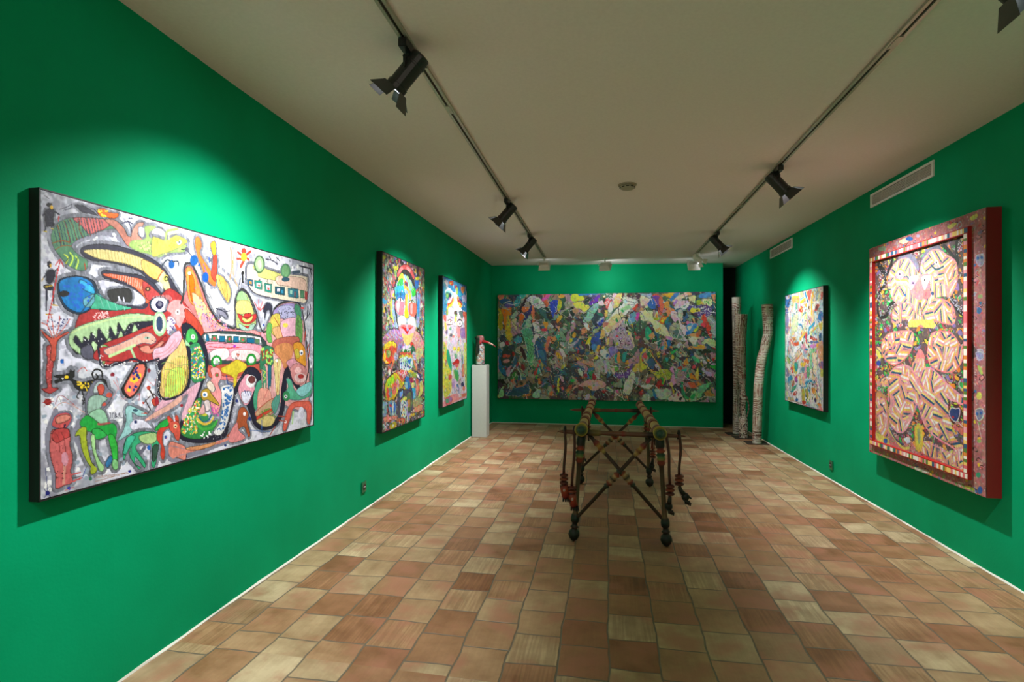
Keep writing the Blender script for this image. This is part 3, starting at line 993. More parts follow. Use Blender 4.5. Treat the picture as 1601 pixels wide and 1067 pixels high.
ART['p5']='''Q 454 -5,-11,3662,-3,3662,1820,-5,1802
V 51 420 2.7 345 354 665 998 465 544 368 798 876 434 a89 : -5,-11,3662,-3,3662,1820,-5,1811
G 52 700 18.1 63.4 60 233 465 887 ba9 274 258 a33 c96 355 546 7a9 bbc cb4 : 4,-1,3654,6,3654,1815,4,1801
G 53 1500 5.4 18.1 60 122 ddd ba4 d63 49a 2a6 a33 64a 233 ccd : 4,-1,3654,6,3654,1815,4,1801
P c75 14,8,128,0,90,75,23,84
P 258 52,103,118,66,251,95,289,152,270,208,194,216,109,169,61,150 222 5
L dec 8.5 99,150,156,132,242,105
P 659 99,178,261,170,204,226,137,216
P a92 14,262,71,281,90,572,23,609
P e72 80,253,242,245,232,348,156,366,166,591,128,591,99,366
P ca3 166,375,213,376,251,778,223,816,166,778,147,610
L bc3 13.2 194,404,194,572
L 554 6.6 175,385,180,544
P 9ba 242,395,289,301,346,264,346,339,308,386,261,413
P cb9 237,460,317,395,336,498,327,629,280,535
P 323 374,311,459,107,572,6,628,6,496,126,421,312,374,386
P a65 374,358,440,330,468,405,440,498,402,535,374,461
P e62 384,358,440,330,459,405,412,470
P e74 440,219,553,210,553,275,478,321,440,284
P 337 478,387,572,220,609,183,609,313,534,387,478,461
P 39a 327,31,384,22,412,60,393,171,327,199,299,124
P 3aa 393,3,496,0,459,60,402,69
P caccd8 506,89,581,24,702,44,786,101,852,194,842,231,777,221,721,249,628,211,590,145,525,117 436 4
D 547 7.5 40 515,89,628,43,814,129,842,222,721,221
P 8b9 656,109,721,100,712,156,665,165
P d5a 777,91,889,0,935,19,870,74,814,110
P c64 814,110,884,83,898,213,861,213
P 366 730,249,852,222,917,259,944,426,852,444,768,351 122 5
P 233 852,222,917,259,944,445,870,389
P 24b 917,167,963,112,1028,103,1065,150,1046,251,991,343,963,399,935,297
L dde 5.6 991,214,1028,260,981,371
P bb3 1074,104,1129,113,1129,178,1083,279,1046,260
P e93 1074,21,1166,31,1148,68,1083,67
P cb4 1065,371,1138,344,1111,427,1046,501,1028,464
P e82 1028,436,1083,409,1083,473,1037,501
P d75 618,211,646,211,665,462,628,480,609,313
P 543 665,313,702,295,749,388,721,462,665,462
P 9ba 553,406,590,359,609,536,572,573,478,582,440,536,478,470
P 277 440,536,496,471,496,517,459,554
P 5a8 440,592,553,583,618,648,628,871,628,1057,609,1215,572,1225,534,1132,515,964,478,778,440,685 cdc 4
P 6b8 525,778,609,741,618,1057,590,1197,553,1104
H 375 3.7 20.6 85 496,648,618,666,618,1057,553,1132
P ccc 628,499,721,462,749,537,740,648,665,629,628,573
E 232 683,610,13,0,0,13
P e93 814,463,889,482,889,574,852,593,824,528
P d35 777,611,870,583,852,630,786,648
L ebc 11.2 646,648,721,704,796,704,870,648
P dcd 646,704,721,713,674,824,628,871
P 258 646,927,712,778,777,871,870,1037,852,1241,814,1195,702,1103,637,1020
P 37a 702,964,814,991,842,1130,777,1103
P d76 870,778,907,732,954,778,907,871,907,972,870,1000,842,926
P d85 935,741,1028,759,1000,852,944,834
E 277 1009,685,24,0,0,41
P 3a9 1037,704,1092,723,1074,815,1037,778
P 49b 289,778,365,713,431,750,421,825,327,834
P dde 33,834,109,834,118,900,42,910
E a23 175,848,38,0,0,37
P 27a 19,975,80,966,80,1134,137,1247,147,1396,109,1425,23,1266
P 344 80,966,251,946,270,1152,175,1246,80,1191
P c54 90,1041,213,1040,194,1096,109,1087
E a22 279,1035,34,0,0,47
P e99 109,1144,213,1143,175,1200,118,1191
P c9b 156,1340,242,1227,251,1264,204,1396,156,1415
L bcd 20.7 194,1424,317,1227
L bcd 16.9 346,1236,393,1375,431,1487
P b45 317,1217,355,1217,346,1264,317,1255
P 384 223,1452,308,1329,346,1469,251,1480
P 823 412,1226,468,1216,478,1319,440,1319
P 312 421,881,496,1039,496,1132,440,1077,412,965
P c64 232,1470,308,1470,289,1545,232,1527
P 257 280,1526,289,1619,534,1560,553,1690,496,1738,213,1779,137,1734,251,1648 aab 5
L c73 9.4 317,1582,374,1600,496,1542
P b73 440,1767,590,1709,572,1765,459,1794
P 9c9 23,1717,109,1575,99,1772,23,1801
P 9cb 628,1708,740,1632,749,1762,628,1782
L 9b8 9.4 515,1225,590,1253,665,1215,721,1094
P c44 646,1392,702,1224,730,1242,684,1391
P c43 702,1168,749,1140,740,1224
P 3aa 712,1317,758,1270,758,1335,721,1372
L cb4 14.9 749,1131,786,1242,814,1334
P d83 712,1465,758,1456,749,1558,721,1558
P 3a3 665,1447,712,1391,702,1484
L cab 7.5 702,1605,842,1529
P 254 786,1604,870,1538,898,1593,833,1668
P a56 852,1241,917,1269,907,1334,852,1316
P e74 907,1704,972,1685,963,1759,907,1750
L 758 18.6 870,1464,954,1574,1037,1758
P cc3 1037,1499,1074,1443,1074,1655,1046,1674
P ea3 1028,1018,1083,1018,1148,1092,1092,1120,1037,1074
P bb4 1102,1240,1194,1193,1194,1257,1111,1276
P dcd 1083,926,1175,999,1194,1082,1129,1036
P cab 1083,1397,1166,1424,1166,1497,1111,1470
E d66 1138,1608,28,0,0,37
P cd4 1290,41,1427,2,1491,62,1436,126,1299,115
P 233 1473,126,1555,54,1627,45,1645,73,1555,154,1509,145
L 889 2.7 1491,117,1618,63
P 63a 1600,155,1700,46,1781,47,1754,101,1663,174,1609,192
P 37b 1436,-3,1826,-7,1826,20,1463,25
P dd5 1326,189,1363,143,1482,163,1600,210,1564,264,1509,319,1454,264,1390,245 a98 4
P b86 1308,281,1390,254,1409,291,1372,346,1326,336
P d55 1862,112,1916,85,1970,140,1961,222,1889,258,1862,212
P ebc 1736,147,1826,120,1853,185,1772,211
D fff 7.3 40 1826,29,1979,40,1970,213,1862,230
P eee 1934,167,1988,149,1988,268,1952,331,1907,258
P 8ba 1555,338,1618,228,1736,156,1754,211,1700,320,1591,466,1482,484,1500,411
P ccd 1491,503,1555,503,1591,585,1573,631,1518,558
P 376 1727,321,1799,330,1817,376,1754,376
P eb6 1889,294,1916,304,1880,376,1835,358
E 296 1885,426,36,0,0,38
P aac 1727,503,1781,412,1826,394,1835,449,1754,522
P 34a 1736,513,1781,458,1826,431,1817,504,1745,540
P dab 1988,13,2042,13,2006,232,1988,231
P db7 2042,23,2149,15,2096,205,2006,232
P e8a 2105,105,2149,115,2096,178
P ddd8d0 1943,386,2042,277,2149,178,2167,69,2238,61,2363,117,2389,180,2301,252,2256,324,2167,396,2042,505,1988,577,1934,668,1898,741,1862,687,1817,550,1844,486 454 5
P cb8 1934,431,2096,341,2167,387,2042,496,1943,650,1862,614
P 9c9 2114,278,2256,197,2274,261,2149,342
E 3a5 2149,309,21,0,0,22
E 295 2050,454,23,0,0,25
P bdd 2158,142,2185,88,2238,134,2212,161
P dee 2265,143,2363,144,2345,189,2274,188
P d54 2301,252,2381,180,2389,226,2327,289
P b76 1826,513,1916,477,1907,522,1826,577
P 348 1609,741,1682,577,1736,558,1700,631,1645,705
L 9b6 14.6 1582,741,1700,631,1808,549
P 35a 1645,760,1772,632,1790,778,1772,924,1636,931
P eb6 1772,760,1808,595,1862,595,1853,714,1817,769 465 5
P eb7 1880,814,1907,750,1934,760,1916,860,1889,869 465 5
P dd3 1536,833,1591,750,1636,741,1609,833,1536,870
P c86 1445,594,1518,576,1555,668,1463,686
P ea3 1308,695,1363,668,1372,741,1317,732
P da4 1409,732,1454,723,1445,759
P cc4 1271,778,1308,759,1299,833,1271,833
P aab 1281,870,1427,759,1427,778,1299,925
P dba 1988,596,2024,523,2176,415,2203,524,2274,651,2318,778,2310,923,2060,930,2006,778
P a9a 1988,650,2096,541,2176,469,2212,596,2274,741,2292,923,2078,923,2006,832
D 323 10.8 30 2006,614,2185,433,2301,868,2060,923
D eee 7.2 60 2006,614,2185,433,2301,868,2060,923
D a6b 7.2 40 2006,614,2185,433,2301,868,2060,923
E 322 2229,587,30,0,0,36
E cc4 2256,687,21,0,0,18
E cc4 2055,859,21,0,0,24
E d45 2064,723,21,0,0,22
P 69b 2265,379,2381,325,2345,470,2265,524
P c4a 2381,343,2443,326,2407,434,2372,470
P b67 2363,723,2434,723,2425,778,2372,778
P 48b 1627,886,1700,877,1718,932,1682,1005,1645,959
P ea4 1727,877,1772,877,1754,986,1727,996
P ec5 1817,895,1853,886,1844,959,1808,940
P 87c 1934,913,2042,903,2060,1003,1952,1086,1916,1022
P dde 1772,995,1862,949,1916,1077,1844,1095
P 36a 1862,1013,1898,1022,1898,1068,1867,1059
P 299 2024,1058,2078,1040,2078,1167,2024,1167
P 299 2140,1030,2221,994,2185,1139,2149,1148
P d84 2069,1012,2105,1012,2114,1176,2078,1176
L ea9 7.2 1916,1104,2060,1022
P ea3 1381,1070,1454,1098,1427,1153,1390,1125
P dd3 1654,1078,1736,1050,1718,1096,1663,1106
P cb5 1591,996,1645,978,1673,1014,1600,1023
P 246 1427,960,1518,960,1491,1015,1445,1015
L a97 12.8 1409,1052,1555,1042,1754,1032
P b98 1463,1143,1663,1160,1682,1261,1618,1216,1509,1189
L e94 9.2 1445,1171,1555,1198,1673,1270
Q 112 1216,1154,1400,1153,1400,1176,1216,1177
P bcb 1400,1300,1454,1272,1473,1391,1427,1392
P 37a 1573,1271,1663,1289,1627,1426,1555,1445
P 385 1591,1353,1663,1298,1663,1389,1582,1463
P 923 1627,1426,1682,1353,1709,1444,1645,1472
P a34 1482,1391,1536,1345,1555,1418,1500,1437
P aaa 1691,1179,1772,1078,1826,1132,1808,1242,1826,1333,1772,1315,1736,1462,1700,1389
P bac 1835,1132,1898,1132,1898,1296,1862,1351,1835,1287
P 9ba 1862,1114,1934,1177,1952,1277,1907,1369,1898,1241
P 649 2006,1340,2096,1367,2185,1330,2301,1184,2283,1311,2203,1429,2096,1449,2024,1413
D bad 6.3 40 2006,1331,2274,1275,2185,1430,2033,1422
P 6a4 1961,1259,2060,1231,2069,1304,1988,1313
P e93 2185,1157,2238,1139,2265,1184,2194,1194
E dc4 2238,1261,21,0,0,22
E 733 2229,1261,36,0,0,33
E dc4 2238,1261,16,0,0,15
P dba 1961,1277,2006,1277,2015,1368,1970,1350
P ccd3c0 2176,1511,2292,1329,2354,1346,2345,1455,2274,1692,2185,1711,2158,1602 565 5
P cb5 2310,1302,2389,1192,2472,1174,2472,1309,2363,1328
P dba8a0 1381,1576,1536,1482,1700,1471,1844,1497,1862,1570,1754,1635,1627,1655,1536,1601,1418,1612,1299,1641 343 5
P dab 1591,1518,1700,1508,1754,1571,1645,1618
P e94 1564,1592,1627,1573,1627,1637,1573,1619
E 5a6 1672,1558,18,0,0,16
P 733 1400,1576,1463,1593,1500,1639,1418,1658
P bcb 1871,1597,1916,1578,1988,1668,1943,1678 eee 4
P 377 1880,1615,1916,1606,1970,1669,1916,1660
Q 200 1979,1605,2149,1603,2149,1623,1979,1625
P a23 1817,1643,1880,1643,1862,1688,1817,1680
L cb9 7.4 1207,1790,1299,1660,1409,1594
P c54 1235,1578,1290,1559,1281,1642,1235,1651
P b84 1207,1633,1262,1614,1253,1688,1207,1689
P 2a5 1290,1457,1354,1466,1336,1503,1290,1503
P bac 1536,1730,1591,1711,1591,1793,1527,1794
P 2a6 1216,1735,1271,1706,1244,1780
P 9c3 1609,1765,1654,1756,1636,1802
P e6a 2024,1650,2069,1640,2069,1676,2033,1686
P e98 2087,1713,2131,1703,2122,1748,2096,1749
L bb9 10.8 2149,1657,2167,1784
L bab 12.6 2274,1746,2363,1600,2451,1472
L 622 10.8 2256,1764,2389,1545
P 898 2006,1532,2122,1494,2131,1585,2024,1595
P 9ac 2428,0,2614,20,2622,74,2526,64,2437,36
P ddc8b8 2437,54,2526,73,2614,110,2552,164,2570,272,2473,217,2437,208
P 36b 2552,173,2614,119,2684,147,2693,255,2631,282,2587,245
P c54 2631,47,2737,49,2754,193,2745,382,2719,147
P 74a 2640,75,2719,57,2745,94,2745,238,2702,129
P d65 2754,76,2807,148,2807,346,2772,382,2754,238
P e93 2772,22,2911,15,2894,86,2842,68
P fa2 2894,14,2972,6,2955,96,2911,86
P 37b 2920,122,2981,24,3085,-1,3033,79,2946,150
P dba 2946,150,3051,70,3172,9,3206,54,3120,116,3051,169 766 4
P e94 2824,175,2885,149,2911,221,2859,257,2824,229
P e85 2877,275,2911,239,2990,284,2981,356,2911,365,2877,418
P a7c 2964,177,3025,132,3068,151,3033,204,2981,213
P dbc 2999,240,3085,151,3241,152,3206,206,3120,241,3033,267
P eee 3085,240,3155,259,3224,179,3232,215,3155,286
P cc9 3206,99,3293,55,3327,100,3319,171,3258,144
P 9a3 3336,162,3396,118,3422,163,3387,207,3336,198
P d96 3181,27,3275,10,3258,54,3198,54
P 48b 3396,29,3644,14,3644,77,3387,92
P dea 3439,110,3541,120,3593,147,3567,236,3473,217 436 5
D 3a4 7.9 22 3456,128,3567,147,3550,218,3473,199
P c86 3584,58,3644,59,3635,192,3610,138
P 548 3232,224,3550,244,3550,404,3379,403,3327,349,3241,313
D ddd 7.0 70 3232,224,3550,235,3576,404,3362,403
P dc4 3258,278,3379,270,3379,332,3267,331
E 222 3344,313,14,0,0,18
E 122 3158,352,33,0,0,39
P bba 3033,303,3120,312,3137,438,3085,455
P dda 2437,307,2543,290,2622,327,2675,435,2754,508,2842,562,2911,652,2981,742,2981,813,2911,778,2807,706,2710,670,2640,597,2596,489,2473,470,2437,398 444 5
P c8b 2842,715,2911,742,2964,751,2946,813,2859,778
P e84 2693,354,2728,355,2728,427,2693,435
P 9a2 2666,417,2754,418,2719,471,2666,462
P e72 2754,490,2789,418,2859,400,2868,445,2824,508,2772,526 c32 3
D ed3 6.2 24 2772,499,2798,427,2859,418,2824,499
P 288 2842,508,2877,427,2911,472,2885,517
P ebc 2938,347,2999,320,3051,401,3103,491,3155,554,3181,652,3155,724,3103,616,3016,509,2964,473
P aa9 2946,526,3051,509,3085,599,2981,634
P ea4 2702,597,2754,580,2745,634,2693,643
P d9b 2981,437,3042,437,3033,500,2990,500
E 353 3028,508,23,0,0,18
P 577 2981,634,3051,616,3103,742,3051,760
P bab 3033,616,3085,634,3155,742,3206,831,3137,778
P 2a8 2526,615,2578,579,2614,651,2596,760,2543,778,2517,705
P c96 2596,687,2666,678,2649,760,2596,778
P c43 3422,421,3482,359,3533,511,3593,777,3559,760,3507,617
P 277 2728,715,2772,742,2772,868,2728,922
P 26a 2859,822,2911,804,2946,885,2894,921
P e93 2824,849,2859,831,2868,928,2842,928
P e7a 3172,500,3258,492,3379,528,3344,599,3206,545
P 49c 3181,545,3293,510,3362,546,3310,653,3206,706
P ddb 3198,563,3258,554,3258,617,3206,626
P 27b 3172,643,3232,652,3224,706,3181,697
P cd4 3310,635,3344,564,3387,546,3362,617,3327,662
P d45 3422,510,3499,520,3473,582,3422,564
P e96 3224,706,3362,688,3344,742,3258,742
P ddb 3241,760,3344,742,3336,849,3275,876,3241,822
P b64 3344,688,3404,635,3396,715,3353,724
P 9aa 3550,440,3644,494,3644,742,3593,742
P bc9 3413,831,3507,777,3644,804,3644,919,3584,902,3464,858 333 4
P ea2 3370,875,3447,866,3482,926,3379,926
P d94 3206,910,3447,891,3447,945,3241,945
L 222 7.0 3464,874,3618,944,3644,1015
P 232 3387,963,3559,971,3533,998,3396,998
P bb4 2437,1056,2499,948,2543,956,2473,1056,2481,1174,2552,1254,2490,1282,2437,1219
P d55 2490,1056,2517,1011,2552,1065,2534,1110,2499,1101
L dc9 10.7 2508,1128,2578,1263,2719,1415
L e83 12.5 2596,947,2666,1082,2772,1235
L cc7 10.7 2578,956,2649,1100,2772,1262
P bb4 2596,1308,2728,1307,2789,1261,2911,1278,2929,1413,2894,1449,2789,1423,2693,1406,2614,1335
H 563 2.7 16.0 80 2728,1307,2911,1287,2911,1413,2772,1415
P c44 2798,1046,2833,1019,2859,1036,2824,1063
P bb4 2710,992,2772,974,2754,1037,2719,1037
P 2a5 2911,1009,3016,946,3051,928,2946,1045
P e84 2920,901,2972,901,2964,928,2929,928
P 39b 2772,893,2815,875,2807,938,2772,938
P 299 2842,1099,2885,1090,2877,1144,2842,1135
E ddc 3076,1057,17,0,0,18
P e93 3146,1142,3189,1098,3206,1178,3172,1214,3146,1187
P 3a9 3111,1277,3189,1258,3172,1312,3120,1313
P b53 3051,1250,3103,1223,3111,1268,3059,1277
P 296 3206,1356,3258,1267,3224,1410,3189,1410
P d9c 2938,1233,2981,1233,2999,1376,3016,1502,2946,1574,2894,1521,2946,1467,2946,1341
P eb7 2929,1503,2981,1520,2964,1574,2911,1557
L 697 7.1 3051,1268,3051,1501,2981,1610
P 4b8 3258,1044,3327,1061,3404,1159,3362,1168,3293,1115
P e82 3232,1410,3267,1347,3319,1391,3353,1444,3301,1445
P d64 3224,1499,3293,1481,3336,1551,3396,1533,3344,1587,3258,1579
P dc5 3362,1257,3387,1266,3387,1373,3344,1444,3336,1373
P d45 3293,1213,3327,1213,3327,1266,3293,1266
P e93 3362,1462,3413,1533,3362,1578
P e93 3499,1114,3550,1104,3550,1140,3516,1149
P b23 3593,1095,3635,1086,3627,1131,3593,1131
E ebd 3550,1166,14,0,0,12
P 2a4 3559,1220,3635,1202,3644,1290,3576,1246
P bac 3422,1283,3464,1256,3499,1318,3576,1317,3576,1371,3516,1389
P 6b8 3344,1676,3447,1514,3584,1495,3507,1585,3413,1720,3370,1729
P 9c9 3232,1794,3275,1641,3344,1649,3370,1729,3310,1801
P 2a5 3241,1731,3310,1668,3310,1748,3258,1784
P 296 3085,1519,3129,1500,3146,1590,3172,1679,3224,1767,3163,1750,3111,1644
P c54 3137,1536,3189,1589,3163,1643,3129,1590
P d46 2526,1489,2561,1435,2614,1416,2587,1507,2543,1534
P b22 2684,1542,2728,1460,2772,1540,2763,1586,2693,1577
P 3a3 2780,1441,2824,1441,2824,1522,2798,1504
P ea4 2815,1450,2842,1450,2824,1522
P ccc 2455,1562,2561,1543,2649,1560,2596,1615,2473,1598
P 27a 2640,1668,2675,1614,2702,1703,2710,1793,2658,1749
P bcb 2675,1632,2789,1603,2929,1637,2911,1736,2807,1783,2719,1766 9ab 4
P dbb 2911,1754,3016,1663,3068,1644,3146,1786,3103,1814,2946,1807 bbc 4
P c35 3025,1681,3059,1671,3051,1725,3025,1717
P 223 3059,1752,3103,1733,3111,1787,3068,1788
L 57a 12.5 2464,1761,2578,1633
P aba 2473,1743,2561,1687,2596,1813,2473,1833
P b84 3464,1674,3541,1611,3584,1673,3635,1716,3516,1727
L dcb 8.8 3327,1792,3464,1728,3644,1752
L ddd 4.4 3584,1495,3516,1442,3422,1372
W 16 80
N .3 40
S 55 160 135.9 8.2 55 122 ddd 222 887 354 634 bb9 247 : 4,-1,3654,6,3654,1815,4,1801
S 57 130 217.5 6.3 60 111 ccc eee ddd 123 : 4,-1,3654,6,3654,1815,4,1801
G 54 800 3.6 11.8 55 122 ddd cb4 d63 49a 2a6 a33 64a eee 887 : 4,-1,3654,6,3654,1815,4,1801
W 6 30
L 122 4.6 1223,4,1223,1792
L 233 3.6 2431,18,2431,1809
L 246 5.7 4,-5,3654,4'''
ART['p6']='''Q b77 -30,-14,1409,-6,1417,1727,-43,1730
G 61 1800 8.3 22.2 0 c55 d88 b66 a77 98a b98 d99 : -30,-14,1409,-6,1417,1727,-43,1730
D dcc 3.8 1400 -30,-14,1409,-6,1417,1727,-43,1730
D 8a6 11.3 60 -30,-14,1409,-6,1417,1727,-43,1730
D ec4 11.3 60 -30,-14,1409,-6,1417,1727,-43,1730
D 47a 11.3 60 -30,-14,1409,-6,1417,1727,-43,1730
P ddb 457,21,586,9,606,48,522,56 b43 5
E 36a 606,30,49,9,0,16
P dd6 1051,35,1117,27,1149,39,1084,57
P dd6 1272,30,1331,19,1345,37,1301,52
P 9a8 152,17,250,21,274,56,177,46
E bac 716,31,23,4,0,11
P aab 1331,271,1394,272,1395,324,1365,338,1334,310 ccd 5
E 36a 1346,287,13,2,0,10
E 36a 1379,289,12,2,0,9
L c98 11.5 1357,347,1375,443,1395,483
E 47a 1357,601,22,1,-1,19
P aab 1322,842,1385,833,1390,879,1349,897 ccd 5
E 9a7 1366,517,22,2,0,13
Q 655 102,105,1262,108,1241,1502,1247,1555,82,1468
G 62 1500 14.2 31.3 20 4a5 ea4 e83 cc4 a45 87a c66 3a5 : 102,105,1262,108,1239,1584,83,1541
D dbb 4.0 1500 102,105,1262,108,1239,1584,83,1541
D 322 5.4 500 102,105,1262,108,1239,1584,83,1541
L 333 33.3 367,151,274,248,152,157,250,220,262,321,165,385,153,559,274,578,332,498,433,470
D ccd 4.6 90 177,160,298,227,286,323,202,414,202,550,411,480,343,546,178,585,128,407
L 333 26.3 1009,475,1091,493,1152,578,1227,622,1251,565,1254,430
L 333 25.0 1159,279,1146,156,1239,123,1260,196,1221,269,1257,313
L 333 26.6 1015,154,1080,206,1159,289
D ccd 3.4 100 1009,465,1138,517,1227,602,1260,470,1273,567,1212,630,1106,535
D ccd 3.3 60 1143,277,1162,139,1254,126,1236,271,1223,170
P 778 456,152,522,121,626,144,695,189,723,283,521,256,434,209
P 778 753,231,801,161,911,125,981,158,1014,216,781,279
Z 63 17 12.5 e8e4dc e9b85a d98a86 2c5a78 e9d27a e0a0a0 : 297,337,321,254,412,182,521,162,605,181,685,255,732,328,721,460,757,616,601,585,411,480,366,440
Z 64 17 10.8 e8e4dc e9b85a d98a86 2c5a78 e9d27a e0a0a0 : 742,307,762,232,857,170,946,168,1047,222,1143,287,1148,418,1091,493,1009,486,905,498,795,597,759,529
L e99 10.1 297,337,321,254,412,182,521,162,605,181,685,255,732,328,762,232,857,170,946,168,1047,222,1143,287,1148,418,1091,473
E e9a 477,273,64,8,0,35
E fff 477,273,30,4,0,19
E 525 477,273,13,2,0,9
L dc6 13.1 401,264,478,233,552,272
E fff 935,251,24,4,0,15
E 322 935,251,10,2,0,7
L 356 13.9 873,259,935,300,1012,289
P e88 603,324,723,316,854,321,853,429,778,487,643,453
P ddd8d0 604,313,723,316,683,367,623,406
P ddd8d0 761,332,872,334,835,384,797,423
E b9c 655,359,30,3,0,19
E 323 655,359,10,1,0,7
E fff 798,354,22,3,0,15
E 322 798,354,9,1,0,7
P e77 779,432,853,429,870,473,797,488
E 36a 550,435,17,2,0,9
E 357 891,456,18,2,0,13
Z 65 23 12.8 e8e4dc e9b85a d98a86 2c5a78 e9d27a e0a0a0 : 366,631,388,537,561,492,758,605,905,498,1074,532,1135,616,1103,674,937,646,902,697,620,687,580,618,432,646
L e88 8.2 366,631,388,537,561,492,758,605,905,498,1074,532,1135,616,1103,674,937,646
P dc6 611,631,757,627,903,645,884,696,620,687
P e88 699,690,794,693,772,925,696,926
L ddd 11.6 718,723,736,810,756,746
E 557 751,751,15,0,0,32
P 655 178,709,719,680,1224,756,1249,908,154,953
G 66 400 14.2 31.3 20 4a5 ea4 e83 cc4 a45 87a c66 3a5 : 104,669,1225,708,1215,1089,106,1163
Z 67 15 15.8 e8e4dc e9b85a d98a86 2c5a78 e9d27a e0a0a0 : 203,795,297,724,475,705,640,710,659,777,619,854,516,922,387,959,274,927,215,868
L e88 10.3 203,795,297,724,475,705,640,710,659,777,619,854,516,922,387,959,274,927,215,868,203,795
Z 68 17 12.8 e8e4dc e9b85a d98a86 2c5a78 e9d27a e0a0a0 : 828,853,884,728,1070,723,1147,774,1207,842,1190,919,1096,980,966,975,863,937
L e88 8.3 828,853,884,728,1070,723,1147,774,1207,842,1190,919,1096,980,966,975,863,937,828,853
P e88 686,901,747,834,804,900,745,978
Z 69 15 14.8 e8e4dc e9b85a d98a86 2c5a78 e9d27a e0a0a0 : 646,936,785,900,820,1052,743,1100,665,1037
Z 70 50 15.4 e8e4dc e9b85a d98a86 2c5a78 e9d27a e0a0a0 : 315,1066,385,990,519,957,645,982,724,1090,784,977,896,973,1034,1051,1132,1096,1254,1155,1223,1177,1098,1159,1049,1142,1080,1241,1095,1309,1125,1394,1246,1452,1230,1512,1092,1438,924,1423,816,1375,760,1306,703,1225,642,1331,558,1431,472,1466,361,1434,291,1347,338,1258
L e9a 11.8 314,1248,315,1066,385,990,519,957,645,982,724,1090,784,977,896,973,1034,1051,1132,1096,1254,1155,1223,1177,1098,1159,1049,1142
L e9a 11.8 291,1347,361,1434,472,1466,558,1431,642,1331,703,1225,760,1306,816,1375,924,1423,1091,1458,1230,1502
Z 71 9 15.7 e8e4dc e9b85a d98a86 2c5a78 e9d27a e0a0a0 : 143,1087,315,1054,315,1127,143,1137
P c96 118,1202,243,1205,314,1320,314,1511,194,1529,119,1440
Z 72 11 17.2 e8e4dc e9b85a d98a86 2c5a78 e9d27a e0a0a0 : 118,1252,243,1242,291,1383,314,1511,169,1508
L e9a 10.8 118,1265,243,1242,291,1383,314,1511
P 533 1065,1172,1161,1183,1222,1245,1235,1321,1127,1315,1079,1281
G 73 80 7.4 17.3 20 4a5 ea4 e83 cc4 a45 c66 : 1065,1172,1253,1184,1250,1319,1095,1309
P 347 1072,1242,1097,1209,1137,1210,1176,1206,1175,1250,1143,1293,1095,1279 dcc 6
E b34 1111,1267,13,-1,0,8
L dcc 7.4 1174,1299,1235,1321,1236,1253,1223,1207
P c76 1158,1331,1265,1317,1249,1357,1188,1366
P ddc 1203,1383,1248,1367,1262,1412,1232,1417 357 5
E 357 1247,1385,24,-3,0,19
Z 74 11 13.3 e8e4dc e9b85a d98a86 2c5a78 e9d27a e0a0a0 : 738,1504,851,1465,1025,1489,1122,1512,1089,1577,956,1572,776,1562
Z 75 9 12.2 e8e4dc e9b85a d98a86 2c5a78 e9d27a e0a0a0 : 1107,1485,1216,1476,1229,1550,1182,1607,1104,1603
L d44 9.9 775,1583,1023,1589,1167,1610,1228,1569,1230,1502
L e9a 7.2 739,1482,922,1485,1090,1508,1154,1487
L dc6 20.1 314,1464,406,1521,515,1573,599,1559
L 457 13.3 337,1461,428,1530,536,1547
P dc5 681,1392,759,1382,777,1444,776,1509,738,1558,689,1544,680,1469 ea4 7
P 9a7 710,1410,740,1407,748,1492,719,1496
P dde 536,1502,599,1481,619,1512,578,1529
P dc6 119,1527,243,1534,314,1559,314,1583,144,1585
P dd8 119,1540,194,1578,144,1585
E 36a 266,1566,33,-5,0,22
Z 76 11 10.9 e8e4dc e9b85a d98a86 2c5a78 e9d27a e0a0a0 : 1201,834,1285,834,1284,1124,1225,1109,1244,952
Z 77 4 16.1 e8e4dc e9b85a d98a86 2c5a78 e9d27a e0a0a0 : 117,833,193,833,193,909,143,998
E 35a 155,953,35,-1,0,23
P dd6 117,846,168,858,193,909,143,909
P 99b 1328,853,1386,849,1392,882,1356,892 ccd 4
P bc6 1341,930,1376,939,1389,976,1368,977
E dd6 1357,1109,23,-2,-1,23
P 88a 1326,1196,1390,1185,1388,1236,1346,1255 ddc 6
E 36a 1339,1218,11,-1,0,9
E 36a 1372,1210,11,-1,0,9
L dbb 6.9 1345,1269,1378,1357
E 9b6 1356,1378,20,-3,0,11
E ea4 1363,1359,11,-2,0,7
E 4a7 1350,1581,22,-5,0,16
E 36a 1365,1668,22,-5,-1,24
P c9a 1158,1669,1211,1667,1180,1693 ddb 5
P dd6 1226,1673,1313,1672,1298,1689,1240,1688
E 36a 707,1681,27,-5,0,15
P ddc 678,1677,848,1675,829,1689,697,1705
D 8a6 10.9 30 42,1651,1327,1678,1368,1695,43,1701
N .25 14'''
ART['fig']='''V 80 140 1 bcc d8d0c8 3a8a90 c98 b44 ddd 8ab e0b060 456 : 0,0,360,0,360,440,0,440
G 81 400 4 14 60 ddd 287 b33 d94 345 8bb c66 eee : 0,120,360,120,360,440,0,440
P c9757a 0,0,180,0,360,0,360,90,180,100,0,90
G 82 120 4 12 10 b33 d99 933 ebb 622 : 0,0,360,0,360,150,0,150
G 83 200 3 7 80 222 fff 266 a42 : 0,110,360,110,360,440,0,440'''
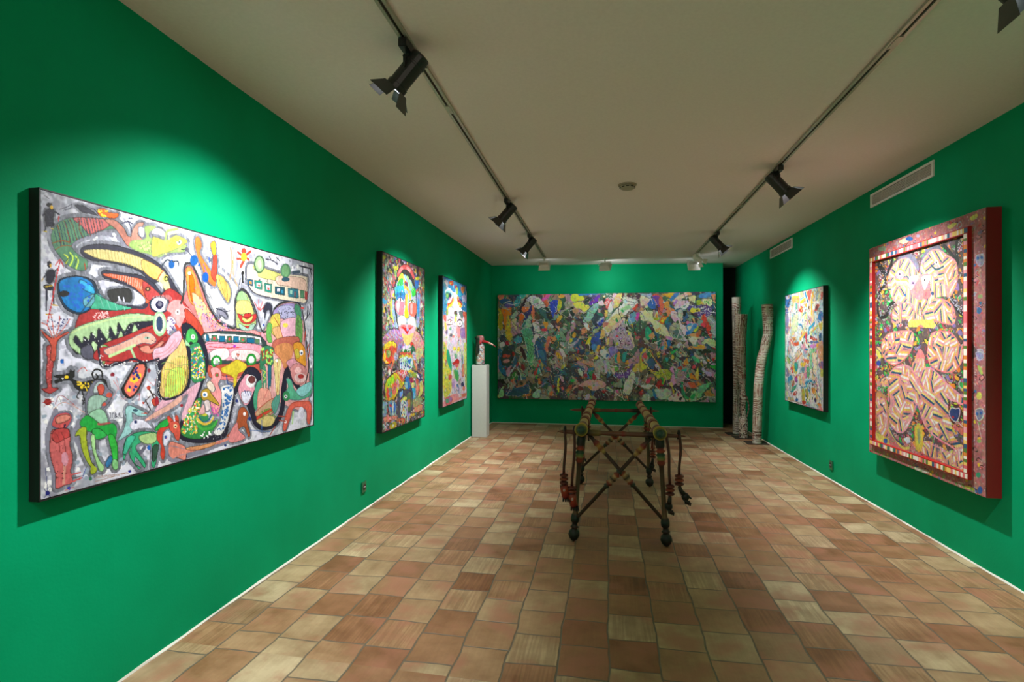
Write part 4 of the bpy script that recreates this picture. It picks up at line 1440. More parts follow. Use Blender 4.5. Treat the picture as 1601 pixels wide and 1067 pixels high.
ART['log1']='''M 8a6052 .8 60
H 6a4a3c 7 20 0 0,0,153,0,153,122,0,122
H e4ddd0 5 40 3 0,0,153,0,153,122,0,122
H 6a4a3c 7 20 0 153,0,306,0,306,122,153,122
H e4ddd0 5 40 3 153,0,306,0,306,122,153,122
H 8a6052 7 20 0 306,0,460,0,460,122,306,122
H e4ddd0 5 40 3 306,0,460,0,460,122,306,122
L e0d8c8 7 0,122,460,133
Q bfb6a2 307,10,347,10,347,112,307,112
H 6a4a3c 9 26 0 0,122,153,122,153,285,0,285
H e4ddd0 5 52 3 0,122,153,122,153,285,0,285
H 8a5646 9 26 0 153,122,306,122,306,285,153,285
H e4ddd0 5 52 3 153,122,306,122,306,285,153,285
H 6a4a3c 9 26 0 306,122,460,122,460,285,306,285
H e4ddd0 5 52 3 306,122,460,122,460,285,306,285
L e0d8c8 7 0,285,460,266
Q bfb6a2 199,132,239,132,239,275,199,275
H 6a4a3c 9 26 90 0,285,153,285,153,519,0,519
H e4ddd0 5 52 93 0,285,153,285,153,519,0,519
H 8a5646 9 26 90 153,285,306,285,306,519,153,519
H e4ddd0 5 52 93 153,285,306,285,306,519,153,519
H 6a4a3c 9 26 90 306,285,460,285,460,519,306,519
H e4ddd0 5 52 93 306,285,460,285,460,519,306,519
L 3a2822 7 0,519,460,534
Q bfb6a2 84,295,124,295,124,509,84,509
H 6a4a3c 7 20 90 0,519,153,519,153,652,0,652
H e4ddd0 5 40 93 0,519,153,519,153,652,0,652
H 8a6052 7 20 90 153,519,306,519,306,652,153,652
H e4ddd0 5 40 93 153,519,306,519,306,652,153,652
H 8a6052 7 20 90 306,519,460,519,460,652,306,652
H e4ddd0 5 40 93 306,519,460,519,460,652,306,652
L 3a2822 7 0,652,460,664
H 6a4a3c 6 16 90 0,652,153,652,153,814,0,814
H e4ddd0 5 32 93 0,652,153,652,153,814,0,814
H 8a5646 6 16 0 153,652,306,652,306,814,153,814
H e4ddd0 5 32 3 153,652,306,652,306,814,153,814
H 8a5646 6 16 0 306,652,460,652,460,814,306,814
H e4ddd0 5 32 3 306,652,460,652,460,814,306,814
L e0d8c8 7 0,814,460,824
Q bfb6a2 293,662,333,662,333,804,293,804
H 8a6052 7 20 90 0,814,153,814,153,975,0,975
H e4ddd0 5 40 93 0,814,153,814,153,975,0,975
H 8a5646 7 20 0 153,814,306,814,306,975,153,975
H e4ddd0 5 40 3 153,814,306,814,306,975,153,975
H 8a6052 7 20 0 306,814,460,814,460,975,306,975
H e4ddd0 5 40 3 306,814,460,814,460,975,306,975
L 3a2822 7 0,975,460,978
H 8a5646 7 20 0 0,975,153,975,153,1083,0,1083
H e4ddd0 5 40 3 0,975,153,975,153,1083,0,1083
H 8a6052 7 20 0 153,975,306,975,306,1083,153,1083
H e4ddd0 5 40 3 153,975,306,975,306,1083,153,1083
H 8a6052 7 20 0 306,975,460,975,460,1083,306,1083
H e4ddd0 5 40 3 306,975,460,975,460,1083,306,1083
L e0d8c8 7 0,1083,460,1097
H 8a5646 9 26 90 0,1083,153,1083,153,1262,0,1262
H e4ddd0 5 52 93 0,1083,153,1083,153,1262,0,1262
H 6a4a3c 9 26 90 153,1083,306,1083,306,1262,153,1262
H e4ddd0 5 52 93 153,1083,306,1083,306,1262,153,1262
H 8a5646 9 26 90 306,1083,460,1083,460,1262,306,1262
H e4ddd0 5 52 93 306,1083,460,1083,460,1262,306,1262
L e0d8c8 7 0,1262,460,1266
H 8a5646 9 26 -20 0,1262,153,1262,153,1479,0,1479
H e4ddd0 5 52 -17 0,1262,153,1262,153,1479,0,1479
H 6a4a3c 9 26 -20 153,1262,306,1262,306,1479,153,1479
H e4ddd0 5 52 -17 153,1262,306,1262,306,1479,153,1479
H 6a4a3c 9 26 -20 306,1262,460,1262,460,1479,306,1479
H e4ddd0 5 52 -17 306,1262,460,1262,460,1479,306,1479
L 3a2822 7 0,1479,460,1495
H 6a4a3c 7 20 90 0,1479,153,1479,153,1713,0,1713
H e4ddd0 5 40 93 0,1479,153,1479,153,1713,0,1713
H 8a6052 7 20 90 153,1479,306,1479,306,1713,153,1713
H e4ddd0 5 40 93 153,1479,306,1479,306,1713,153,1713
H 6a4a3c 7 20 90 306,1479,460,1479,460,1713,306,1713
H e4ddd0 5 40 93 306,1479,460,1479,460,1713,306,1713
L e0d8c8 7 0,1713,460,1707
H 8a6052 6 16 90 0,1713,153,1713,153,1893,0,1893
H e4ddd0 5 32 93 0,1713,153,1713,153,1893,0,1893
H 8a6052 6 16 0 153,1713,306,1713,306,1893,153,1893
H e4ddd0 5 32 3 153,1713,306,1713,306,1893,153,1893
H 6a4a3c 6 16 0 306,1713,460,1713,460,1893,306,1893
H e4ddd0 5 32 3 306,1713,460,1713,460,1893,306,1893
L e0d8c8 7 0,1893,460,1890
Q bfb6a2 40,1723,80,1723,80,1883,40,1883
N .08 60
L dcd4c4 7 0,330,460,330
L dcd4c4 7 0,365,460,365
L dcd4c4 7 0,400,460,400
L 5a2a26 7 0,348,460,348
L 5a2a26 7 0,382,460,382
L 3a2a24 7 0,1740,460,1740
L 3a2a24 6 0,1790,460,1790
L 3a2a24 6 0,1840,460,1840'''
ART['log2']='''M 7a5244 .8 60
H 6a4a3c 6 16 0 0,0,153,0,153,175,0,175
H e4ddd0 5 32 3 0,0,153,0,153,175,0,175
H 8a5646 6 16 0 153,0,306,0,306,175,153,175
H e4ddd0 5 32 3 153,0,306,0,306,175,153,175
H 6a4a3c 6 16 90 306,0,460,0,460,175,306,175
H e4ddd0 5 32 93 306,0,460,0,460,175,306,175
L e0d8c8 7 0,175,460,193
Q bfb6a2 250,10,290,10,290,165,250,165
H 8a5646 7 20 90 0,175,153,175,153,355,0,355
H e4ddd0 5 40 93 0,175,153,175,153,355,0,355
H 8a5646 7 20 0 153,175,306,175,306,355,153,355
H e4ddd0 5 40 3 153,175,306,175,306,355,153,355
H 7a5244 7 20 90 306,175,460,175,460,355,306,355
H e4ddd0 5 40 93 306,175,460,175,460,355,306,355
L e0d8c8 7 0,355,460,358
H 8a5646 7 20 90 0,355,153,355,153,465,0,465
H e4ddd0 5 40 93 0,355,153,355,153,465,0,465
H 7a5244 7 20 90 153,355,306,355,306,465,153,465
H e4ddd0 5 40 93 153,355,306,355,306,465,153,465
H 7a5244 7 20 90 306,355,460,355,460,465,306,465
H e4ddd0 5 40 93 306,355,460,355,460,465,306,465
L e0d8c8 7 0,465,460,465
Q bfb6a2 187,365,227,365,227,455,187,455
H 6a4a3c 9 26 20 0,465,153,465,153,579,0,579
H e4ddd0 5 52 23 0,465,153,465,153,579,0,579
H 8a5646 9 26 0 153,465,306,465,306,579,153,579
H e4ddd0 5 52 3 153,465,306,465,306,579,153,579
H 8a5646 9 26 90 306,465,460,465,460,579,306,579
H e4ddd0 5 52 93 306,465,460,465,460,579,306,579
L 3a2822 7 0,579,460,582
H 8a5646 7 20 0 0,579,153,579,153,755,0,755
H e4ddd0 5 40 3 0,579,153,579,153,755,0,755
H 6a4a3c 7 20 0 153,579,306,579,306,755,153,755
H e4ddd0 5 40 3 153,579,306,579,306,755,153,755
H 6a4a3c 7 20 90 306,579,460,579,460,755,306,755
H e4ddd0 5 40 93 306,579,460,579,460,755,306,755
L 3a2822 7 0,755,460,764
H 6a4a3c 9 26 0 0,755,153,755,153,880,0,880
H e4ddd0 5 52 3 0,755,153,755,153,880,0,880
H 6a4a3c 9 26 20 153,755,306,755,306,880,153,880
H e4ddd0 5 52 23 153,755,306,755,306,880,153,880
H 8a5646 9 26 20 306,755,460,755,460,880,306,880
H e4ddd0 5 52 23 306,755,460,755,460,880,306,880
L 3a2822 7 0,880,460,890
Q bfb6a2 352,765,392,765,392,870,352,870
H 6a4a3c 9 26 0 0,880,153,880,153,1029,0,1029
H e4ddd0 5 52 3 0,880,153,880,153,1029,0,1029
H 6a4a3c 9 26 20 153,880,306,880,306,1029,153,1029
H e4ddd0 5 52 23 153,880,306,880,306,1029,153,1029
H 8a5646 9 26 90 306,880,460,880,460,1029,306,1029
H e4ddd0 5 52 93 306,880,460,880,460,1029,306,1029
L e0d8c8 7 0,1029,460,1030
H 7a5244 9 26 0 0,1029,153,1029,153,1200,0,1200
H e4ddd0 5 52 3 0,1029,153,1029,153,1200,0,1200
H 6a4a3c 9 26 0 153,1029,306,1029,306,1200,153,1200
H e4ddd0 5 52 3 153,1029,306,1029,306,1200,153,1200
H 8a5646 9 26 0 306,1029,460,1029,460,1200,306,1200
H e4ddd0 5 52 3 306,1029,460,1029,460,1200,306,1200
L e0d8c8 7 0,1200,460,1213
Q bfb6a2 97,1039,137,1039,137,1190,97,1190
H 7a5244 7 20 0 0,1200,153,1200,153,1362,0,1362
H e4ddd0 5 40 3 0,1200,153,1200,153,1362,0,1362
H 6a4a3c 7 20 90 153,1200,306,1200,306,1362,153,1362
H e4ddd0 5 40 93 153,1200,306,1200,306,1362,153,1362
H 7a5244 7 20 0 306,1200,460,1200,460,1362,306,1362
H e4ddd0 5 40 3 306,1200,460,1200,460,1362,306,1362
L e0d8c8 7 0,1362,460,1347
Q bfb6a2 24,1210,64,1210,64,1352,24,1352
H 7a5244 7 20 90 0,1362,153,1362,153,1443,0,1443
H e4ddd0 5 40 93 0,1362,153,1362,153,1443,0,1443
H 8a5646 7 20 0 153,1362,306,1362,306,1443,153,1443
H e4ddd0 5 40 3 153,1362,306,1362,306,1443,153,1443
H 8a5646 7 20 0 306,1362,460,1362,460,1443,306,1443
H e4ddd0 5 40 3 306,1362,460,1362,460,1443,306,1443
L e0d8c8 7 0,1443,460,1447
H 7a5244 6 16 0 0,1443,153,1443,153,1602,0,1602
H e4ddd0 5 32 3 0,1443,153,1443,153,1602,0,1602
H 8a5646 6 16 90 153,1443,306,1443,306,1602,153,1602
H e4ddd0 5 32 93 153,1443,306,1443,306,1602,153,1602
H 6a4a3c 6 16 0 306,1443,460,1443,460,1602,306,1602
H e4ddd0 5 32 3 306,1443,460,1443,460,1602,306,1602
L 3a2822 7 0,1602,460,1613
Q bfb6a2 165,1453,205,1453,205,1592,165,1592
H 6a4a3c 6 16 90 0,1602,153,1602,153,1758,0,1758
H e4ddd0 5 32 93 0,1602,153,1602,153,1758,0,1758
H 6a4a3c 6 16 -20 153,1602,306,1602,306,1758,153,1758
H e4ddd0 5 32 -17 153,1602,306,1602,306,1758,153,1758
H 7a5244 6 16 -20 306,1602,460,1602,460,1758,306,1758
H e4ddd0 5 32 -17 306,1602,460,1602,460,1758,306,1758
L 3a2822 7 0,1758,460,1744
Q bfb6a2 290,1612,330,1612,330,1748,290,1748
H 6a4a3c 9 26 0 0,1758,153,1758,153,1800,0,1800
H e4ddd0 5 52 3 0,1758,153,1758,153,1800,0,1800
H 7a5244 9 26 90 153,1758,306,1758,306,1800,153,1800
H e4ddd0 5 52 93 153,1758,306,1758,306,1800,153,1800
H 6a4a3c 9 26 90 306,1758,460,1758,460,1800,306,1800
H e4ddd0 5 52 93 306,1758,460,1758,460,1800,306,1800
L 3a2822 7 0,1800,460,1818
N .08 60
Q a0988c 0,940,460,940,460,975,0,975
D 2a221e 12 130 0,1000,460,1000,460,1800,0,1800
D ccc4b8 9 200 0,1000,460,1000,460,1800,0,1800'''
ART['log3']='''M 584a40 .8 60
H 8a5646 6 16 90 0,0,140,0,140,181,0,181
H e4ddd0 5 32 93 0,0,140,0,140,181,0,181
H 8a5646 6 16 0 140,0,280,0,280,181,140,181
H e4ddd0 5 32 3 140,0,280,0,280,181,140,181
H 8a5646 6 16 20 280,0,420,0,420,181,280,181
H e4ddd0 5 32 23 280,0,420,0,420,181,280,181
L e0d8c8 7 0,181,420,191
Q bfb6a2 78,10,118,10,118,171,78,171
H 6a4a3c 9 26 0 0,181,140,181,140,502,0,502
H e4ddd0 5 52 3 0,181,140,181,140,502,0,502
H 584a40 9 26 90 140,181,280,181,280,502,140,502
H e4ddd0 5 52 93 140,181,280,181,280,502,140,502
H 8a5646 9 26 90 280,181,420,181,420,502,280,502
H e4ddd0 5 52 93 280,181,420,181,420,502,280,502
L 3a2822 7 0,502,420,482
H 584a40 6 16 90 0,502,140,502,140,652,0,652
H e4ddd0 5 32 93 0,502,140,502,140,652,0,652
H 6a4a3c 6 16 90 140,502,280,502,280,652,140,652
H e4ddd0 5 32 93 140,502,280,502,280,652,140,652
H 8a5646 6 16 0 280,502,420,502,420,652,280,652
H e4ddd0 5 32 3 280,502,420,502,420,652,280,652
L 3a2822 7 0,652,420,657
H 584a40 7 20 0 0,652,140,652,140,896,0,896
H e4ddd0 5 40 3 0,652,140,652,140,896,0,896
H 6a4a3c 7 20 0 140,652,280,652,280,896,140,896
H e4ddd0 5 40 3 140,652,280,652,280,896,140,896
H 6a4a3c 7 20 0 280,652,420,652,420,896,280,896
H e4ddd0 5 40 3 280,652,420,652,420,896,280,896
L 3a2822 7 0,896,420,916
H 8a5646 9 26 90 0,896,140,896,140,1112,0,1112
H e4ddd0 5 52 93 0,896,140,896,140,1112,0,1112
H 8a5646 9 26 0 140,896,280,896,280,1112,140,1112
H e4ddd0 5 52 3 140,896,280,896,280,1112,140,1112
H 6a4a3c 9 26 90 280,896,420,896,420,1112,280,1112
H e4ddd0 5 52 93 280,896,420,896,420,1112,280,1112
L e0d8c8 7 0,1112,420,1109
H 8a5646 9 26 90 0,1112,140,1112,140,1373,0,1373
H e4ddd0 5 52 93 0,1112,140,1112,140,1373,0,1373
H 8a5646 9 26 0 140,1112,280,1112,280,1373,140,1373
H e4ddd0 5 52 3 140,1112,280,1112,280,1373,140,1373
H 8a5646 9 26 0 280,1112,420,1112,420,1373,280,1373
H e4ddd0 5 52 3 280,1112,420,1112,420,1373,280,1373
L 3a2822 7 0,1373,420,1371
Q bfb6a2 161,1122,201,1122,201,1363,161,1363
H 584a40 6 16 90 0,1373,140,1373,140,1629,0,1629
H e4ddd0 5 32 93 0,1373,140,1373,140,1629,0,1629
H 584a40 6 16 0 140,1373,280,1373,280,1629,140,1629
H e4ddd0 5 32 3 140,1373,280,1373,280,1629,140,1629
H 6a4a3c 6 16 90 280,1373,420,1373,420,1629,280,1629
H e4ddd0 5 32 93 280,1373,420,1373,420,1629,280,1629
L 3a2822 7 0,1629,420,1635
H 8a5646 6 16 0 0,1629,140,1629,140,1775,0,1775
H e4ddd0 5 32 3 0,1629,140,1629,140,1775,0,1775
H 8a5646 6 16 90 140,1629,280,1629,280,1775,140,1775
H e4ddd0 5 32 93 140,1629,280,1629,280,1775,140,1775
H 8a5646 6 16 90 280,1629,420,1629,420,1775,280,1775
H e4ddd0 5 32 93 280,1629,420,1629,420,1775,280,1775
L e0d8c8 7 0,1775,420,1757
Q bfb6a2 25,1639,65,1639,65,1765,25,1765
H 6a4a3c 6 16 0 0,1775,140,1775,140,2023,0,2023
H e4ddd0 5 32 3 0,1775,140,1775,140,2023,0,2023
H 584a40 6 16 90 140,1775,280,1775,280,2023,140,2023
H e4ddd0 5 32 93 140,1775,280,1775,280,2023,140,2023
H 6a4a3c 6 16 0 280,1775,420,1775,420,2023,280,2023
H e4ddd0 5 32 3 280,1775,420,1775,420,2023,280,2023
L 3a2822 7 0,2023,420,2026
N .08 60
Q b4aea2 0,0,420,0,420,90,0,90'''
def hex3(s):
    if len(s)==3: return np.array([int(c,16)*17 for c in s],float)/255
    return np.array([int(s[i:i+2],16) for i in (0,2,4)],float)/255
def vnoise(h,w,cell,rng,cy=None):
    cy=cy or cell
    gh,gw=int(h/cy)+3,int(w/cell)+3
    g=rng.random((gh,gw))
    y=np.arange(h)/cy;x=np.arange(w)/cell
    yi=y.astype(int);xi=x.astype(int);fy=(y-yi)[:,None];fx=(x-xi)[None,:]
    fy=fy*fy*(3-2*fy);fx=fx*fx*(3-2*fx)
    return (g[yi][:,xi]*(1-fy)*(1-fx)+g[yi+1][:,xi]*fy*(1-fx)+g[yi][:,xi+1]*(1-fy)*fx+g[yi+1][:,xi+1]*fy*fx)
def smooth(P,n=4):
    P=np.asarray(P,float);m=len(P)
    if m<4: return P
    out=[]
    for i in range(m):
        a,b,c,d=P[i-1],P[i],P[(i+1)%m],P[(i+2)%m]
        for k in range(n):
            t=k/n;out.append(.5*((2*b)+(c-a)*t+(2*a-5*b+4*c-d)*t*t+(3*b-a-3*c+d)*t**3))
    return np.array(out)
def smooth_open(P,n=4):
    P=np.asarray(P,float);m=len(P)
    if m<3: return P
    out=[]
    for i in range(m-1):
        a,b,c,d=P[max(i-1,0)],P[i],P[i+1],P[min(i+2,m-1)]
        for k in range(n):
            t=k/n;out.append(.5*((2*b)+(c-a)*t+(2*a-5*b+4*c-d)*t*t+(3*b-a-3*c+d)*t**3))
    out.append(P[-1]);return np.array(out)
class Canvas:
    """paint on a regular grid of canvas points, coordinates in millimetres"""
    def __init__(s,W,H,res,base,seed=1):
        s.W,s.H,s.r=W,H,res
        s.nx=int(round(W/res))+1;s.ny=int(round(H/res))+1
        s.a=np.empty((s.ny,s.nx,3));s.a[:]=hex3(base)
        s.rng=np.random.default_rng(seed)
        s.n1=vnoise(s.ny,s.nx,3.2,s.rng);s.n2=vnoise(s.ny,s.nx,14,s.rng);s.n3=vnoise(s.ny,s.nx,2,s.rng,9)
        s.t=.5*s.n1+.3*s.n2+.4*s.n3-.6
    def box(s,P,pad=0):
        lo=np.floor((P.min(0)-pad)/s.r).astype(int);hi=np.ceil((P.max(0)+pad)/s.r).astype(int)+1
        x0,y0=max(lo[0],0),max(lo[1],0);x1,y1=min(hi[0],s.nx),min(hi[1],s.ny)
        return x0,y0,x1,y1
    def mask(s,P):
        x0,y0,x1,y1=s.box(P)
        if x1<=x0 or y1<=y0: return None
        X=np.arange(x0,x1)*s.r;Y=np.arange(y0,y1)*s.r+1e-4
        m=np.zeros((y1-y0,x1-x0),bool)
        Q=np.roll(P,-1,0)
        for (ax,ay),(bx,by) in zip(P,Q):
            if ay==by: continue
            rows=((ay>Y)!=(by>Y))
            if not rows.any(): continue
            xs=ax+(Y[rows]-ay)*(bx-ax)/(by-ay)
            m[rows]^=(X[None,:]<xs[:,None])
        return m,(x0,y0,x1,y1)
    def put(s,m,b,col,tex=.28):
        x0,y0,x1,y1=b;v=s.a[y0:y1,x0:x1];t=s.t[y0:y1,x0:x1]
        c=hex3(col) if isinstance(col,str) else col
        v[m]=np.clip(c[None,:]*(1+tex*t[m][:,None]*1.1)+.05*tex*t[m][:,None],0,1)
    def poly(s,P,col,tex=.28):
        r=s.mask(np.asarray(P,float))
        if r: s.put(r[0],r[1],col,tex)
    halo=None
    def line(s,P,w,col,tex=.2,bg=False):
        P=np.asarray(P,float);w=max(w,s.r*.9)/2
        for a,b in zip(P[:-1],P[1:]):
            x0,y0,x1,y1=s.box(np.array([a,b]),w)
            if x1<=x0 or y1<=y0: continue
            X=np.arange(x0,x1)[None,:]*s.r-a[0];Y=np.arange(y0,y1)[:,None]*s.r-a[1]
            d=b-a;L=d@d+1e-9;t=np.clip((X*d[0]+Y*d[1])/L,0,1)
            m=(X-t*d[0])**2+(Y-t*d[1])**2<w*w
            if bg:
                q=s.a[y0:y1,x0:x1];m&=(q.min(2)>.58)&(q.max(2)-q.min(2)<.13)
            s.put(m,(x0,y0,x1,y1),col,tex)
    def inside(s,P,n):
        P=np.asarray(P,float);lo=P.min(0);hi=P.max(0);out=[];k=0
        while len(out)<n and k<60:
            k+=1;q=lo+(hi-lo)*s.rng.random((n*2,2))
            m=np.zeros(len(q),bool)
            for (ax,ay),(bx,by) in zip(P,np.roll(P,-1,0)):
                if ay==by: continue
                c=((ay>q[:,1])!=(by>q[:,1]))&(q[:,0]<ax+(q[:,1]-ay)*(bx-ax)/(by-ay));m^=c
            out+=list(q[m])
        return out[:n]
    def blob(s,c,rx,ry,ang,col,tex=.3):
        ca,sa=np.cos(ang),np.sin(ang);k=np.arange(9)/9*2*np.pi
        j=1+.25*(s.rng.random(9)-.5)*2
        x=np.cos(k)*rx*j;y=np.sin(k)*ry*j
        s.poly(smooth(np.stack([c[0]+x*ca-y*sa,c[1]+x*sa+y*ca],1),2),col,tex)
    def run(s,text):
        num=lambda t:np.array(list(map(float,t.split(','))))
        pp=lambda t:num(t).reshape(-1,2)
        for ln in text.strip().split('\n'):
            m=ln.split();k=m[0]
            if k in 'PQ':
                P=pp(m[2]);S=smooth(P) if k=='P' else P
                if s.halo:
                    e=np.ptp(S,0).max();C=np.vstack([S,S[:1]])
                    if e>45: s.line(C,s.halo*min(1,e/160)+4,'7c7f8a',.6,True)
                s.poly(S,m[1])
                if s.halo and len(m)<=3 and np.ptp(S,0).max()>25: s.line(np.vstack([S,S[:1]]),3,hex3(m[1])*.45)
                if len(m)>3: s.line(np.vstack([S,S[:1]]),float(m[4]),m[3])
            elif k=='L': s.line(smooth_open(pp(m[3])),float(m[2]),m[1])
            elif k=='E':
                cx,cy,ax,ay,bx,by=num(m[2]);t=np.arange(20)/20*2*np.pi
                s.poly(np.stack([cx+ax*np.cos(t)+bx*np.sin(t),cy+ay*np.cos(t)+by*np.sin(t)],1),m[1])
            elif k=='D':
                r=max(float(m[2]),s.r*.75)
                for q in s.inside(pp(m[4]),int(m[3])): s.blob(q,r,r*.9,0,m[1],.1)
            elif k=='H':
                P=pp(m[5]);w,sp,ang=float(m[2]),float(m[3]),np.radians(float(m[4]))
                r=s.mask(smooth(P))
                if not r: continue
                M,(x0,y0,x1,y1)=r
                X=np.arange(x0,x1)[None,:]*s.r;Y=np.arange(y0,y1)[:,None]*s.r
                ph=(X*np.cos(ang)+Y*np.sin(ang))*1. if False else (Y*np.cos(ang)-X*np.sin(ang))
                wob=(s.n2[y0:y1,x0:x1]-.5)*sp*.5
                M=M&(np.mod(ph+wob,sp)<max(w,s.r))
                s.put(M,(x0,y0,x1,y1),m[1],.2)
            elif k=='T':
                ox,oy,ux,uy,vx,vy=num(m[2]);txt=m[3];n=len(txt)
                G={'T':[(0,0,1,0),(.5,0,.5,1)],'O':[(0,0,1,0),(1,0,1,1),(1,1,0,1),(0,1,0,0)],'B':[(0,0,0,1),(0,0,.8,.25),(.8,.25,0,.5),(0,.5,1,.75),(1,.75,0,1)],'A':[(0,1,.5,0),(.5,0,1,1),(.2,.6,.8,.6)],'L':[(0,0,0,1),(0,1,1,1)]}
                for i,ch in enumerate(txt):
                    for x0,y0,x1,y1 in G.get(ch,[]):
                        f=lambda x,y:(ox+ux*(i+x*.7)/n+vx*y,oy+uy*(i+x*.7)/n+vy*y)
                        s.line(np.array([f(x0,y0),f(x1,y1)]),2.5,m[1])
            elif k=='G':
                i=m.index(':');n,r0,r1,ang=int(m[2]),float(m[3]),float(m[4]),np.radians(float(m[5]));pal=m[6:i]
                s.rng=np.random.default_rng(int(m[1]))
                for q in s.inside(pp(m[i+1]),n):
                    r=r0+(r1-r0)*s.rng.random()**1.6;c=pal[s.rng.integers(len(pal))]
                    a=ang+(s.rng.random()-.5)*1.9;e=.28+.4*s.rng.random()
                    if s.rng.random()<.3:
                        d=np.array([np.cos(a),np.sin(a)])*r;o=np.array([-d[1],d[0]])*(s.rng.random()-.5)
                        s.line(smooth_open([q-d,q+o,q+d],3),max(r*.16,s.r),c)
                    else:
                        if r>3.5*s.r and s.rng.random()<(.12 if m[1][0] in '23' else .35): s.blob(q,r*1.12+s.r,r*e*1.1+s.r,a,'222' if s.rng.random()<.7 else 'bbb',.2)
                        s.blob(q,r,r*e,a,c)
            elif k=='S':
                i=m.index(':');n,ln_,w,ang=int(m[2]),float(m[3]),float(m[4]),np.radians(float(m[5]));pal=m[6:i]
                s.rng=np.random.default_rng(int(m[1]))
                for q in s.inside(pp(m[i+1]),n):
                    a=ang+(s.rng.random()-.5)*1.6;c=pal[s.rng.integers(len(pal))];L=ln_*(.3+s.rng.random());b=(s.rng.random()-.5)*1.8;Q=[q]
                    for j in range(5):
                        a+=b/4;Q.append(Q[-1]+np.array([np.cos(a),np.sin(a)])*L/5)
                    s.line(smooth_open(Q,2),w*(.5+s.rng.random()),c)
            elif k=='W':
                amp,cell=float(m[1]),float(m[2]);s.rng=np.random.default_rng(7)
                dx=(vnoise(s.ny,s.nx,cell/s.r,s.rng)-.5)*2+(vnoise(s.ny,s.nx,cell/s.r/2.7,s.rng)-.5);dy=(vnoise(s.ny,s.nx,cell/s.r,s.rng)-.5)*2+(vnoise(s.ny,s.nx,cell/s.r/2.7,s.rng)-.5)
                Y,X=np.mgrid[0:s.ny,0:s.nx];k_=amp/s.r
                s.a=s.a[np.clip((Y+dy*k_).round().astype(int),0,s.ny-1),np.clip((X+dx*k_).round().astype(int),0,s.nx-1)]
            elif k=='N':
                amp,cell=float(m[1]),float(m[2])/s.r;s.rng=np.random.default_rng(9)
                for c in range(3):
                    n=vnoise(s.ny,s.nx,cell,s.rng)*.6+vnoise(s.ny,s.nx,max(cell/3,1.2),s.rng)*.4-.5
                    s.a[:,:,c]=np.clip(s.a[:,:,c]*(1+amp*n)+amp*.12*n,0,1)
            elif k=='M':
                amp,cell=float(m[2]),float(m[3])/s.r;s.rng=np.random.default_rng(4)
                n=vnoise(s.ny,s.nx,cell,s.rng)*.5+vnoise(s.ny,s.nx,cell/2.5,s.rng)*.3+vnoise(s.ny,s.nx,max(cell/7,1.3),s.rng)*.3
                w=np.clip((n-.52)*5,0,1)[:,:,None]*amp;s.a=s.a*(1-w)+hex3(m[1])*w
            elif k in 'VZ':
                i=m.index(':');n=int(m[2]);w=float(m[3]);pal=np.array([hex3(c) for c in m[4:i]])
                s.rng=np.random.default_rng(int(m[1]));P=pp(m[i+1])
                r=s.mask(smooth(P,3))
                if not r: continue
                M,(x0,y0,x1,y1)=r;pts=np.array(s.inside(P,n))
                if len(pts)<2: continue
                X=np.arange(x0,x1)*s.r;Y=np.arange(y0,y1)*s.r
                wx=(s.n2[y0:y1,x0:x1]-.5)*(60 if k=='V' else 0)
                d1=np.full(M.shape,1e9);d2=d1.copy();idx=np.zeros(M.shape,int)
                A=s.rng.random(len(pts))*np.pi
                for j,(px,py) in enumerate(pts):
                    ux,uy=np.cos(A[j]),np.sin(A[j])
                    dx=X[None,:]-px+wx;dy=Y[:,None]-py+wx
                    f=(.6 if k=='V' else .8)
                    d=np.sqrt(((dx*ux+dy*uy)*f)**2+((dx*uy-dy*ux))**2)
                    c=d<d1;d2=np.where(c,d1,np.minimum(d2,d));idx=np.where(c,j,idx);d1=np.where(c,d,d1)
                if k=='V':
                    C=pal[s.rng.integers(len(pal),size=len(pts))][idx]
                    C[(d2-d1)<w]=hex3('222')
                else:
                    ang=A[idx];ph=(X[None,:]*np.sin(ang)-Y[:,None]*np.cos(ang))/w
                    off=s.rng.integers(0,9,size=len(pts))[idx]
                    b=np.mod(np.floor(ph).astype(int)+off,len(pal));C=pal[b]
                    C[(d2-d1)<w*.3]=hex3('d99')
                v=s.a[y0:y1,x0:x1];t=s.t[y0:y1,x0:x1]
                v[M]=np.clip(C[M]*(1+.22*t[M][:,None]),0,1)
        return s

# lamp strengths (watts) and exposure
SPOTP=dict(L1=275,L2=280,L3=250,R1=225,R2=200,R0=170,B1=150,RW=10,F1=1.3,F2=3.6,F3=1.3)
LIGHTS=[('fill_light',(.2,-1.45,1.9),(80,0,0),(2.6,1.4),23,(1,.84,.72))]
EXPO=0.1

import bpy, bmesh, math, random
from mathutils import Vector, Matrix
random.seed(3)
SC=bpy.context.scene; COL=SC.collection
pi=math.pi
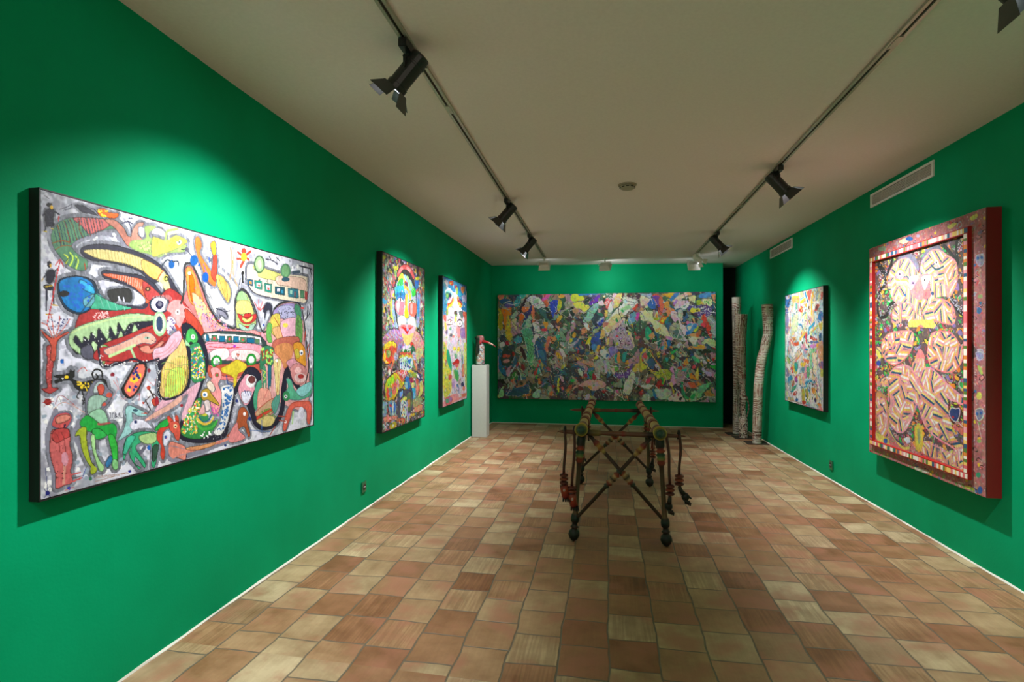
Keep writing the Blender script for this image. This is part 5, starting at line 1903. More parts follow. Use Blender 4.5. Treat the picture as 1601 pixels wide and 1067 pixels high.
# ------------------------------------------------------------ helpers
def srgb(c): 
    c=np.asarray(c,float);return np.where(c<=.04045,c/12.92,((c+.055)/1.055)**2.4)
def mat(name,col=(.8,.8,.8),rough=.5,metal=0,emit=None,estr=0,bump=None,spec=.5):
    m=bpy.data.materials.new(name);m.use_nodes=True;nt=m.node_tree;b=nt.nodes['Principled BSDF']
    b.inputs['Base Color'].default_value=(*col,1);b.inputs['Roughness'].default_value=rough;b.inputs['Metallic'].default_value=metal
    b.inputs['Specular IOR Level'].default_value=spec
    tc=nt.nodes.new('ShaderNodeTexCoord');nz=nt.nodes.new('ShaderNodeTexNoise');nz.inputs['Scale'].default_value=bump[0] if bump else 40
    nt.links.new(tc.outputs['Object'],nz.inputs['Vector'])
    mx=nt.nodes.new('ShaderNodeMix');mx.data_type='RGBA';mx.blend_type='MULTIPLY';mx.inputs[0].default_value=.12
    mx.inputs[6].default_value=(*col,1);nt.links.new(nz.outputs['Fac'],mx.inputs[7]);nt.links.new(mx.outputs[2],b.inputs['Base Color'])
    if emit:
        b.inputs['Emission Color'].default_value=(*emit,1);b.inputs['Emission Strength'].default_value=estr
    if bump:
        bp=nt.nodes.new('ShaderNodeBump');bp.inputs['Strength'].default_value=bump[1];bp.inputs['Distance'].default_value=bump[2]
        nt.links.new(nz.outputs['Fac'],bp.inputs['Height']);nt.links.new(bp.outputs[0],b.inputs['Normal'])
    return m
def paint_mat(name,rough=.5,bumpd=.001,spec=.4):
    m=bpy.data.materials.new(name);m.use_nodes=True;nt=m.node_tree;b=nt.nodes['Principled BSDF']
    a=nt.nodes.new('ShaderNodeAttribute');a.attribute_name='paint';nt.links.new(a.outputs['Color'],b.inputs['Base Color'])
    b.inputs['Roughness'].default_value=rough;b.inputs['Specular IOR Level'].default_value=spec
    tc=nt.nodes.new('ShaderNodeTexCoord');nz=nt.nodes.new('ShaderNodeTexNoise');nz.inputs['Scale'].default_value=120;nz.inputs['Detail'].default_value=4
    nt.links.new(tc.outputs['Object'],nz.inputs['Vector'])
    ad=nt.nodes.new('ShaderNodeMath');ad.operation='ADD';nt.links.new(nz.outputs['Fac'],ad.inputs[0]);nt.links.new(a.outputs['Fac'],ad.inputs[1])
    bp=nt.nodes.new('ShaderNodeBump');bp.inputs['Strength'].default_value=.5;bp.inputs['Distance'].default_value=bumpd
    nt.links.new(ad.outputs[0],bp.inputs['Height']);nt.links.new(bp.outputs[0],b.inputs['Normal'])
    return m
def obj(name,bm,m,parent=None,smooth=False):
    me=bpy.data.meshes.new(name)
    if isinstance(bm,bmesh.types.BMesh): bm.normal_update();bm.to_mesh(me);bm.free()
    o=bpy.data.objects.new(name,me);COL.objects.link(o)
    if m: me.materials.append(m)
    if smooth:
        me.polygons.foreach_set('use_smooth',[True]*len(me.polygons))
    if parent: o.parent=parent
    return o
def empty(name,loc,label,cat,group=None,rz=0):
    o=bpy.data.objects.new(name,None);COL.objects.link(o);o.location=loc;o.rotation_euler=(0,0,rz);o.empty_display_size=.1
    o['label']=label;o['category']=cat
    if group:o['group']=group
    return o
def tag(o,label,cat,group=None):
    o['label']=label;o['category']=cat
    if group:o['group']=group
    return o
def struct(name,bm,m,parent=None):
    o=obj(name,bm,m,parent)
    o['kind']='structure'
    return o
def box(bm,lo,hi,M=None):
    r=bmesh.ops.create_cube(bm,size=1)['verts']
    for v in r:
        v.co=Vector([lo[i]+(v.co[i]+.5)*(hi[i]-lo[i]) for i in range(3)])
        if M: v.co=M@v.co
    return r
def bevel(bm,w,seg=2):
    bmesh.ops.bevel(bm,geom=bm.edges[:],offset=w,segments=seg,affect='EDGES')
def frame_of(d):
    d=Vector(d).normalized();u=Vector((0,0,1)) if abs(d.z)<.9 else Vector((1,0,0))
    a=d.cross(u).normalized();return a,d.cross(a).normalized()
def tube(bm,P,R,n=12,cap=True,layer=None,cols=None):
    """swept tube through points P with radii R; cols = colour per ring"""
    P=[Vector(p) for p in P];rings=[];a=None
    for i,p in enumerate(P):
        d=(P[min(i+1,len(P)-1)]-P[max(i-1,0)])
        if d.length<1e-7: d=Vector((0,0,1))
        d.normalize()
        if a is None: a,b=frame_of(d)
        else:
            a=(a-d*a.dot(d)).normalized();b=d.cross(a)
        r=R[i] if hasattr(R,'__len__') else R
        ring=[bm.verts.new(p+(a*math.cos(2*pi*k/n)+b*math.sin(2*pi*k/n))*r) for k in range(n)]
        if layer is not None:
            for v in ring: v[layer]=(*cols[i],1)
        rings.append(ring)
    for q,w in zip(rings[:-1],rings[1:]):
        for k in range(n): bm.faces.new((q[k],q[(k+1)%n],w[(k+1)%n],w[k]))
    if cap:
        bm.faces.new(rings[0][::-1]);bm.faces.new(rings[-1])
    return rings
def lerp(a,b,t): return Vector(a)*(1-t)+Vector(b)*t
def stem(bm,a,b,stations,n=12,layer=None):
    """turned shape between a and b; stations = [(t,radius[,colour])]"""
    P=[lerp(a,b,s[0]) for s in stations];R=[max(s[1],.0005) for s in stations]
    tube(bm,P,R,n,True,layer,[s[2] for s in stations] if layer is not None else None)
def blobm(bm,c,r,sx=1,sy=1,sz=1,layer=None,col=None,M=None,seg=14):
    r_=bmesh.ops.create_uvsphere(bm,u_segments=seg,v_segments=max(8,seg//2+1),radius=r)['verts']
    for v in r_:
        q=Vector((v.co.x*sx,v.co.y*sy,v.co.z*sz))
        if M: q=M@q
        v.co=q+Vector(c)
        if layer is not None: v[layer]=(*col,1)
def canvas_mesh(name,cv,O,U,V,N,m,parent,thick=.004,tone=.8):
    """grid of painted points, O corner (top-left as the viewer sees it), U right, V down, N towards the viewer"""
    ny,nx=cv.ny,cv.nx
    O,U,V,N=[np.array(q,float) for q in (O,U,V,N)]
    u=np.linspace(0,cv.W/1000,nx);v=np.linspace(0,cv.H/1000,ny)
    lum=cv.a.mean(2)
    co=O+u[None,:,None]*U+v[:,None,None]*V+(.0006*lum)[:,:,None]*N
    co=co.reshape(-1,3);n=nx*ny
    i=np.arange(n).reshape(ny,nx)
    f=np.stack([i[:-1,:-1],i[1:,:-1],i[1:,1:],i[:-1,1:]],-1).reshape(-1,4)
    c3=(O[None]+np.array([[0,0],[1,0],[1,1],[0,1]])@np.array([U*cv.W/1000,V*cv.H/1000])) -N*thick
    co=np.vstack([co,c3]);b=n
    me=bpy.data.meshes.new(name)
    # skirt around the edge
    top=list(i[0,:]);bot=list(i[-1,:]);lef=list(i[:,0]);rig=list(i[:,-1])
    faces_extra=[list(top)+[b+1,b],[b+2,b+3]+list(bot),[b,b+3][::1]+list(lef[::-1]),[b+2,b+1]+list(rig),[b,b+1,b+2,b+3]]
    faces_extra[1]=list(bot[::-1])+[b+3,b+2];faces_extra[2]=list(lef[::-1])+[b,b+3];faces_extra[3]=list(rig)+[b+2,b+1]
    nl=f.size+sum(map(len,faces_extra))
    me.vertices.add(len(co));me.vertices.foreach_set('co',co.ravel().astype('f'))
    me.loops.add(nl);me.polygons.add(len(f)+len(faces_extra))
    loops=np.concatenate([f.ravel()]+[np.array(q) for q in faces_extra]).astype('i')
    tot=np.concatenate([np.full(len(f),4),[len(q) for q in faces_extra]]).astype('i')
    st=np.concatenate([[0],np.cumsum(tot)[:-1]]).astype('i')
    me.loops.foreach_set('vertex_index',loops);me.polygons.foreach_set('loop_start',st);me.polygons.foreach_set('loop_total',tot)
    me.update(calc_edges=True);me.validate()
    at=me.color_attributes.new('paint','FLOAT_COLOR','POINT')
    cc=np.ones((len(co),4),'f');cc[:n,:3]=srgb(cv.a).reshape(-1,3)*tone if tone<=1 else np.minimum(srgb(cv.a).reshape(-1,3)*tone,.88);cc[n:,:3]=.05
    at.data.foreach_set('color',cc.ravel())
    me.materials.append(m);o=bpy.data.objects.new(name,me);COL.objects.link(o);o.parent=parent
    return o
def wrap_mesh(name,cv,axis,radius,m,parent=None,cx=0,cy=0,z0=0,hole=None):
    """painted skin wrapped round a bent, closed log; axis(t)->(x,y,z), radius(t,a)->r, t 0 bottom..1 top"""
    ny,nx=cv.ny,cv.nx;me=bpy.data.meshes.new(name);co=[];cols=srgb(cv.a)
    n=nx-1;C=np.ones(((ny)*n+2,4),'f')
    for j in range(ny):
        t=1-j/(ny-1);x,y,z=axis(t)
        for k in range(n):
            a=2*pi*k/n;r=radius(t,a);co.append((x+math.cos(a)*r,y+math.sin(a)*r,z));C[j*n+k,:3]=cols[j,k]
    co.append(axis(1));co.append(axis(0));C[-2:,:3]=(.25,.2,.15);b=len(co)
    F=[(j*n+k,(j+1)*n+k,(j+1)*n+(k+1)%n,j*n+(k+1)%n) for j in range(ny-1) for k in range(n)]
    F+=[(b-2,k,(k+1)%n) for k in range(n)]+[(b-1,(ny-1)*n+(k+1)%n,(ny-1)*n+k) for k in range(n)]
    me.from_pydata(co,[],F);me.update()
    at=me.color_attributes.new('paint','FLOAT_COLOR','POINT');at.data.foreach_set('color',C.ravel())
    me.materials.append(m);me.polygons.foreach_set('use_smooth',[True]*len(F))
    o=bpy.data.objects.new(name,me);COL.objects.link(o)
    if parent:o.parent=parent
    return o

# ------------------------------------------------------------ camera
H0=1.37;TH=0.1715;FPX=860.0
cam=bpy.data.cameras.new('camera');co=bpy.data.objects.new('camera',cam);COL.objects.link(co)
co.location=(0,0,H0);co.rotation_euler=(pi/2,0,TH)
cam.sensor_fit='HORIZONTAL';cam.sensor_width=36;cam.lens=FPX*36/1601;cam.shift_y=(539.5-533.5)/1601;cam.clip_start=.05
SC.camera=co

# ------------------------------------------------------------ materials
def wall_material():
    m=bpy.data.materials.new('green_wall_paint');m.use_nodes=True;nt=m.node_tree;b=nt.nodes['Principled BSDF'];L=nt.links
    tc=nt.nodes.new('ShaderNodeTexCoord');n1=nt.nodes.new('ShaderNodeTexNoise');n1.inputs['Scale'].default_value=2.2;n1.inputs['Detail'].default_value=6
    n2=nt.nodes.new('ShaderNodeTexNoise');n2.inputs['Scale'].default_value=90;n2.inputs['Detail'].default_value=3
    L.new(tc.outputs['Object'],n1.inputs['Vector']);L.new(tc.outputs['Object'],n2.inputs['Vector'])
    r=nt.nodes.new('ShaderNodeValToRGB');r.color_ramp.elements[0].position=.3;r.color_ramp.elements[1].position=.7
    r.color_ramp.elements[0].color=WALL0;r.color_ramp.elements[1].color=WALL1
    L.new(n1.outputs['Fac'],r.inputs[0]);L.new(r.outputs[0],b.inputs['Base Color']);b.inputs['Roughness'].default_value=.6;b.inputs['Specular IOR Level'].default_value=.07
    bp=nt.nodes.new('ShaderNodeBump');bp.inputs['Strength'].default_value=.25;bp.inputs['Distance'].default_value=.002
    ad=nt.nodes.new('ShaderNodeMath');ad.operation='MULTIPLY_ADD';ad.inputs[1].default_value=4;L.new(n1.outputs['Fac'],ad.inputs[0]);L.new(n2.outputs['Fac'],ad.inputs[2])
    L.new(ad.outputs[0],bp.inputs['Height']);L.new(bp.outputs[0],b.inputs['Normal'])
    return m
WALL0=(.0002,.285,.115,1);WALL1=(.0003,.335,.142,1)
def floor_material():
    m=bpy.data.materials.new('terracotta_floor');m.use_nodes=True;nt=m.node_tree;b=nt.nodes['Principled BSDF'];L=nt.links
    def N(t,**k):
        n=nt.nodes.new(t)
        for a,v in k.items(): setattr(n,a,v)
        return n
    def M(op,a,b_=None,c=None):
        n=N('ShaderNodeMath',operation=op)
        for i,v in enumerate((a,b_,c)):
            if v is None: continue
            if isinstance(v,(int,float)): n.inputs[i].default_value=v
            else: L.new(v,n.inputs[i])
        return n.outputs[0]
    tc=N('ShaderNodeTexCoord');sx=N('ShaderNodeSeparateXYZ');L.new(tc.outputs['Object'],sx.inputs[0])
    wn=N('ShaderNodeTexNoise');wn.inputs['Scale'].default_value=3.5;wn.inputs['Detail'].default_value=2;L.new(tc.outputs['Object'],wn.inputs['Vector'])
    wob=M('MULTIPLY',M('SUBTRACT',wn.outputs['Fac'],.5),.035)
    x,y=sx.outputs[0],sx.outputs[1]
    # the far end and the strip nearest the door are laid in their own courses
    far=M('GREATER_THAN',y,6.02)
    near=M('LESS_THAN',M('MULTIPLY_ADD',x,.035,y),2.17)
    xs=M('ADD',M('ADD',x,wob),M('MULTIPLY',far,.11))
    cx=M('DIVIDE',M('ADD',xs,10.045),.2185)
    col=M('FLOOR',cx)
    w1=N('ShaderNodeTexWhiteNoise',noise_dimensions='1D');L.new(M('ADD',col,M('MULTIPLY',near,57)),w1.inputs['W'])
    dep=M('MULTIPLY_ADD',near,.03,.2385)
    cy=M('ADD',M('DIVIDE',M('ADD',M('ADD',y,wob),10),dep),M('MULTIPLY',w1.outputs['Value'],1.0))
    row=M('FLOOR',cy)
    fx=M('FRACT',cx);fy=M('FRACT',cy)
    ex=M('MULTIPLY',M('MINIMUM',fx,M('SUBTRACT',1,fx)),.2185);ey=M('MULTIPLY',M('MINIMUM',fy,M('SUBTRACT',1,fy)),dep)
    # irregular joint width
    jn=N('ShaderNodeTexNoise');jn.inputs['Scale'].default_value=14;jn.inputs['Detail'].default_value=3;L.new(tc.outputs['Object'],jn.inputs['Vector'])
    jw=M('MULTIPLY_ADD',jn.outputs['Fac'],.0042,.0002)
    e=M('MINIMUM',ex,ey)
    jm=N('ShaderNodeMapRange');L.new(e,jm.inputs['Value']);L.new(jw,jm.inputs['From Min']);L.new(M('ADD',jw,.003),jm.inputs['From Max'])
    tile=jm.outputs[0]
    cmb=N('ShaderNodeCombineXYZ');L.new(col,cmb.inputs[0]);L.new(row,cmb.inputs[1]);L.new(near,cmb.inputs[2])
    wt=N('ShaderNodeTexWhiteNoise',noise_dimensions='3D');L.new(cmb.outputs[0],wt.inputs['Vector'])
    rmp=N('ShaderNodeValToRGB');cr=rmp.color_ramp;cr.interpolation='LINEAR'
    pts=[(0,(.24,.115,.055)),(.15,(.30,.155,.078)),(.32,(.34,.20,.105)),(.5,(.37,.24,.13)),(.66,(.39,.275,.155)),(.8,(.42,.32,.185)),(.92,(.50,.41,.26)),(1,(.30,.19,.105))]
    cr.elements[0].position=0;cr.elements[0].color=(*pts[0][1],1);cr.elements[1].position=1;cr.elements[1].color=(*pts[-1][1],1)
    for p,c in pts[1:-1]:
        q=cr.elements.new(p);q.color=(*c,1)
    L.new(wt.outputs['Value'],rmp.inputs[0])
    # mottling inside each tile, different in every tile
    off=N('ShaderNodeVectorMath',operation='MULTIPLY_ADD');L.new(wt.outputs['Color'],off.inputs[0]);off.inputs[1].default_value=(7,7,7);L.new(tc.outputs['Object'],off.inputs[2])
    n1=N('ShaderNodeTexNoise');n1.inputs['Scale'].default_value=5.5;n1.inputs['Detail'].default_value=7;n1.inputs['Roughness'].default_value=.65;L.new(off.outputs[0],n1.inputs['Vector'])
    r2=N('ShaderNodeValToRGB');r2.color_ramp.elements[0].position=.32;r2.color_ramp.elements[0].color=(.60,.46,.38,1);r2.color_ramp.elements[1].position=.66;r2.color_ramp.elements[1].color=(1.15,1.12,1.08,1)
    L.new(n1.outputs['Fac'],r2.inputs[0])
    mx=N('ShaderNodeMix',data_type='RGBA',blend_type='MULTIPLY');mx.inputs[0].default_value=.8;L.new(rmp.outputs[0],mx.inputs[6]);L.new(r2.outputs[0],mx.inputs[7])
    # hand-drawn scratches along the tile
    sp=N('ShaderNodeVectorMath',operation='MULTIPLY');L.new(off.outputs[0],sp.inputs[0]);sp.inputs[1].default_value=(75,3.5,1)
    n3=N('ShaderNodeTexNoise');n3.inputs['Scale'].default_value=1;n3.inputs['Detail'].default_value=2;L.new(sp.outputs[0],n3.inputs['Vector'])
    wc=N('ShaderNodeSeparateColor');L.new(wt.outputs['Color'],wc.inputs[0]);scr=M('GREATER_THAN',wc.outputs[1],.72)
    r3=N('ShaderNodeValToRGB');r3.color_ramp.elements[0].position=.42;r3.color_ramp.elements[0].color=(.7,.62,.58,1);r3.color_ramp.elements[1].position=.62;r3.color_ramp.elements[1].color=(1.2,1.2,1.18,1);L.new(n3.outputs['Fac'],r3.inputs[0])
    mx2=N('ShaderNodeMix',data_type='RGBA',blend_type='MULTIPLY');L.new(M('MULTIPLY_ADD',scr,.38,.12),mx2.inputs[0]);L.new(mx.outputs[2],mx2.inputs[6]);L.new(r3.outputs[0],mx2.inputs[7])
    # pink and ochre glaze stains
    n4=N('ShaderNodeTexNoise');n4.inputs['Scale'].default_value=4.5;n4.inputs['Detail'].default_value=5;L.new(off.outputs[0],n4.inputs['Vector'])
    st=N('ShaderNodeMapRange');st.inputs['From Min'].default_value=.50;st.inputs['From Max'].default_value=.64;st.inputs['To Max'].default_value=.65;L.new(n4.outputs['Fac'],st.inputs['Value'])
    mx3=N('ShaderNodeMix',data_type='RGBA');L.new(st.outputs[0],mx3.inputs[0]);L.new(mx2.outputs[2],mx3.inputs[6]);mx3.inputs[7].default_value=(.36,.15,.09,1)
    mj=N('ShaderNodeMix',data_type='RGBA');L.new(tile,mj.inputs[0]);mj.inputs[6].default_value=(.15,.12,.085,1);L.new(mx3.outputs[2],mj.inputs[7])
    L.new(mj.outputs[2],b.inputs['Base Color'])
    rr=N('ShaderNodeMapRange');L.new(n1.outputs['Fac'],rr.inputs['Value']);rr.inputs['From Min'].default_value=.3;rr.inputs['From Max'].default_value=.7;rr.inputs['To Min'].default_value=.36;rr.inputs['To Max'].default_value=.58
    L.new(M('ADD',rr.outputs[0],M('MULTIPLY',M('SUBTRACT',.5,w1.outputs['Value']),.12)),b.inputs['Roughness']);b.inputs['Specular IOR Level'].default_value=.35
    h=M('ADD',M('MULTIPLY',tile,.0028),M('ADD',M('MULTIPLY',n1.outputs['Fac'],.0018),M('MULTIPLY',n3.outputs['Fac'],M('MULTIPLY_ADD',scr,.0012,.0002))))
    h2=M('ADD',h,M('MULTIPLY',wt.outputs['Value'],.001))
    bp=N('ShaderNodeBump');bp.inputs['Strength'].default_value=.8;bp.inputs['Distance'].default_value=1;L.new(h2,bp.inputs['Height']);L.new(bp.outputs[0],b.inputs['Normal'])
    return m
M_wall=wall_material();M_floor=floor_material()
M_ceil=mat('ceiling_plaster',(.88,.79,.775),.85,bump=(60,.12,.002))
M_dark=mat('recess_near_black',(.004,.012,.006),.9)  # near-black green for the recess walls
M_white=mat('white_paint',(.90,.88,.86),.5)
M_plinth=mat('plinth_paint',(.60,.60,.57),.6)
M_plast=mat('white_plaster_line',(.75,.75,.68),.8)
M_black=mat('black_frame',(.012,.012,.013),.45)
M_fixture=mat('black_metal',(.012,.013,.013),.4,spec=.5)
M_door=mat('barn_door_metal',(.045,.045,.045),.35)
M_alu=mat('track_white',(.42,.39,.33),.35,metal=.3)
M_slot=mat('track_slot',(.02,.018,.015),.6)
M_lens=mat('lamp_lens',(.9,.9,.9),.3,emit=(.9,.95,1),estr=60)
M_wfix=mat('white_lamp_metal',(.85,.84,.80),.4)
M_red=mat('red_painted_wood',(.26,.012,.012),.5,bump=(30,.3,.002))
M_plate=mat('dark_base_plate',(.035,.022,.016),.6)
M_socket=mat('green_socket',(.002,.15,.06),.35)
M_cream=mat('cream_plastic',(.40,.36,.28),.5)
M_slat=mat('grey_slats',(.75,.70,.66),.5)
M_vback=mat('vent_dark',(.03,.03,.03),.8)
P_acr=paint_mat('acrylic_paint',.5,.0012,.35)
P_gloss=paint_mat('glossy_paint',.34,.0025,.5)
P_wood=paint_mat('painted_wood',.6,.002,.3)
P_bead=paint_mat('beads_and_leather',.5,.002,.45)

# ------------------------------------------------------------ room
CZ=lambda x:2.7401-.0133*x
LW=[(-1.6,-1.93),(0,-1.938),(1.9,-1.948),(2.66,-1.975),(4.4,-1.989),(6.8,-1.998),(9.494,-2.006),(10.05,-2.008)]
RW=[(-1.6,2.285),(0,2.280),(3.5,2.266),(5.0,2.251),(6.9,2.224),(8.3,2.212),(10.05,2.19)]
def interp(T,y):
    for (a,p),(b,q) in zip(T[:-1],T[1:]):
        if y<=b: return p+(q-p)*(y-a)/(b-a)
    return T[-1][1]
lx=lambda y:interp(LW,y);rx=lambda y:interp(RW,y)
def wall_strip(name,T,sign):
    bm=bmesh.new();th=.15;rows=[]
    for y,x in T:
        o=x+sign*th
        rows.append([bm.verts.new(p) for p in ((x,y,-.02),(x,y,CZ(x)+.02),(o,y,CZ(x)+.02),(o,y,-.02))])
    for a,b in zip(rows[:-1],rows[1:]):
        for k in range(4): bm.faces.new((a[k],a[(k+1)%4],b[(k+1)%4],b[k]))
    bm.faces.new(rows[0]);bm.faces.new(rows[-1][::-1]);bmesh.ops.recalc_face_normals(bm,faces=bm.faces)
    return struct(name,bm,M_wall)
wall_strip('wall_left',LW,-1);wall_strip('wall_right',RW,1)
bm=bmesh.new();box(bm,(-2.2,-1.8,-.15),(2.45,10.25,0));struct('floor',bm,M_floor)
bm=bmesh.new();r=box(bm,(-2.2,-1.8,0),(2.45,10.25,.15))
for v in r: v.co.z+=CZ(v.co.x)
struct('ceiling',bm,M_ceil)
bm=bmesh.new();box(bm,(-2.15,9.494,-.02),(1.872,9.80,2.80));struct('wall_back',bm,M_wall)
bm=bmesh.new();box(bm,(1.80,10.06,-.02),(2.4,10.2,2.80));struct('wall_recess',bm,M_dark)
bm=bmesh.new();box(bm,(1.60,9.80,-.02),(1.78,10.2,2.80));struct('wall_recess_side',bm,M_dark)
bm=bmesh.new();box(bm,(-2.2,-1.75,-.02),(2.45,-1.6,2.82));struct('wall_front',bm,mat('front_wall_paint',(.55,.5,.42),.8))
# thin white plaster line left unpainted where the walls meet the floor
def trim(name,T,s,y0,y1):
    bm=bmesh.new();rows=[];n=90
    rnd=random.Random(5)
    for i in range(n+1):
        y=y0+(y1-y0)*i/n;x=interp(T,y);h=.006+.005*rnd.random();w=.004+.007*rnd.random()
        rows.append([bm.verts.new(p) for p in ((x+s*.003,y,-.005),(x+s*.003,y,h),(x-s*.002,y,h),(x-s*w,y,.0015),(x-s*w,y,-.005))])
    for a,b in zip(rows[:-1],rows[1:]):
        for k in range(5): bm.faces.new((a[k],a[(k+1)%5],b[(k+1)%5],b[k]))
    bm.faces.new(rows[0]);bm.faces.new(rows[-1][::-1]);bmesh.ops.recalc_face_normals(bm,faces=bm.faces)
    struct(name,bm,M_plast)
trim('trim_1',LW,-1,-1.5,9.48);trim('trim_2',RW,1,-1.5,10.0)
bm=bmesh.new();box(bm,(-2.0,9.486,-.004),(1.872,9.497,.010));struct('trim_3',bm,M_plast)

# ------------------------------------------------------------ paintings
def painting(name,key,label,O,U,N,z0,z1,th,mt,cvargs,border=.006,cat='painting',side=None,side_name='frame',nosub=False):
    """O = (x,y) of the top-left corner as seen by the viewer on the canvas plane, N = into the room"""
    W,H,res,base,seed=cvargs
    cv=Canvas(W,H,res,base,seed);cv.halo=26 if key=='p1' else None;cv.run(ART[key])
    e=empty(name,(O[0],O[1],z0),label,cat)
    inv=Vector((-O[0],-O[1],-z0))
    u=Vector(U).normalized();n=Vector(N)
    tl=Vector((O[0],O[1],z1))+inv
    bm=bmesh.new()
    a=tl-u*border+Vector((0,0,border))-n*(th);
    c=[a, a+u*(W/1000+2*border), a+u*(W/1000+2*border)-Vector((0,0,H/1000+2*border)), a-Vector((0,0,H/1000+2*border))]
    vs=[bm.verts.new(p) for p in c]+[bm.verts.new(p+n*(th-.0045)) for p in c]
    for f in ((0,1,2,3),(7,6,5,4),(0,4,5,1),(1,5,6,2),(2,6,7,3),(3,7,4,0)): bm.faces.new([vs[i] for i in f])
    bmesh.ops.recalc_face_normals(bm,faces=bm.faces)
    # proud lip of the tray frame
    if border>.003:
        for (s0,s1,t0,t1) in ((0,W/1000+2*border,0,border*.75),(0,W/1000+2*border,H/1000+border*1.25,H/1000+2*border),(0,border*.75,0,H/1000+2*border),(W/1000+border*1.25,W/1000+2*border,0,H/1000+2*border)):
            q=[a+u*s0-Vector((0,0,t0)),a+u*s1-Vector((0,0,t0)),a+u*s1-Vector((0,0,t1)),a+u*s0-Vector((0,0,t1))]
            v2=[bm.verts.new(p+n*(th-.006)) for p in q]+[bm.verts.new(p+n*(th+.002)) for p in q]
            for f in ((0,1,2,3),(7,6,5,4),(0,4,5,1),(1,5,6,2),(2,6,7,3),(3,7,4,0)): bm.faces.new([v2[i] for i in f])
        bmesh.ops.recalc_face_normals(bm,faces=bm.faces)
    obj(side_name,bm,side or M_black,e)
    canvas_mesh('painted_canvas',cv,tl,u,(0,0,-1),n,mt,e,tone={'p5':1.3,'p6':.76,'p1':.76,'p4':.58}.get(key,.6))
    return e,tl,u,n
painting('canvas_painting','p1','wide black-framed white canvas of a big-jawed red dragon, pink buses and green animals',
  (-1.906,1.575),(-.007,1,0),(1,.007,0),.842,1.900,.050-.0,P_acr,(1790,1060,2.6,'d6d8df',1))
painting('canvas_painting','p2','tall black-framed portrait of a moustached man with red cheeks and yellow belly',
  (-1.938,4.545),(-.006,1,0),(1,.006,0),.605,2.185,.052,P_acr,(1148,1585,4,'655',2))
painting('canvas_painting','p3','framed whitish face with red lips and blue sky top, beside the white plinth',
  (-1.945,6.355),(-.004,1,0),(1,.004,0),.620,2.195,.052,P_acr,(1160,1575,4,'ddd',3))
painting('canvas_painting','p4','black-framed abstract of loose blue, yellow and red strokes on white, right wall',
  (2.172,7.288),(.012,-1,0),(-1,-.012,0),.680,1.975,.046,P_acr,(1173,1290,4,'ddd',4))
painting('abstract_painting','p5','very wide dark multicoloured three-panel abstract painting on the back wall',
  (-1.894,9.452),(1,0,0),(0,-1,0),.425,2.243,.040,P_gloss,(3645,1815,5,'455',5),border=.002)
# pattern-covered panel with its raised red moulding
W6,H6=1400,1690
e,tl,u,n=painting('ornate_panel','p6','red-sided wooden panel covered in dotted patterns with striped two-headed figure',
  (2.166,5.058),(.011,-1,0),(-1,-.011,0),.489,2.175,.084,P_acr,(1415,1700,2.8,'b66',6),border=.001,side=M_red,side_name='red_box_frame')
def moulding():
    x0,x1,y0,y1=.060,1.292,.084,1.628;w=.042;d=.024
    res=.004;out=[]
    bm=bmesh.new();la=bm.verts.layers.float_color.new('paint')
    pal=[srgb(hex3(c)) for c in ('e9c46a','e8e0d0','2f5a78','e39aa0','d8843a','e8e0d0','5a7f3a','d86a70')]
    red=srgb(hex3('a8201c'));rnd=random.Random(2)
    def quad(p,c):
        vs=[bm.verts.new(q) for q in p]
        for v in vs: v[la]=(*c,1)
        bm.faces.new(vs)
    def P(s,t,h): return tl+u*s-Vector((0,0,t))+n*h
    def bar(s0,s1,t0,t1,hor):
        L=(s1-s0) if hor else (t1-t0);k=0;q=0
        while q<L-1e-6:
            st=min(.016+.012*rnd.random(),L-q);c=pal[rnd.randrange(len(pal))]
            if hor: quad([P(s0+q,t0+.006,d),P(s0+q,t1-.006,d),P(s0+q+st,t1-.006,d),P(s0+q+st,t0+.006,d)],c)
            else: quad([P(s0+.006,t0+q,d),P(s0+.006,t0+q+st,d),P(s1-.006,t0+q+st,d),P(s1-.006,t0+q,d)],c)
            q+=st
    # faces with stripes
    bar(x0,x1,y0,y0+w,True);bar(x0,x1,y1-w,y1,True);bar(x0,x0+w,y0+w,y1-w,False);bar(x1-w,x1,y0+w,y1-w,False)
    # solid red bodies just under the striped faces
    for (s0,s1,t0,t1) in ((x0,x1,y0,y0+w),(x0,x1,y1-w,y1),(x0,x0+w,y0+w,y1-w),(x1-w,x1,y0+w,y1-w)):
        A=[P(s0,t0,-.002),P(s1,t0,-.002),P(s1,t1,-.002),P(s0,t1,-.002)];B=[q+n*(d+.0012) for q in A]
        for f in ((0,1,5,4),(1,2,6,5),(2,3,7,6),(3,0,4,7),(4,5,6,7)):
            quad([(A+B)[i] for i in f],red)
    me=bpy.data.meshes.new('raised_moulding');bm.to_mesh(me);bm.free()
    me.materials.append(P_acr);o=bpy.data.objects.new('raised_moulding',me);COL.objects.link(o);o.parent=e
    o['label']='raised red moulding with small coloured stripes'
moulding()

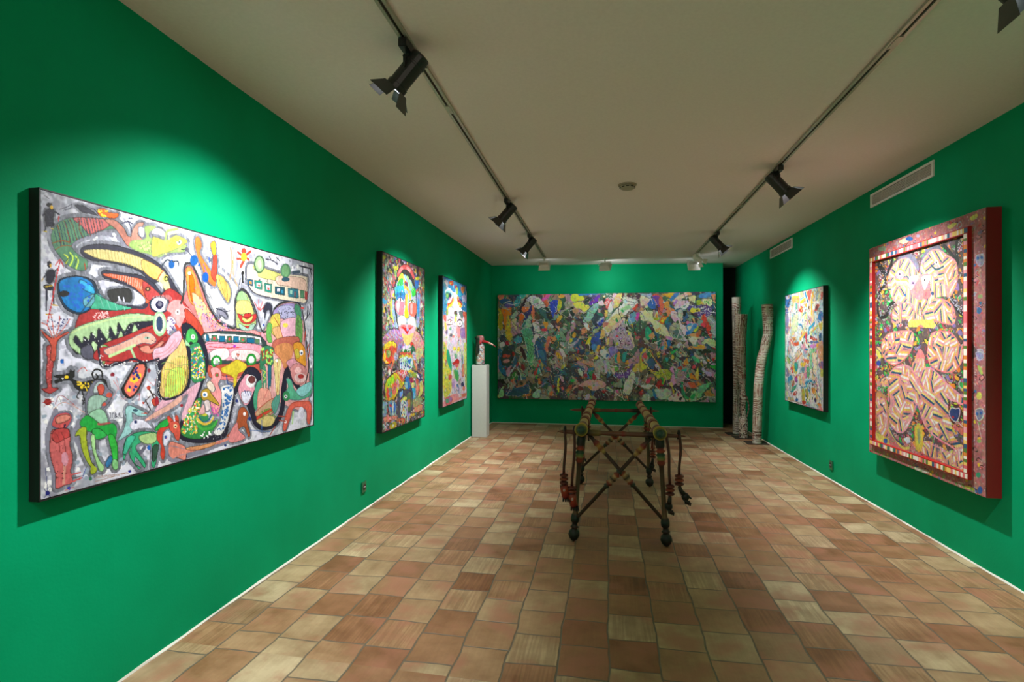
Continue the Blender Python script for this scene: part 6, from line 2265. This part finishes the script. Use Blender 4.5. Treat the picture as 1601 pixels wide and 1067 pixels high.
# ------------------------------------------------------------ ceiling tracks
def track(name,xa,xb,y0,y1,label,gaps,couplers):
    dx=(xb-xa)/(y1-y0);zz=lambda x:CZ(x)
    e=empty(name,(xa,y0,zz(xa)),label,'lighting track','lighting tracks on the ceiling')
    def P(s,y,z): 
        x=xa+dx*(y-y0)+s;return Vector((x-xa,y-y0,zz(x)-z-zz(xa)))
    def prism(bm,s0,s1,ya,yb,z0,z1):
        c=[P(s0,ya,z0),P(s1,ya,z0),P(s1,ya,z1),P(s0,ya,z1)];f=[P(s0,yb,z0),P(s1,yb,z0),P(s1,yb,z1),P(s0,yb,z1)]
        vs=[bm.verts.new(q) for q in c+f]
        for q in ((0,1,2,3),(7,6,5,4),(0,4,5,1),(1,5,6,2),(2,6,7,3),(3,7,4,0)): bm.faces.new([vs[i] for i in q])
    bm=bmesh.new()
    prism(bm,-.022,-.007,y0,y1,-.002,.014);prism(bm,.007,.022,y0,y1,-.002,.014)
    for y in couplers: prism(bm,-.012,.012,y-.05,y+.05,.003,.017)
    bmesh.ops.recalc_face_normals(bm,faces=bm.faces);obj('rail_channel',bm,M_alu,e)
    bm=bmesh.new();prism(bm,-.0068,.0068,y0,y1,-.002,.006);bmesh.ops.recalc_face_normals(bm,faces=bm.faces);obj('dark_slot',bm,M_slot,e)
    return lambda y:xa+dx*(y-y0)
TL=track('ceiling_track',-.853,-.973,-1.0,8.62,'left pale ceiling track with dark slot carrying three black spotlights',[],[3.09,6.0,-.2])
TR=track('ceiling_track',1.232,1.297,-1.0,8.75,'right pale ceiling track with dark slot on the vent side',[],[2.69,5.6])

# ------------------------------------------------------------ track spotlights
def place(bm,M):
    for v in bm.verts: v.co=M@v.co
    return bm
def spot_fixture(name,pos,aim,label,power,cone=95,blend=.6,col=(1,1,1),beamz=.55,scale=1.0,group='black track spotlights',metal=None,drop=.115,size=.05,energy=True,doorang=(38,38,38,38)):
    metal=metal or M_fixture
    x,y=pos;z=CZ(x)
    e=empty(name,(x,y,z-.017),label,'spotlight',group)
    s=scale
    bm=bmesh.new();box(bm,(-.019*s,-.085*s,-.040*s),(.019*s,.085*s,.0));bevel(bm,.003)
    box(bm,(-.010*s,-.018*s,-.058*s),(.010*s,.018*s,-.030*s));obj('track_adapter',bm,metal,e)
    piv=Vector((0,0,-drop*s))
    w=Vector(aim)-Vector((x,y,z-.017))-piv;d=w.normalized()
    # body axis along d ; local frame
    a=Vector((0,0,1)).cross(d).normalized();b=d.cross(a)
    M=Matrix((( a.x,b.x,d.x,piv.x),(a.y,b.y,d.y,piv.y),(a.z,b.z,d.z,piv.z),(0,0,0,1)))
    bm=bmesh.new()                                          # yoke
    box(bm,(-.012*s,-.012*s,-.075*s),(.012*s,.012*s,-.052*s))
    tube(bm,[(0,0,-.055*s),piv*.75],[.009*s,.009*s],10)
    for sg in (-1,1):
        p=M@Vector((sg*.052*s,0,0));q=Vector((sg*a.x*.052*s,sg*a.y*.052*s,-.068*s))
        tube(bm,[q,p],[.006*s,.006*s],8)
    tube(bm,[Vector((-a.x*.055*s,-a.y*.055*s,-.068*s)),Vector((a.x*.055*s,a.y*.055*s,-.068*s))],[.007*s,.007*s],8)
    obj('yoke',bm,metal,e,True)
    bm=bmesh.new()                                          # barrel
    prof=[(-.095,.030),(-.092,.040),(-.085,.044),(-.05,.045),(-.048,.047),(-.04,.047),(-.038,.045),(.07,.045),(.072,.049),(.09,.049)]
    tube(bm,[M@Vector((0,0,t*s)) for t,_ in prof],[r*s for _,r in prof],28)
    # hollow nose ring
    tube(bm,[M@Vector((0,0,.088*s)),M@Vector((0,0,.1*s))],[.049*s,.049*s],28,False)
    for k in range(6):
        an=2*pi*k/6;c=M@Vector((math.cos(an)*.045*s,math.sin(an)*.045*s,-.07*s))
        blobm(bm,c,.004*s,seg=6)
    obj('barrel',bm,metal,e)
    bm=bmesh.new();tube(bm,[M@Vector((0,0,.0905*s)),M@Vector((0,0,.094*s))],[.040*s,.038*s],24);obj('lens',bm,M_lens,e)
    for k in range(4):                                      # barn doors
        an=k*pi/2;bm=bmesh.new();t=math.radians(doorang[k])
        w0,w1,L=.036*s,.055*s,.075*s
        f=lambda u_,l,th:M@(Matrix.Rotation(an,4,'Z')@Vector((.050*s+math.sin(t)*l+math.cos(t)*th,u_,.095*s+math.cos(t)*l-math.sin(t)*th)))
        vs=[bm.verts.new(f(*q)) for q in ((-w0,0,0),(w0,0,0),(w1,L,0),(-w1,L,0),(-w0,0,.0016),(w0,0,.0016),(w1,L,.0016),(-w1,L,.0016))]
        for q in ((0,1,2,3),(7,6,5,4),(0,4,5,1),(1,5,6,2),(2,6,7,3),(3,7,4,0)): bm.faces.new([vs[i] for i in q])
        bmesh.ops.recalc_face_normals(bm,faces=bm.faces);obj('barn_door',bm,metal if metal is M_wfix else M_door,e)
    if power:
        ld=bpy.data.lights.new('spot_beam','SPOT');ld.energy=power;ld.spot_size=math.radians(cone);ld.spot_blend=blend;ld.color=col;ld.shadow_soft_size=size*.5
        lo=bpy.data.objects.new('spot_beam',ld);COL.objects.link(lo);lo.parent=e
        lo.location=M@Vector((0,0,.105*s));bd=(Vector((aim[0],aim[1],beamz))-Vector((x,y,z-.017))-lo.location).normalized();lo.rotation_euler=(-bd).to_track_quat('Z','Y').to_euler()
    return e
SP=SPOTP
spot_fixture('track_spotlight',(TL(2.40),2.40),(-1.95,2.44,1.50),'large near black spotlight aimed at the dragon painting, left track',SP['L1'],cone=108,blend=.95,doorang=(45,20,55,35))
spot_fixture('track_spotlight',(TL(5.12),5.12),(-1.99,5.12,1.45),'middle black spotlight on the left track, in front of the moustached portrait',SP['L2'],cone=102,blend=.9)
spot_fixture('track_spotlight',(TL(6.78),6.78),(-1.99,6.92,1.45),'farthest black spotlight on the left track',SP['L3'],cone=102,blend=.9,doorang=(50,30,15,30))
spot_fixture('track_spotlight',(TR(4.44),4.44),(2.25,4.42,1.45),'black spotlight on the right track above the ornate red panel',SP['R1'],cone=102,blend=.9)
spot_fixture('track_spotlight',(TR(6.87),6.87),(2.22,6.75,1.45),'smaller far black spotlight on the right track, beside the small vent',SP['R2'],cone=102,blend=.9)
spot_fixture('track_spotlight',(TR(2.04),2.04),(2.27,2.0,1.5),'black spotlight cropped by the top right corner',SP['R0'],cone=102,blend=.9)
spot_fixture('track_spotlight',(TL(-.1),-.1),(-1.94,-.1,1.4),'black spotlight on the left track behind the viewer',SP['B1'],cone=102,blend=.9)  # added out of view to supply light from behind the viewer
spot_fixture('white_spotlight',(TR(8.36),8.36),(2.0,8.9,2.2),'small white spotlight turned right at the end of the right track',SP['RW'],cone=110,blend=.9,beamz=1.9,group='white lamps near the back wall',metal=M_wfix,drop=.09,scale=.8)
def flood(pos,aimz,label,power,onceil=False,yaw=0):
    x,y=pos;z=CZ(x);top=z-(0 if onceil else .017)
    e=empty('white_floodlight',(x,y,top),label,'floodlight','white lamps near the back wall')
    bm=bmesh.new()
    if onceil: 
        tube(bm,[(0,0,0),(0,0,-.012)],[.035,.035],20)
    else: box(bm,(-.016,-.05,-.03),(.016,.05,0))
    tube(bm,[(0,0,-.01),(0,0,-.06)],[.008,.008],10);obj('mount',bm,M_wfix,e)
    bm=bmesh.new()
    tube(bm,[(-.098,0,-.12),(-.098,0,-.06),(.098,0,-.06),(.098,0,-.12)],[.005]*4,8);obj('bracket',bm,M_wfix,e)
    R=Matrix.Rotation(yaw,4,'Z')@Matrix.Rotation(math.radians(-42),4,'X')
    bm=bmesh.new();vs=[]
    c=Vector((0,0,-.125))
    for (yy,hx,hz) in ((-.04,.055,.035),(-.025,.078,.052),(.03,.088,.066),(.045,.09,.068)):
        vs.append([bm.verts.new(c+R@Vector((sx*hx,yy,sz*hz))) for sx,sz in ((-1,-1),(1,-1),(1,1),(-1,1))])
    for a,b in zip(vs[:-1],vs[1:]):
        for k in range(4): bm.faces.new((a[k],a[(k+1)%4],b[(k+1)%4],b[k]))
    bm.faces.new(vs[0][::-1]);bm.faces.new(vs[-1]);bmesh.ops.recalc_face_normals(bm,faces=bm.faces)
    obj('housing',bm,M_wfix,e)
    bm=bmesh.new();q=[c+R@Vector((sx*.078,.0465,sz*.056)) for sx,sz in ((-1,-1),(1,-1),(1,1),(-1,1))];vs=[bm.verts.new(p) for p in q]+[bm.verts.new(p+R@Vector((0,.002,0))) for p in q]
    for f in ((0,1,2,3),(7,6,5,4),(0,4,5,1),(1,5,6,2),(2,6,7,3),(3,7,4,0)): bm.faces.new([vs[i] for i in f])
    bmesh.ops.recalc_face_normals(bm,faces=bm.faces);obj('glass_front',bm,M_lensf if power>0 else M_white,e)
    ld=bpy.data.lights.new('flood_beam','AREA');ld.shape='RECTANGLE';ld.size=.16;ld.size_y=.11;ld.energy=max(power,.01);ld.color=(.93,1,.98)
    lo=bpy.data.objects.new('flood_beam',ld);COL.objects.link(lo);lo.parent=e;lo.location=c+R@Vector((0,.052,0))
    dv=R@Vector((0,1,0));lo.rotation_euler=(-dv).to_track_quat('Z','Y').to_euler()
    return e
M_lensf=mat('flood_glass',(.9,.9,.9),.2,emit=(.93,1,.98),estr=12)
flood((TL(8.55),8.56),1,'white square floodlight at the far end of the left track',SP['F1'])
flood((-.035,8.80),1,'lone white square floodlight on the ceiling above the middle of the back painting',SP['F2'],True,-.35)
flood((TR(8.70),8.69),1,'white square floodlight at the far end of the right track',SP['F3'])

# ------------------------------------------------------------ smoke detector
x,y=.169,4.79;z=CZ(x);e=empty('smoke_detector',(x,y,z),'round cream smoke detector on the ceiling between the tracks','smoke detector')
bm=bmesh.new();pr=[(0,.078),(.008,.078),(.010,.072)];tube(bm,[(0,0,-t) for t,_ in pr],[r for _,r in pr],32);obj('base_ring',bm,M_cream,e)
bm=bmesh.new();pr=[(.009,.060),(.022,.064),(.034,.060),(.042,.045),(.045,.020)];tube(bm,[(0,0,-t) for t,_ in pr],[r for _,r in pr],32)
obj('sensor_dome',bm,M_cream,e)
bm=bmesh.new()
for k in range(10):
    an=2*pi*k/10;box(bm,(-.012,.0600,-.030),(.012,.0652,-.024),Matrix.Rotation(an,4,'Z'))
obj('vent_slit',bm,M_slot,e)

# ------------------------------------------------------------ wall vents
def vent(y0,y1,z0,z1,label):
    xm=(rx(y0)+rx(y1))/2;e=empty('air_vent',(xm,(y0+y1)/2,z0),label,'air vent','white wall vents')
    Ly=(y1-y0)/2;Hh=z1-z0;sl=(rx(y1)-rx(y0))/(y1-y0)
    def B(bm,d0,d1,a,b,c,d):
        for v in box(bm,(-d1,a,c),(-d0,b,d)): v.co.x+=sl*v.co.y
    bm=bmesh.new()
    B(bm,-.002,.010,-Ly,Ly,0,.018);B(bm,-.002,.010,-Ly,Ly,Hh-.018,Hh);B(bm,-.002,.010,-Ly,-Ly+.025,.018,Hh-.018);B(bm,-.002,.010,Ly-.025,Ly,.018,Hh-.018)
    obj('vent_frame',bm,M_white,e)
    bm=bmesh.new();B(bm,-.002,.0005,-Ly+.02,Ly-.02,.015,Hh-.015);obj('backing',bm,M_vback,e)
    n=6
    for k in range(n):
        zc=.022+(Hh-.044)*(k+.5)/n;bm=bmesh.new();B(bm,.0005,.008,-Ly+.025,Ly-.025,zc-.0032,zc+.0032);obj('slat',bm,M_slat,e)
    for k in range(1,5):
        yy=-Ly+2*Ly*k/5;bm=bmesh.new();B(bm,.001,.006,yy-.002,yy+.002,.018,Hh-.018);obj('stay',bm,M_slat,e)
vent(4.298,5.212,2.552,2.667,'long white louvred vent near the ceiling above the ornate red panel')
vent(7.17,8.06,2.552,2.675,'farther white louvred vent high on the right wall beyond the first')

# ------------------------------------------------------------ sockets
def socket(side,y,z,label):
    x=lx(y) if side<0 else rx(y);e=empty('wall_socket',(x,y,z),label,'socket','green wall sockets')
    s=-side
    bm=bmesh.new();lo=(min(0,s*.011),-.042,-.045);hi=(max(0,s*.011),.042,.045);box(bm,lo,hi);bevel(bm,.003);obj('cover_plate',bm,M_socket,e)
    bm=bmesh.new();tube(bm,[(s*.010,0,0),(s*.0125,0,0)],[.028,.027],20);obj('socket_well',bm,M_black,e)
    bm=bmesh.new()
    for q in (-.010,.010): tube(bm,[(s*.012,q,0),(s*.0145,q,0)],[.004,.004],8)
    obj('contact',bm,M_white,e)
socket(-1,4.27,.195,'green-painted socket low on the left wall')
socket(1,6.03,.155,'green-painted socket low on the right wall between two artworks')

# ------------------------------------------------------------ plinth and bottle figure
bm=bmesh.new();box(bm,(-.110,-.105,0),(.108,.105,1.072));bevel(bm,.002,1);o=obj('plinth',bm,M_plinth);o.location=(-1.868,8.045,0)
tag(o,'tall white square plinth in the far left corner','plinth')
e=empty('bottle_figure',(-1.872,8.02,1.0722),'small collaged bottle figure with dark braids and long red beak on the plinth','figurine')
bm=bmesh.new();tube(bm,[(0,0,0),(0,0,.006)],[.075,.072],28);obj('dark_base',bm,M_black,e)
cv=Canvas(360,440,3,'cbb',8);cv.run(ART['fig'])
def fr(t,a): 
    return .058 if t<.02 else (.066 if t<.62 else .066-.018*min(1,(t-.62)/.12)+(.012*math.sin(min(1,max(0,(t-.74)/.26))*pi)))
wrap_mesh('collaged_body',cv,lambda t:(0,0,.006+.425*t),fr,P_gloss,e)
bm=bmesh.new();la=bm.verts.layers.float_color.new('paint')
pink=srgb(hex3('c9767a'));dk=srgb(hex3('5a2226'))
blobm(bm,(.026,-.03,.405),.034,1,.8,1,la,pink);blobm(bm,(.040,-.052,.415),.010,1,1,1,la,srgb(hex3('e8d8d0')));blobm(bm,(.041,-.060,.415),.0045,1,1,1,la,(.01,.01,.01))
blobm(bm,(.012,-.06,.335),.022,1.2,.7,1.3,la,srgb(hex3('b02a30')))
obj('face',bm,P_bead,e,True)
bm=bmesh.new();la=bm.verts.layers.float_color.new('paint');P=[];R_=[];C_=[]
for i in range(13):
    t=i/12;P.append((.045+.205*t,-.03,.350-.012*t-.075*t*t));R_.append(.019*(1-t)**.6+.003);C_.append(srgb(hex3('b01c24' if t<.45 else 'd8a898' if t<.8 else '7a2a20')))
tube(bm,P,R_,14,True,la,C_);obj('red_beak',bm,P_gloss,e,True)
bm=bmesh.new();la=bm.verts.layers.float_color.new('paint')
blobm(bm,(-.045,-.02,.400),.030,1,1,1.1,la,(.012,.02,.012))
rnd=random.Random(4)
for k in range(16):
    a0=pi*.55+pi*.95*k/15;P=[(math.cos(a0)*(.055+.010*i/6),math.sin(a0)*(.055+.008*i/6)-.01,.425-.30*i/7*(.75+.25*rnd.random())) for i in range(8)]
    c=[srgb(hex3(rnd.choice(['222','2a3326','5a6a4a','1a1a1a']))) for _ in P];tube(bm,P,[.006+.002*rnd.random() for _ in P],6,True,la,c)
obj('braids',bm,P_bead,e,True)

# ------------------------------------------------------------ painted hollow logs
def base_plate(e,w,d,off=(0,0)):
    bm=bmesh.new();box(bm,(off[0]-w/2,off[1]-d/2,0),(off[0]+w/2,off[1]+d/2,.008));bevel(bm,.001,1);obj('base_plate',bm,M_plate,e)
def curve(T):
    def f(t):
        for (a,*p),(b,*q) in zip(T[:-1],T[1:]):
            if t<=b+1e-9:
                s=(t-a)/(b-a);s=s*s*(3-2*s)*.4+s*.6;return [u_+(v_-u_)*s for u_,v_ in zip(p,q)]
        return list(T[-1][1:])
    return f
e=empty('painted_log',(2.042,8.08,0),'crooked cream and brown patterned log, rightmost and nearest of three','carved log','painted hollow logs')
base_plate(e,.28,.26,(.0,.04))
ax=curve([(0,0,.0),(.2,-.012,-.06),(.39,-.013,-.11),(.53,.004,-.14),(.62,.023,-.165),(.71,.061,-.19),(.8,.087,-.215),(.9,.075,-.24),(1,.060,-.265)])
rr_=curve([(0,.058),(.1,.060),(.5,.061),(.7,.062),(.82,.062),(1,.072)])
cv=Canvas(460,1900,6,'cec6b8',11);cv.run(ART['log1'])
wrap_mesh('log_body',cv,lambda t:(ax(t)[0],ax(t)[1],.008+1.900*t),lambda t,a:rr_(t)[0]*(1+.03*math.sin(3*a+9*t)),P_wood,e)
e=empty('painted_log',(1.975,8.55,0),'brown and cream log with pierced lower half, shortest and in front on the left','carved log','painted hollow logs')
base_plate(e,.34,.26,(.03,.02))
ax2=curve([(0,0,0),(.4,-.015,0),(.6,-.03,0),(.8,-.04,0),(1,-.030,0)])
def r2_(t,a):
    b=curve([(0,.062),(.10,.064),(.14,.060),(.19,.036),(.26,.034),(.30,.052),(.34,.050),(.40,.040),(.45,.052),(.5,.060),(.6,.064),(.75,.072),(.9,.082),(1,.086)])(t)[0]
    return b*(1+.05*math.sin(4*a+14*t) if t<.5 else 1+.02*math.sin(3*a))
cv=Canvas(460,1800,6,'bcb0a0',12);cv.run(ART['log2'])
wrap_mesh('log_body',cv,lambda t:(ax2(t)[0],ax2(t)[1],.008+1.810*t),r2_,P_wood,e)
bm=bmesh.new();la=bm.verts.layers.float_color.new('paint')
for (z0,z1,s,bul) in ((.30,.62,1,.055),(.62,.86,-1,.03),(.30,.60,-1,.048)):   # carved side strands around the openings
    P=[];C_=[]
    for i in range(13):
        t=i/12;P.append((s*(.034+bul*math.sin(t*pi)*.6),-.02,z0+(z1-z0)*t));C_.append(srgb(hex3('8d8072' if i%2 else '3a3029')))
    tube(bm,P,[.012]*13,8,True,la,C_)
obj('carved_strand',bm,P_wood,e,True)
e=empty('painted_log',(1.955,8.90,0),'tallest straight cream log standing behind the shorter one, by the dark recess','carved log','painted hollow logs')
base_plate(e,.30,.26,(0,0))
cv=Canvas(420,2070,6,'b8b2a6',13);cv.run(ART['log3'])
wrap_mesh('log_body',cv,lambda t:(.006*math.sin(t*3),0,.008+2.09*t),lambda t,a:(.056+.018*max(0,t-.35))*(1+.02*math.sin(3*a+6*t)),P_wood,e)

# ------------------------------------------------------------ beaded stretcher in the middle of the room
e=empty('beaded_litter',(0.085,4.65,0),'dark wooden litter frame with beaded rails, crossed legs and hanging bead straps in mid-floor','sculpture')
off=Vector((-.085,-4.65,0))
H=lambda s:tuple(srgb(hex3(s))*.8)
WOOD=H('6b4530');DK=H('17130f');DW=H('3b2417')
def part(name,label=None):
    bm=bmesh.new();return bm,bm.verts.layers.float_color.new('paint'),name,label
def fin(t,smooth=True):
    bm,la,name,label=t
    for v in bm.verts: v.co+=off
    o=obj(name,bm,P_bead,e,smooth)
    if label:o['label']=label
    return o
def rail(xn,xf,zn,zf,seed):
    rnd=random.Random(seed);a=Vector((xn,3.74,zn));b=Vector((xf,5.62,zf));L=(b-a).length;st=[]
    bands=[('c9a02a',.05,.040),('a8882a',.03,.040),('5a2418',.06,.034),('7a3a3c',.035,.034),('c8b07a',.10,.030),('d2b46c',.10,.030),('6a1c18',.04,.036),('8a6a3a',.03,.036),('a33c28',.03,.037),('c8b88a',.16,.030),('7a2a22',.05,.036),('4a5a3a',.03,.036),('b98a3a',.03,.037),('cfae72',.28,.030),('8a3a2a',.06,.035),('c2a468',.22,.031),('7a2822',.05,.036),('b98a4a',.05,.035),('c8a870',.20,.030),('6a2a20',.06,.037),('9a5a34',.08,.038),('c08a50',.03,.030)]
    tot=sum(q[1] for q in bands);t=0
    for c,w,r in bands:
        w=w/tot;cc=H(c)
        st+= [(t,r*.9,cc),(t+w*.12,r,cc),(t+w*.88,r,cc),(t+w*.999,r*.9,cc)];t+=w
    T=part('beaded_rail');stem(T[0],a,b,st,16,T[1]);fin(T)
    T=part('rail_knob','dark green knob in a yellow ring');d=(a-b).normalized()
    bm,la=T[0],T[1]
    tube(bm,[a-d*.004,a+d*.006,a+d*.014,a+d*.018],[.041,.045,.041,.033],20,True,la,[H('b8961e'),H('c8a62a'),H('9a8a2a'),H('4a5a2a')])
    blobm(bm,a+d*.020,.026,1,1,1,la,H('1e4a3e'));fin(T)
rail(-.173,-.149,.797,.793,1);rail(.343,.316,.785,.776,2)
def bar(x0,x1,y,z0,z1,name='cross_bar'):
    T=part(name);a=Vector((x0,y,z0));b=Vector((x1,y,z1));st=[]
    st=[(0,.003,WOOD),(.05,.013,WOOD),(.12,.015,WOOD),(.2,.020,DK),(.25,.019,DK),(.29,.022,H('6a5a2a')),(.33,.020,H('7a6a32')),(.36,.015,WOOD),(.42,.017,WOOD),(.5,.016,H('7a4a34')),(.52,.019,H('8a2a22')),(.55,.016,WOOD),(.66,.017,WOOD),(.72,.02,DK),(.8,.02,DK),(.86,.014,WOOD),(.94,.012,WOOD),(1,.003,WOOD)]
    stem(T[0],a,b,st,12,T[1]);fin(T)
bar(-.345,.52,3.86,.762,.752);bar(-.36,.49,5.45,.729,.734)
def leg(x0,z0,x1,y,seed):
    T=part('leg');a=Vector((x0,y,z0));b=Vector((x1,y,.0));L=a.z
    def t(z): return (L-z)/L
    st=[(0,.020,DK),(t(L-.03),.030,DK),(t(L-.07),.030,H('20201c')),(t(L-.085),.022,H('8a2a20')),(t(L-.10),.032,H('a8401e')),(t(L-.112),.022,H('1a3a2a')),(t(L-.125),.032,H('274a32')),(t(L-.14),.024,H('5a7a3a')),(t(L-.152),.031,H('8a7a3a')),(t(L-.165),.024,H('7a2a1e')),(t(L-.18),.029,H('8a301e')),(t(L-.20),.018,DW),(t(L-.25),.015,H('4a3a26')),
        (t(.30),.0165,H('5a4a2e')),(t(.20),.018,H('6a4a24')),(t(.185),.026,DK),(t(.165),.030,H('12302a')),(t(.14),.029,DK),(t(.125),.018,DK),(t(.11),.020,H('2a1a14')),(t(.10),.030,H('3a1a14')),(t(.092),.020,DK),(t(.082),.022,DK),(t(.07),.035,DK),(t(.045),.040,H('141a16')),(t(.02),.030,DK),(t(.006),.014,DK),(1,.008,DK)]
    stem(T[0],a,b,st,16,T[1]);fin(T)
leg(-.178,.745,-.233,3.86,1);leg(.350,.745,.398,3.86,2);leg(-.200,.73,-.262,5.45,3);leg(.372,.73,.404,5.45,4)
def brace(a,b):
    T=part('diagonal_brace')
    c=[(0,.014,DK),(.06,.013,DW),(.10,.024,H('8a2a1e')),(.13,.016,H('b08a3a')),(.16,.024,H('7a3a1e')),(.19,.015,H('c0a05a')),(.22,.013,DW),(.40,.013,DW),(.415,.024,H('1e3a2a')),(.43,.014,H('6a2a1e')),(.45,.026,H('9a3a1e')),(.47,.016,H('c8a06a')),(.5,.026,DK),(.53,.016,H('b8926a')),(.55,.026,H('8a2f1a')),(.57,.014,H('4a2a1e')),(.585,.022,H('1e3a2a')),(.60,.013,DW),(.96,.012,DW),(1,.010,DK)]
    stem(T[0],a,b,c,12,T[1]);fin(T)
brace((-.125,3.875,.742),(.385,3.875,.165));brace((.290,3.845,.735),(-.215,3.845,.160))
brace((-.150,5.46,.72),(.392,5.46,.16));brace((.310,5.44,.72),(-.250,5.44,.16))
def strap(x,y,z0,z1,dx=0,kind=0,beads=3,col='7a2a1a'):
    T=part('hanging_strap');bm,la=T[0],T[1];cz=H('4a1f18')
    P=[];n=10
    # loop over the bar then down
    for i in range(7):
        an=pi*(i/6);P.append((x-.0*i,y-math.cos(an)*.028+0,z0+.026*math.sin(an)+.004))
    P=[(x,y+.028-.0,z0-.03)]+[(x,y+.028*math.cos(pi*i/8),z0+.028*math.sin(pi*i/8)+.002) for i in range(9)]
    for i in range(1,n+1):
        t=i/n;P.append((x+dx*t+.006*math.sin(t*5),y-.028,z0-(z0-z1)*t))
    tube(bm,P,[.0095]*len(P),8,True,la,[DK]*9+[cz]*(len(P)-9))
    q=Vector(P[-1])
    for k in range(beads):                                   # stacked disc beads
        zc=q.z-.012-.026*k;c=H(['6a2a1e','8a3a22','5a2018'][k%3])
        tube(bm,[(q.x,q.y,zc+.011),(q.x,q.y,zc+.007),(q.x,q.y,zc),(q.x,q.y,zc-.007),(q.x,q.y,zc-.011)],[.012,.028,.031,.028,.012],14,True,la,[c]*5)
    zb=q.z-.012-.026*beads
    if kind==0:   # cuff-like red bead roll with dark foot
        tube(bm,[(q.x,q.y,zb+.01),(q.x+.004,q.y,zb-.02),(q.x+.012,q.y,zb-.07),(q.x+.015,q.y,zb-.085)],[.030,.029,.026,.018],14,True,la,[H('7a2a1a'),H('a8401e'),H('8a1e18'),DK])
        blobm(bm,(q.x+.004,q.y-.026,zb-.02),.009,1,.5,1.4,la,H('c8a8a0'))
        for j in range(4): tube(bm,[(q.x-.002+.014*j,q.y-.004,zb-.075),(q.x-.002+.016*j,q.y-.026,zb-.098)],[.008,.006],8,True,la,[DK,DK])
    else:         # small carved fist hanging on a wrist
        sx=1 if kind==1 else -.2
        tube(bm,[(q.x,q.y,zb+.01),(q.x+.012*sx,q.y,zb-.02),(q.x+.030*sx,q.y,zb-.045)],[.012,.014,.018],10,True,la,[DW,DK,DK])
        blobm(bm,(q.x+.040*sx,q.y,zb-.060),.024,1.1,.8,1.2,la,DK,seg=12)
        for j in range(4): 
            p=Vector((q.x+.040*sx+.010*j-.012,q.y-.010,zb-.072-.004*j));tube(bm,[p,p+Vector((.012,-.008,-.016)),p+Vector((.010,-.002,-.030))],[.0075,.007,.005],8,True,la,[DK,H('2a1a14'),DK])
        tube(bm,[(q.x+.055*sx,q.y-.01,zb-.05),(q.x+.075*sx,q.y-.02,zb-.066)],[.008,.006],8,True,la,[DK,DK])
    fin(T)
strap(-.292,3.86,.766,.475,kind=0);strap(-.226,3.86,.766,.39,-.010,kind=0,beads=2)
strap(.392,3.86,.756,.430,.030,kind=2);strap(.478,3.86,.756,.500,.004,kind=1)
strap(-.245,5.45,.732,.42,0,kind=0);strap(.415,5.45,.734,.36,.02,kind=2)
T=part('bead_tassel');bm,la=T[0],T[1]
for k in range(7): tube(bm,[(.330+.004*k,4.2,.760),(.325+.008*k,4.18,.66),(.318+.012*k,4.17,.60)],[.004,.003,.003],6,True,la,[DK,H('6a2a1a'),H('a8401e')])
blobm(bm,(.375,4.2,.66),.040,1,.8,1.2,la,DK);tube(bm,[(.375,4.2,.70),(.372,4.2,.765)],[.01,.008],8,True,la,[DK,DK]);fin(T)
T=part('bead_collar');bm,la=T[0],T[1]
for xx in (-.160,.330):
    for k in range(6):
        zc=.735-.03*k;tube(bm,[(xx+.03*(1 if xx>0 else -1)*0,4.9,zc+.010),(xx,4.9,zc),(xx,4.9,zc-.010)],[.012,.022,.012],10,True,la,[H('5a2018'),H(['7a2a1e','3a4a2a','8a6a3a'][k%3]),H('5a2018')])
    tube(bm,[(xx,4.9,.78),(xx,4.9,.52)],[.006,.006],6,True,la,[DK,DK])
fin(T)

# ------------------------------------------------------------ added warm fill behind the viewer, standing in for light from out of view
for (nm,loc,rot,sz,en,cl) in LIGHTS:
    ld=bpy.data.lights.new(nm,'AREA');ld.shape='RECTANGLE';ld.size,ld.size_y=sz;ld.energy=en;ld.color=cl
    lo=bpy.data.objects.new(nm,ld);COL.objects.link(lo);lo.location=loc;lo.rotation_euler=[math.radians(a) for a in rot]
w=bpy.data.worlds.new('world');SC.world=w;w.use_nodes=True;w.node_tree.nodes['Background'].inputs[0].default_value=(1,.95,.88,1);w.node_tree.nodes['Background'].inputs[1].default_value=.0
SC.view_settings.view_transform='Standard';SC.view_settings.look='None';SC.view_settings.gamma=1;SC.view_settings.use_curve_mapping=False
SC.view_settings.exposure=EXPO
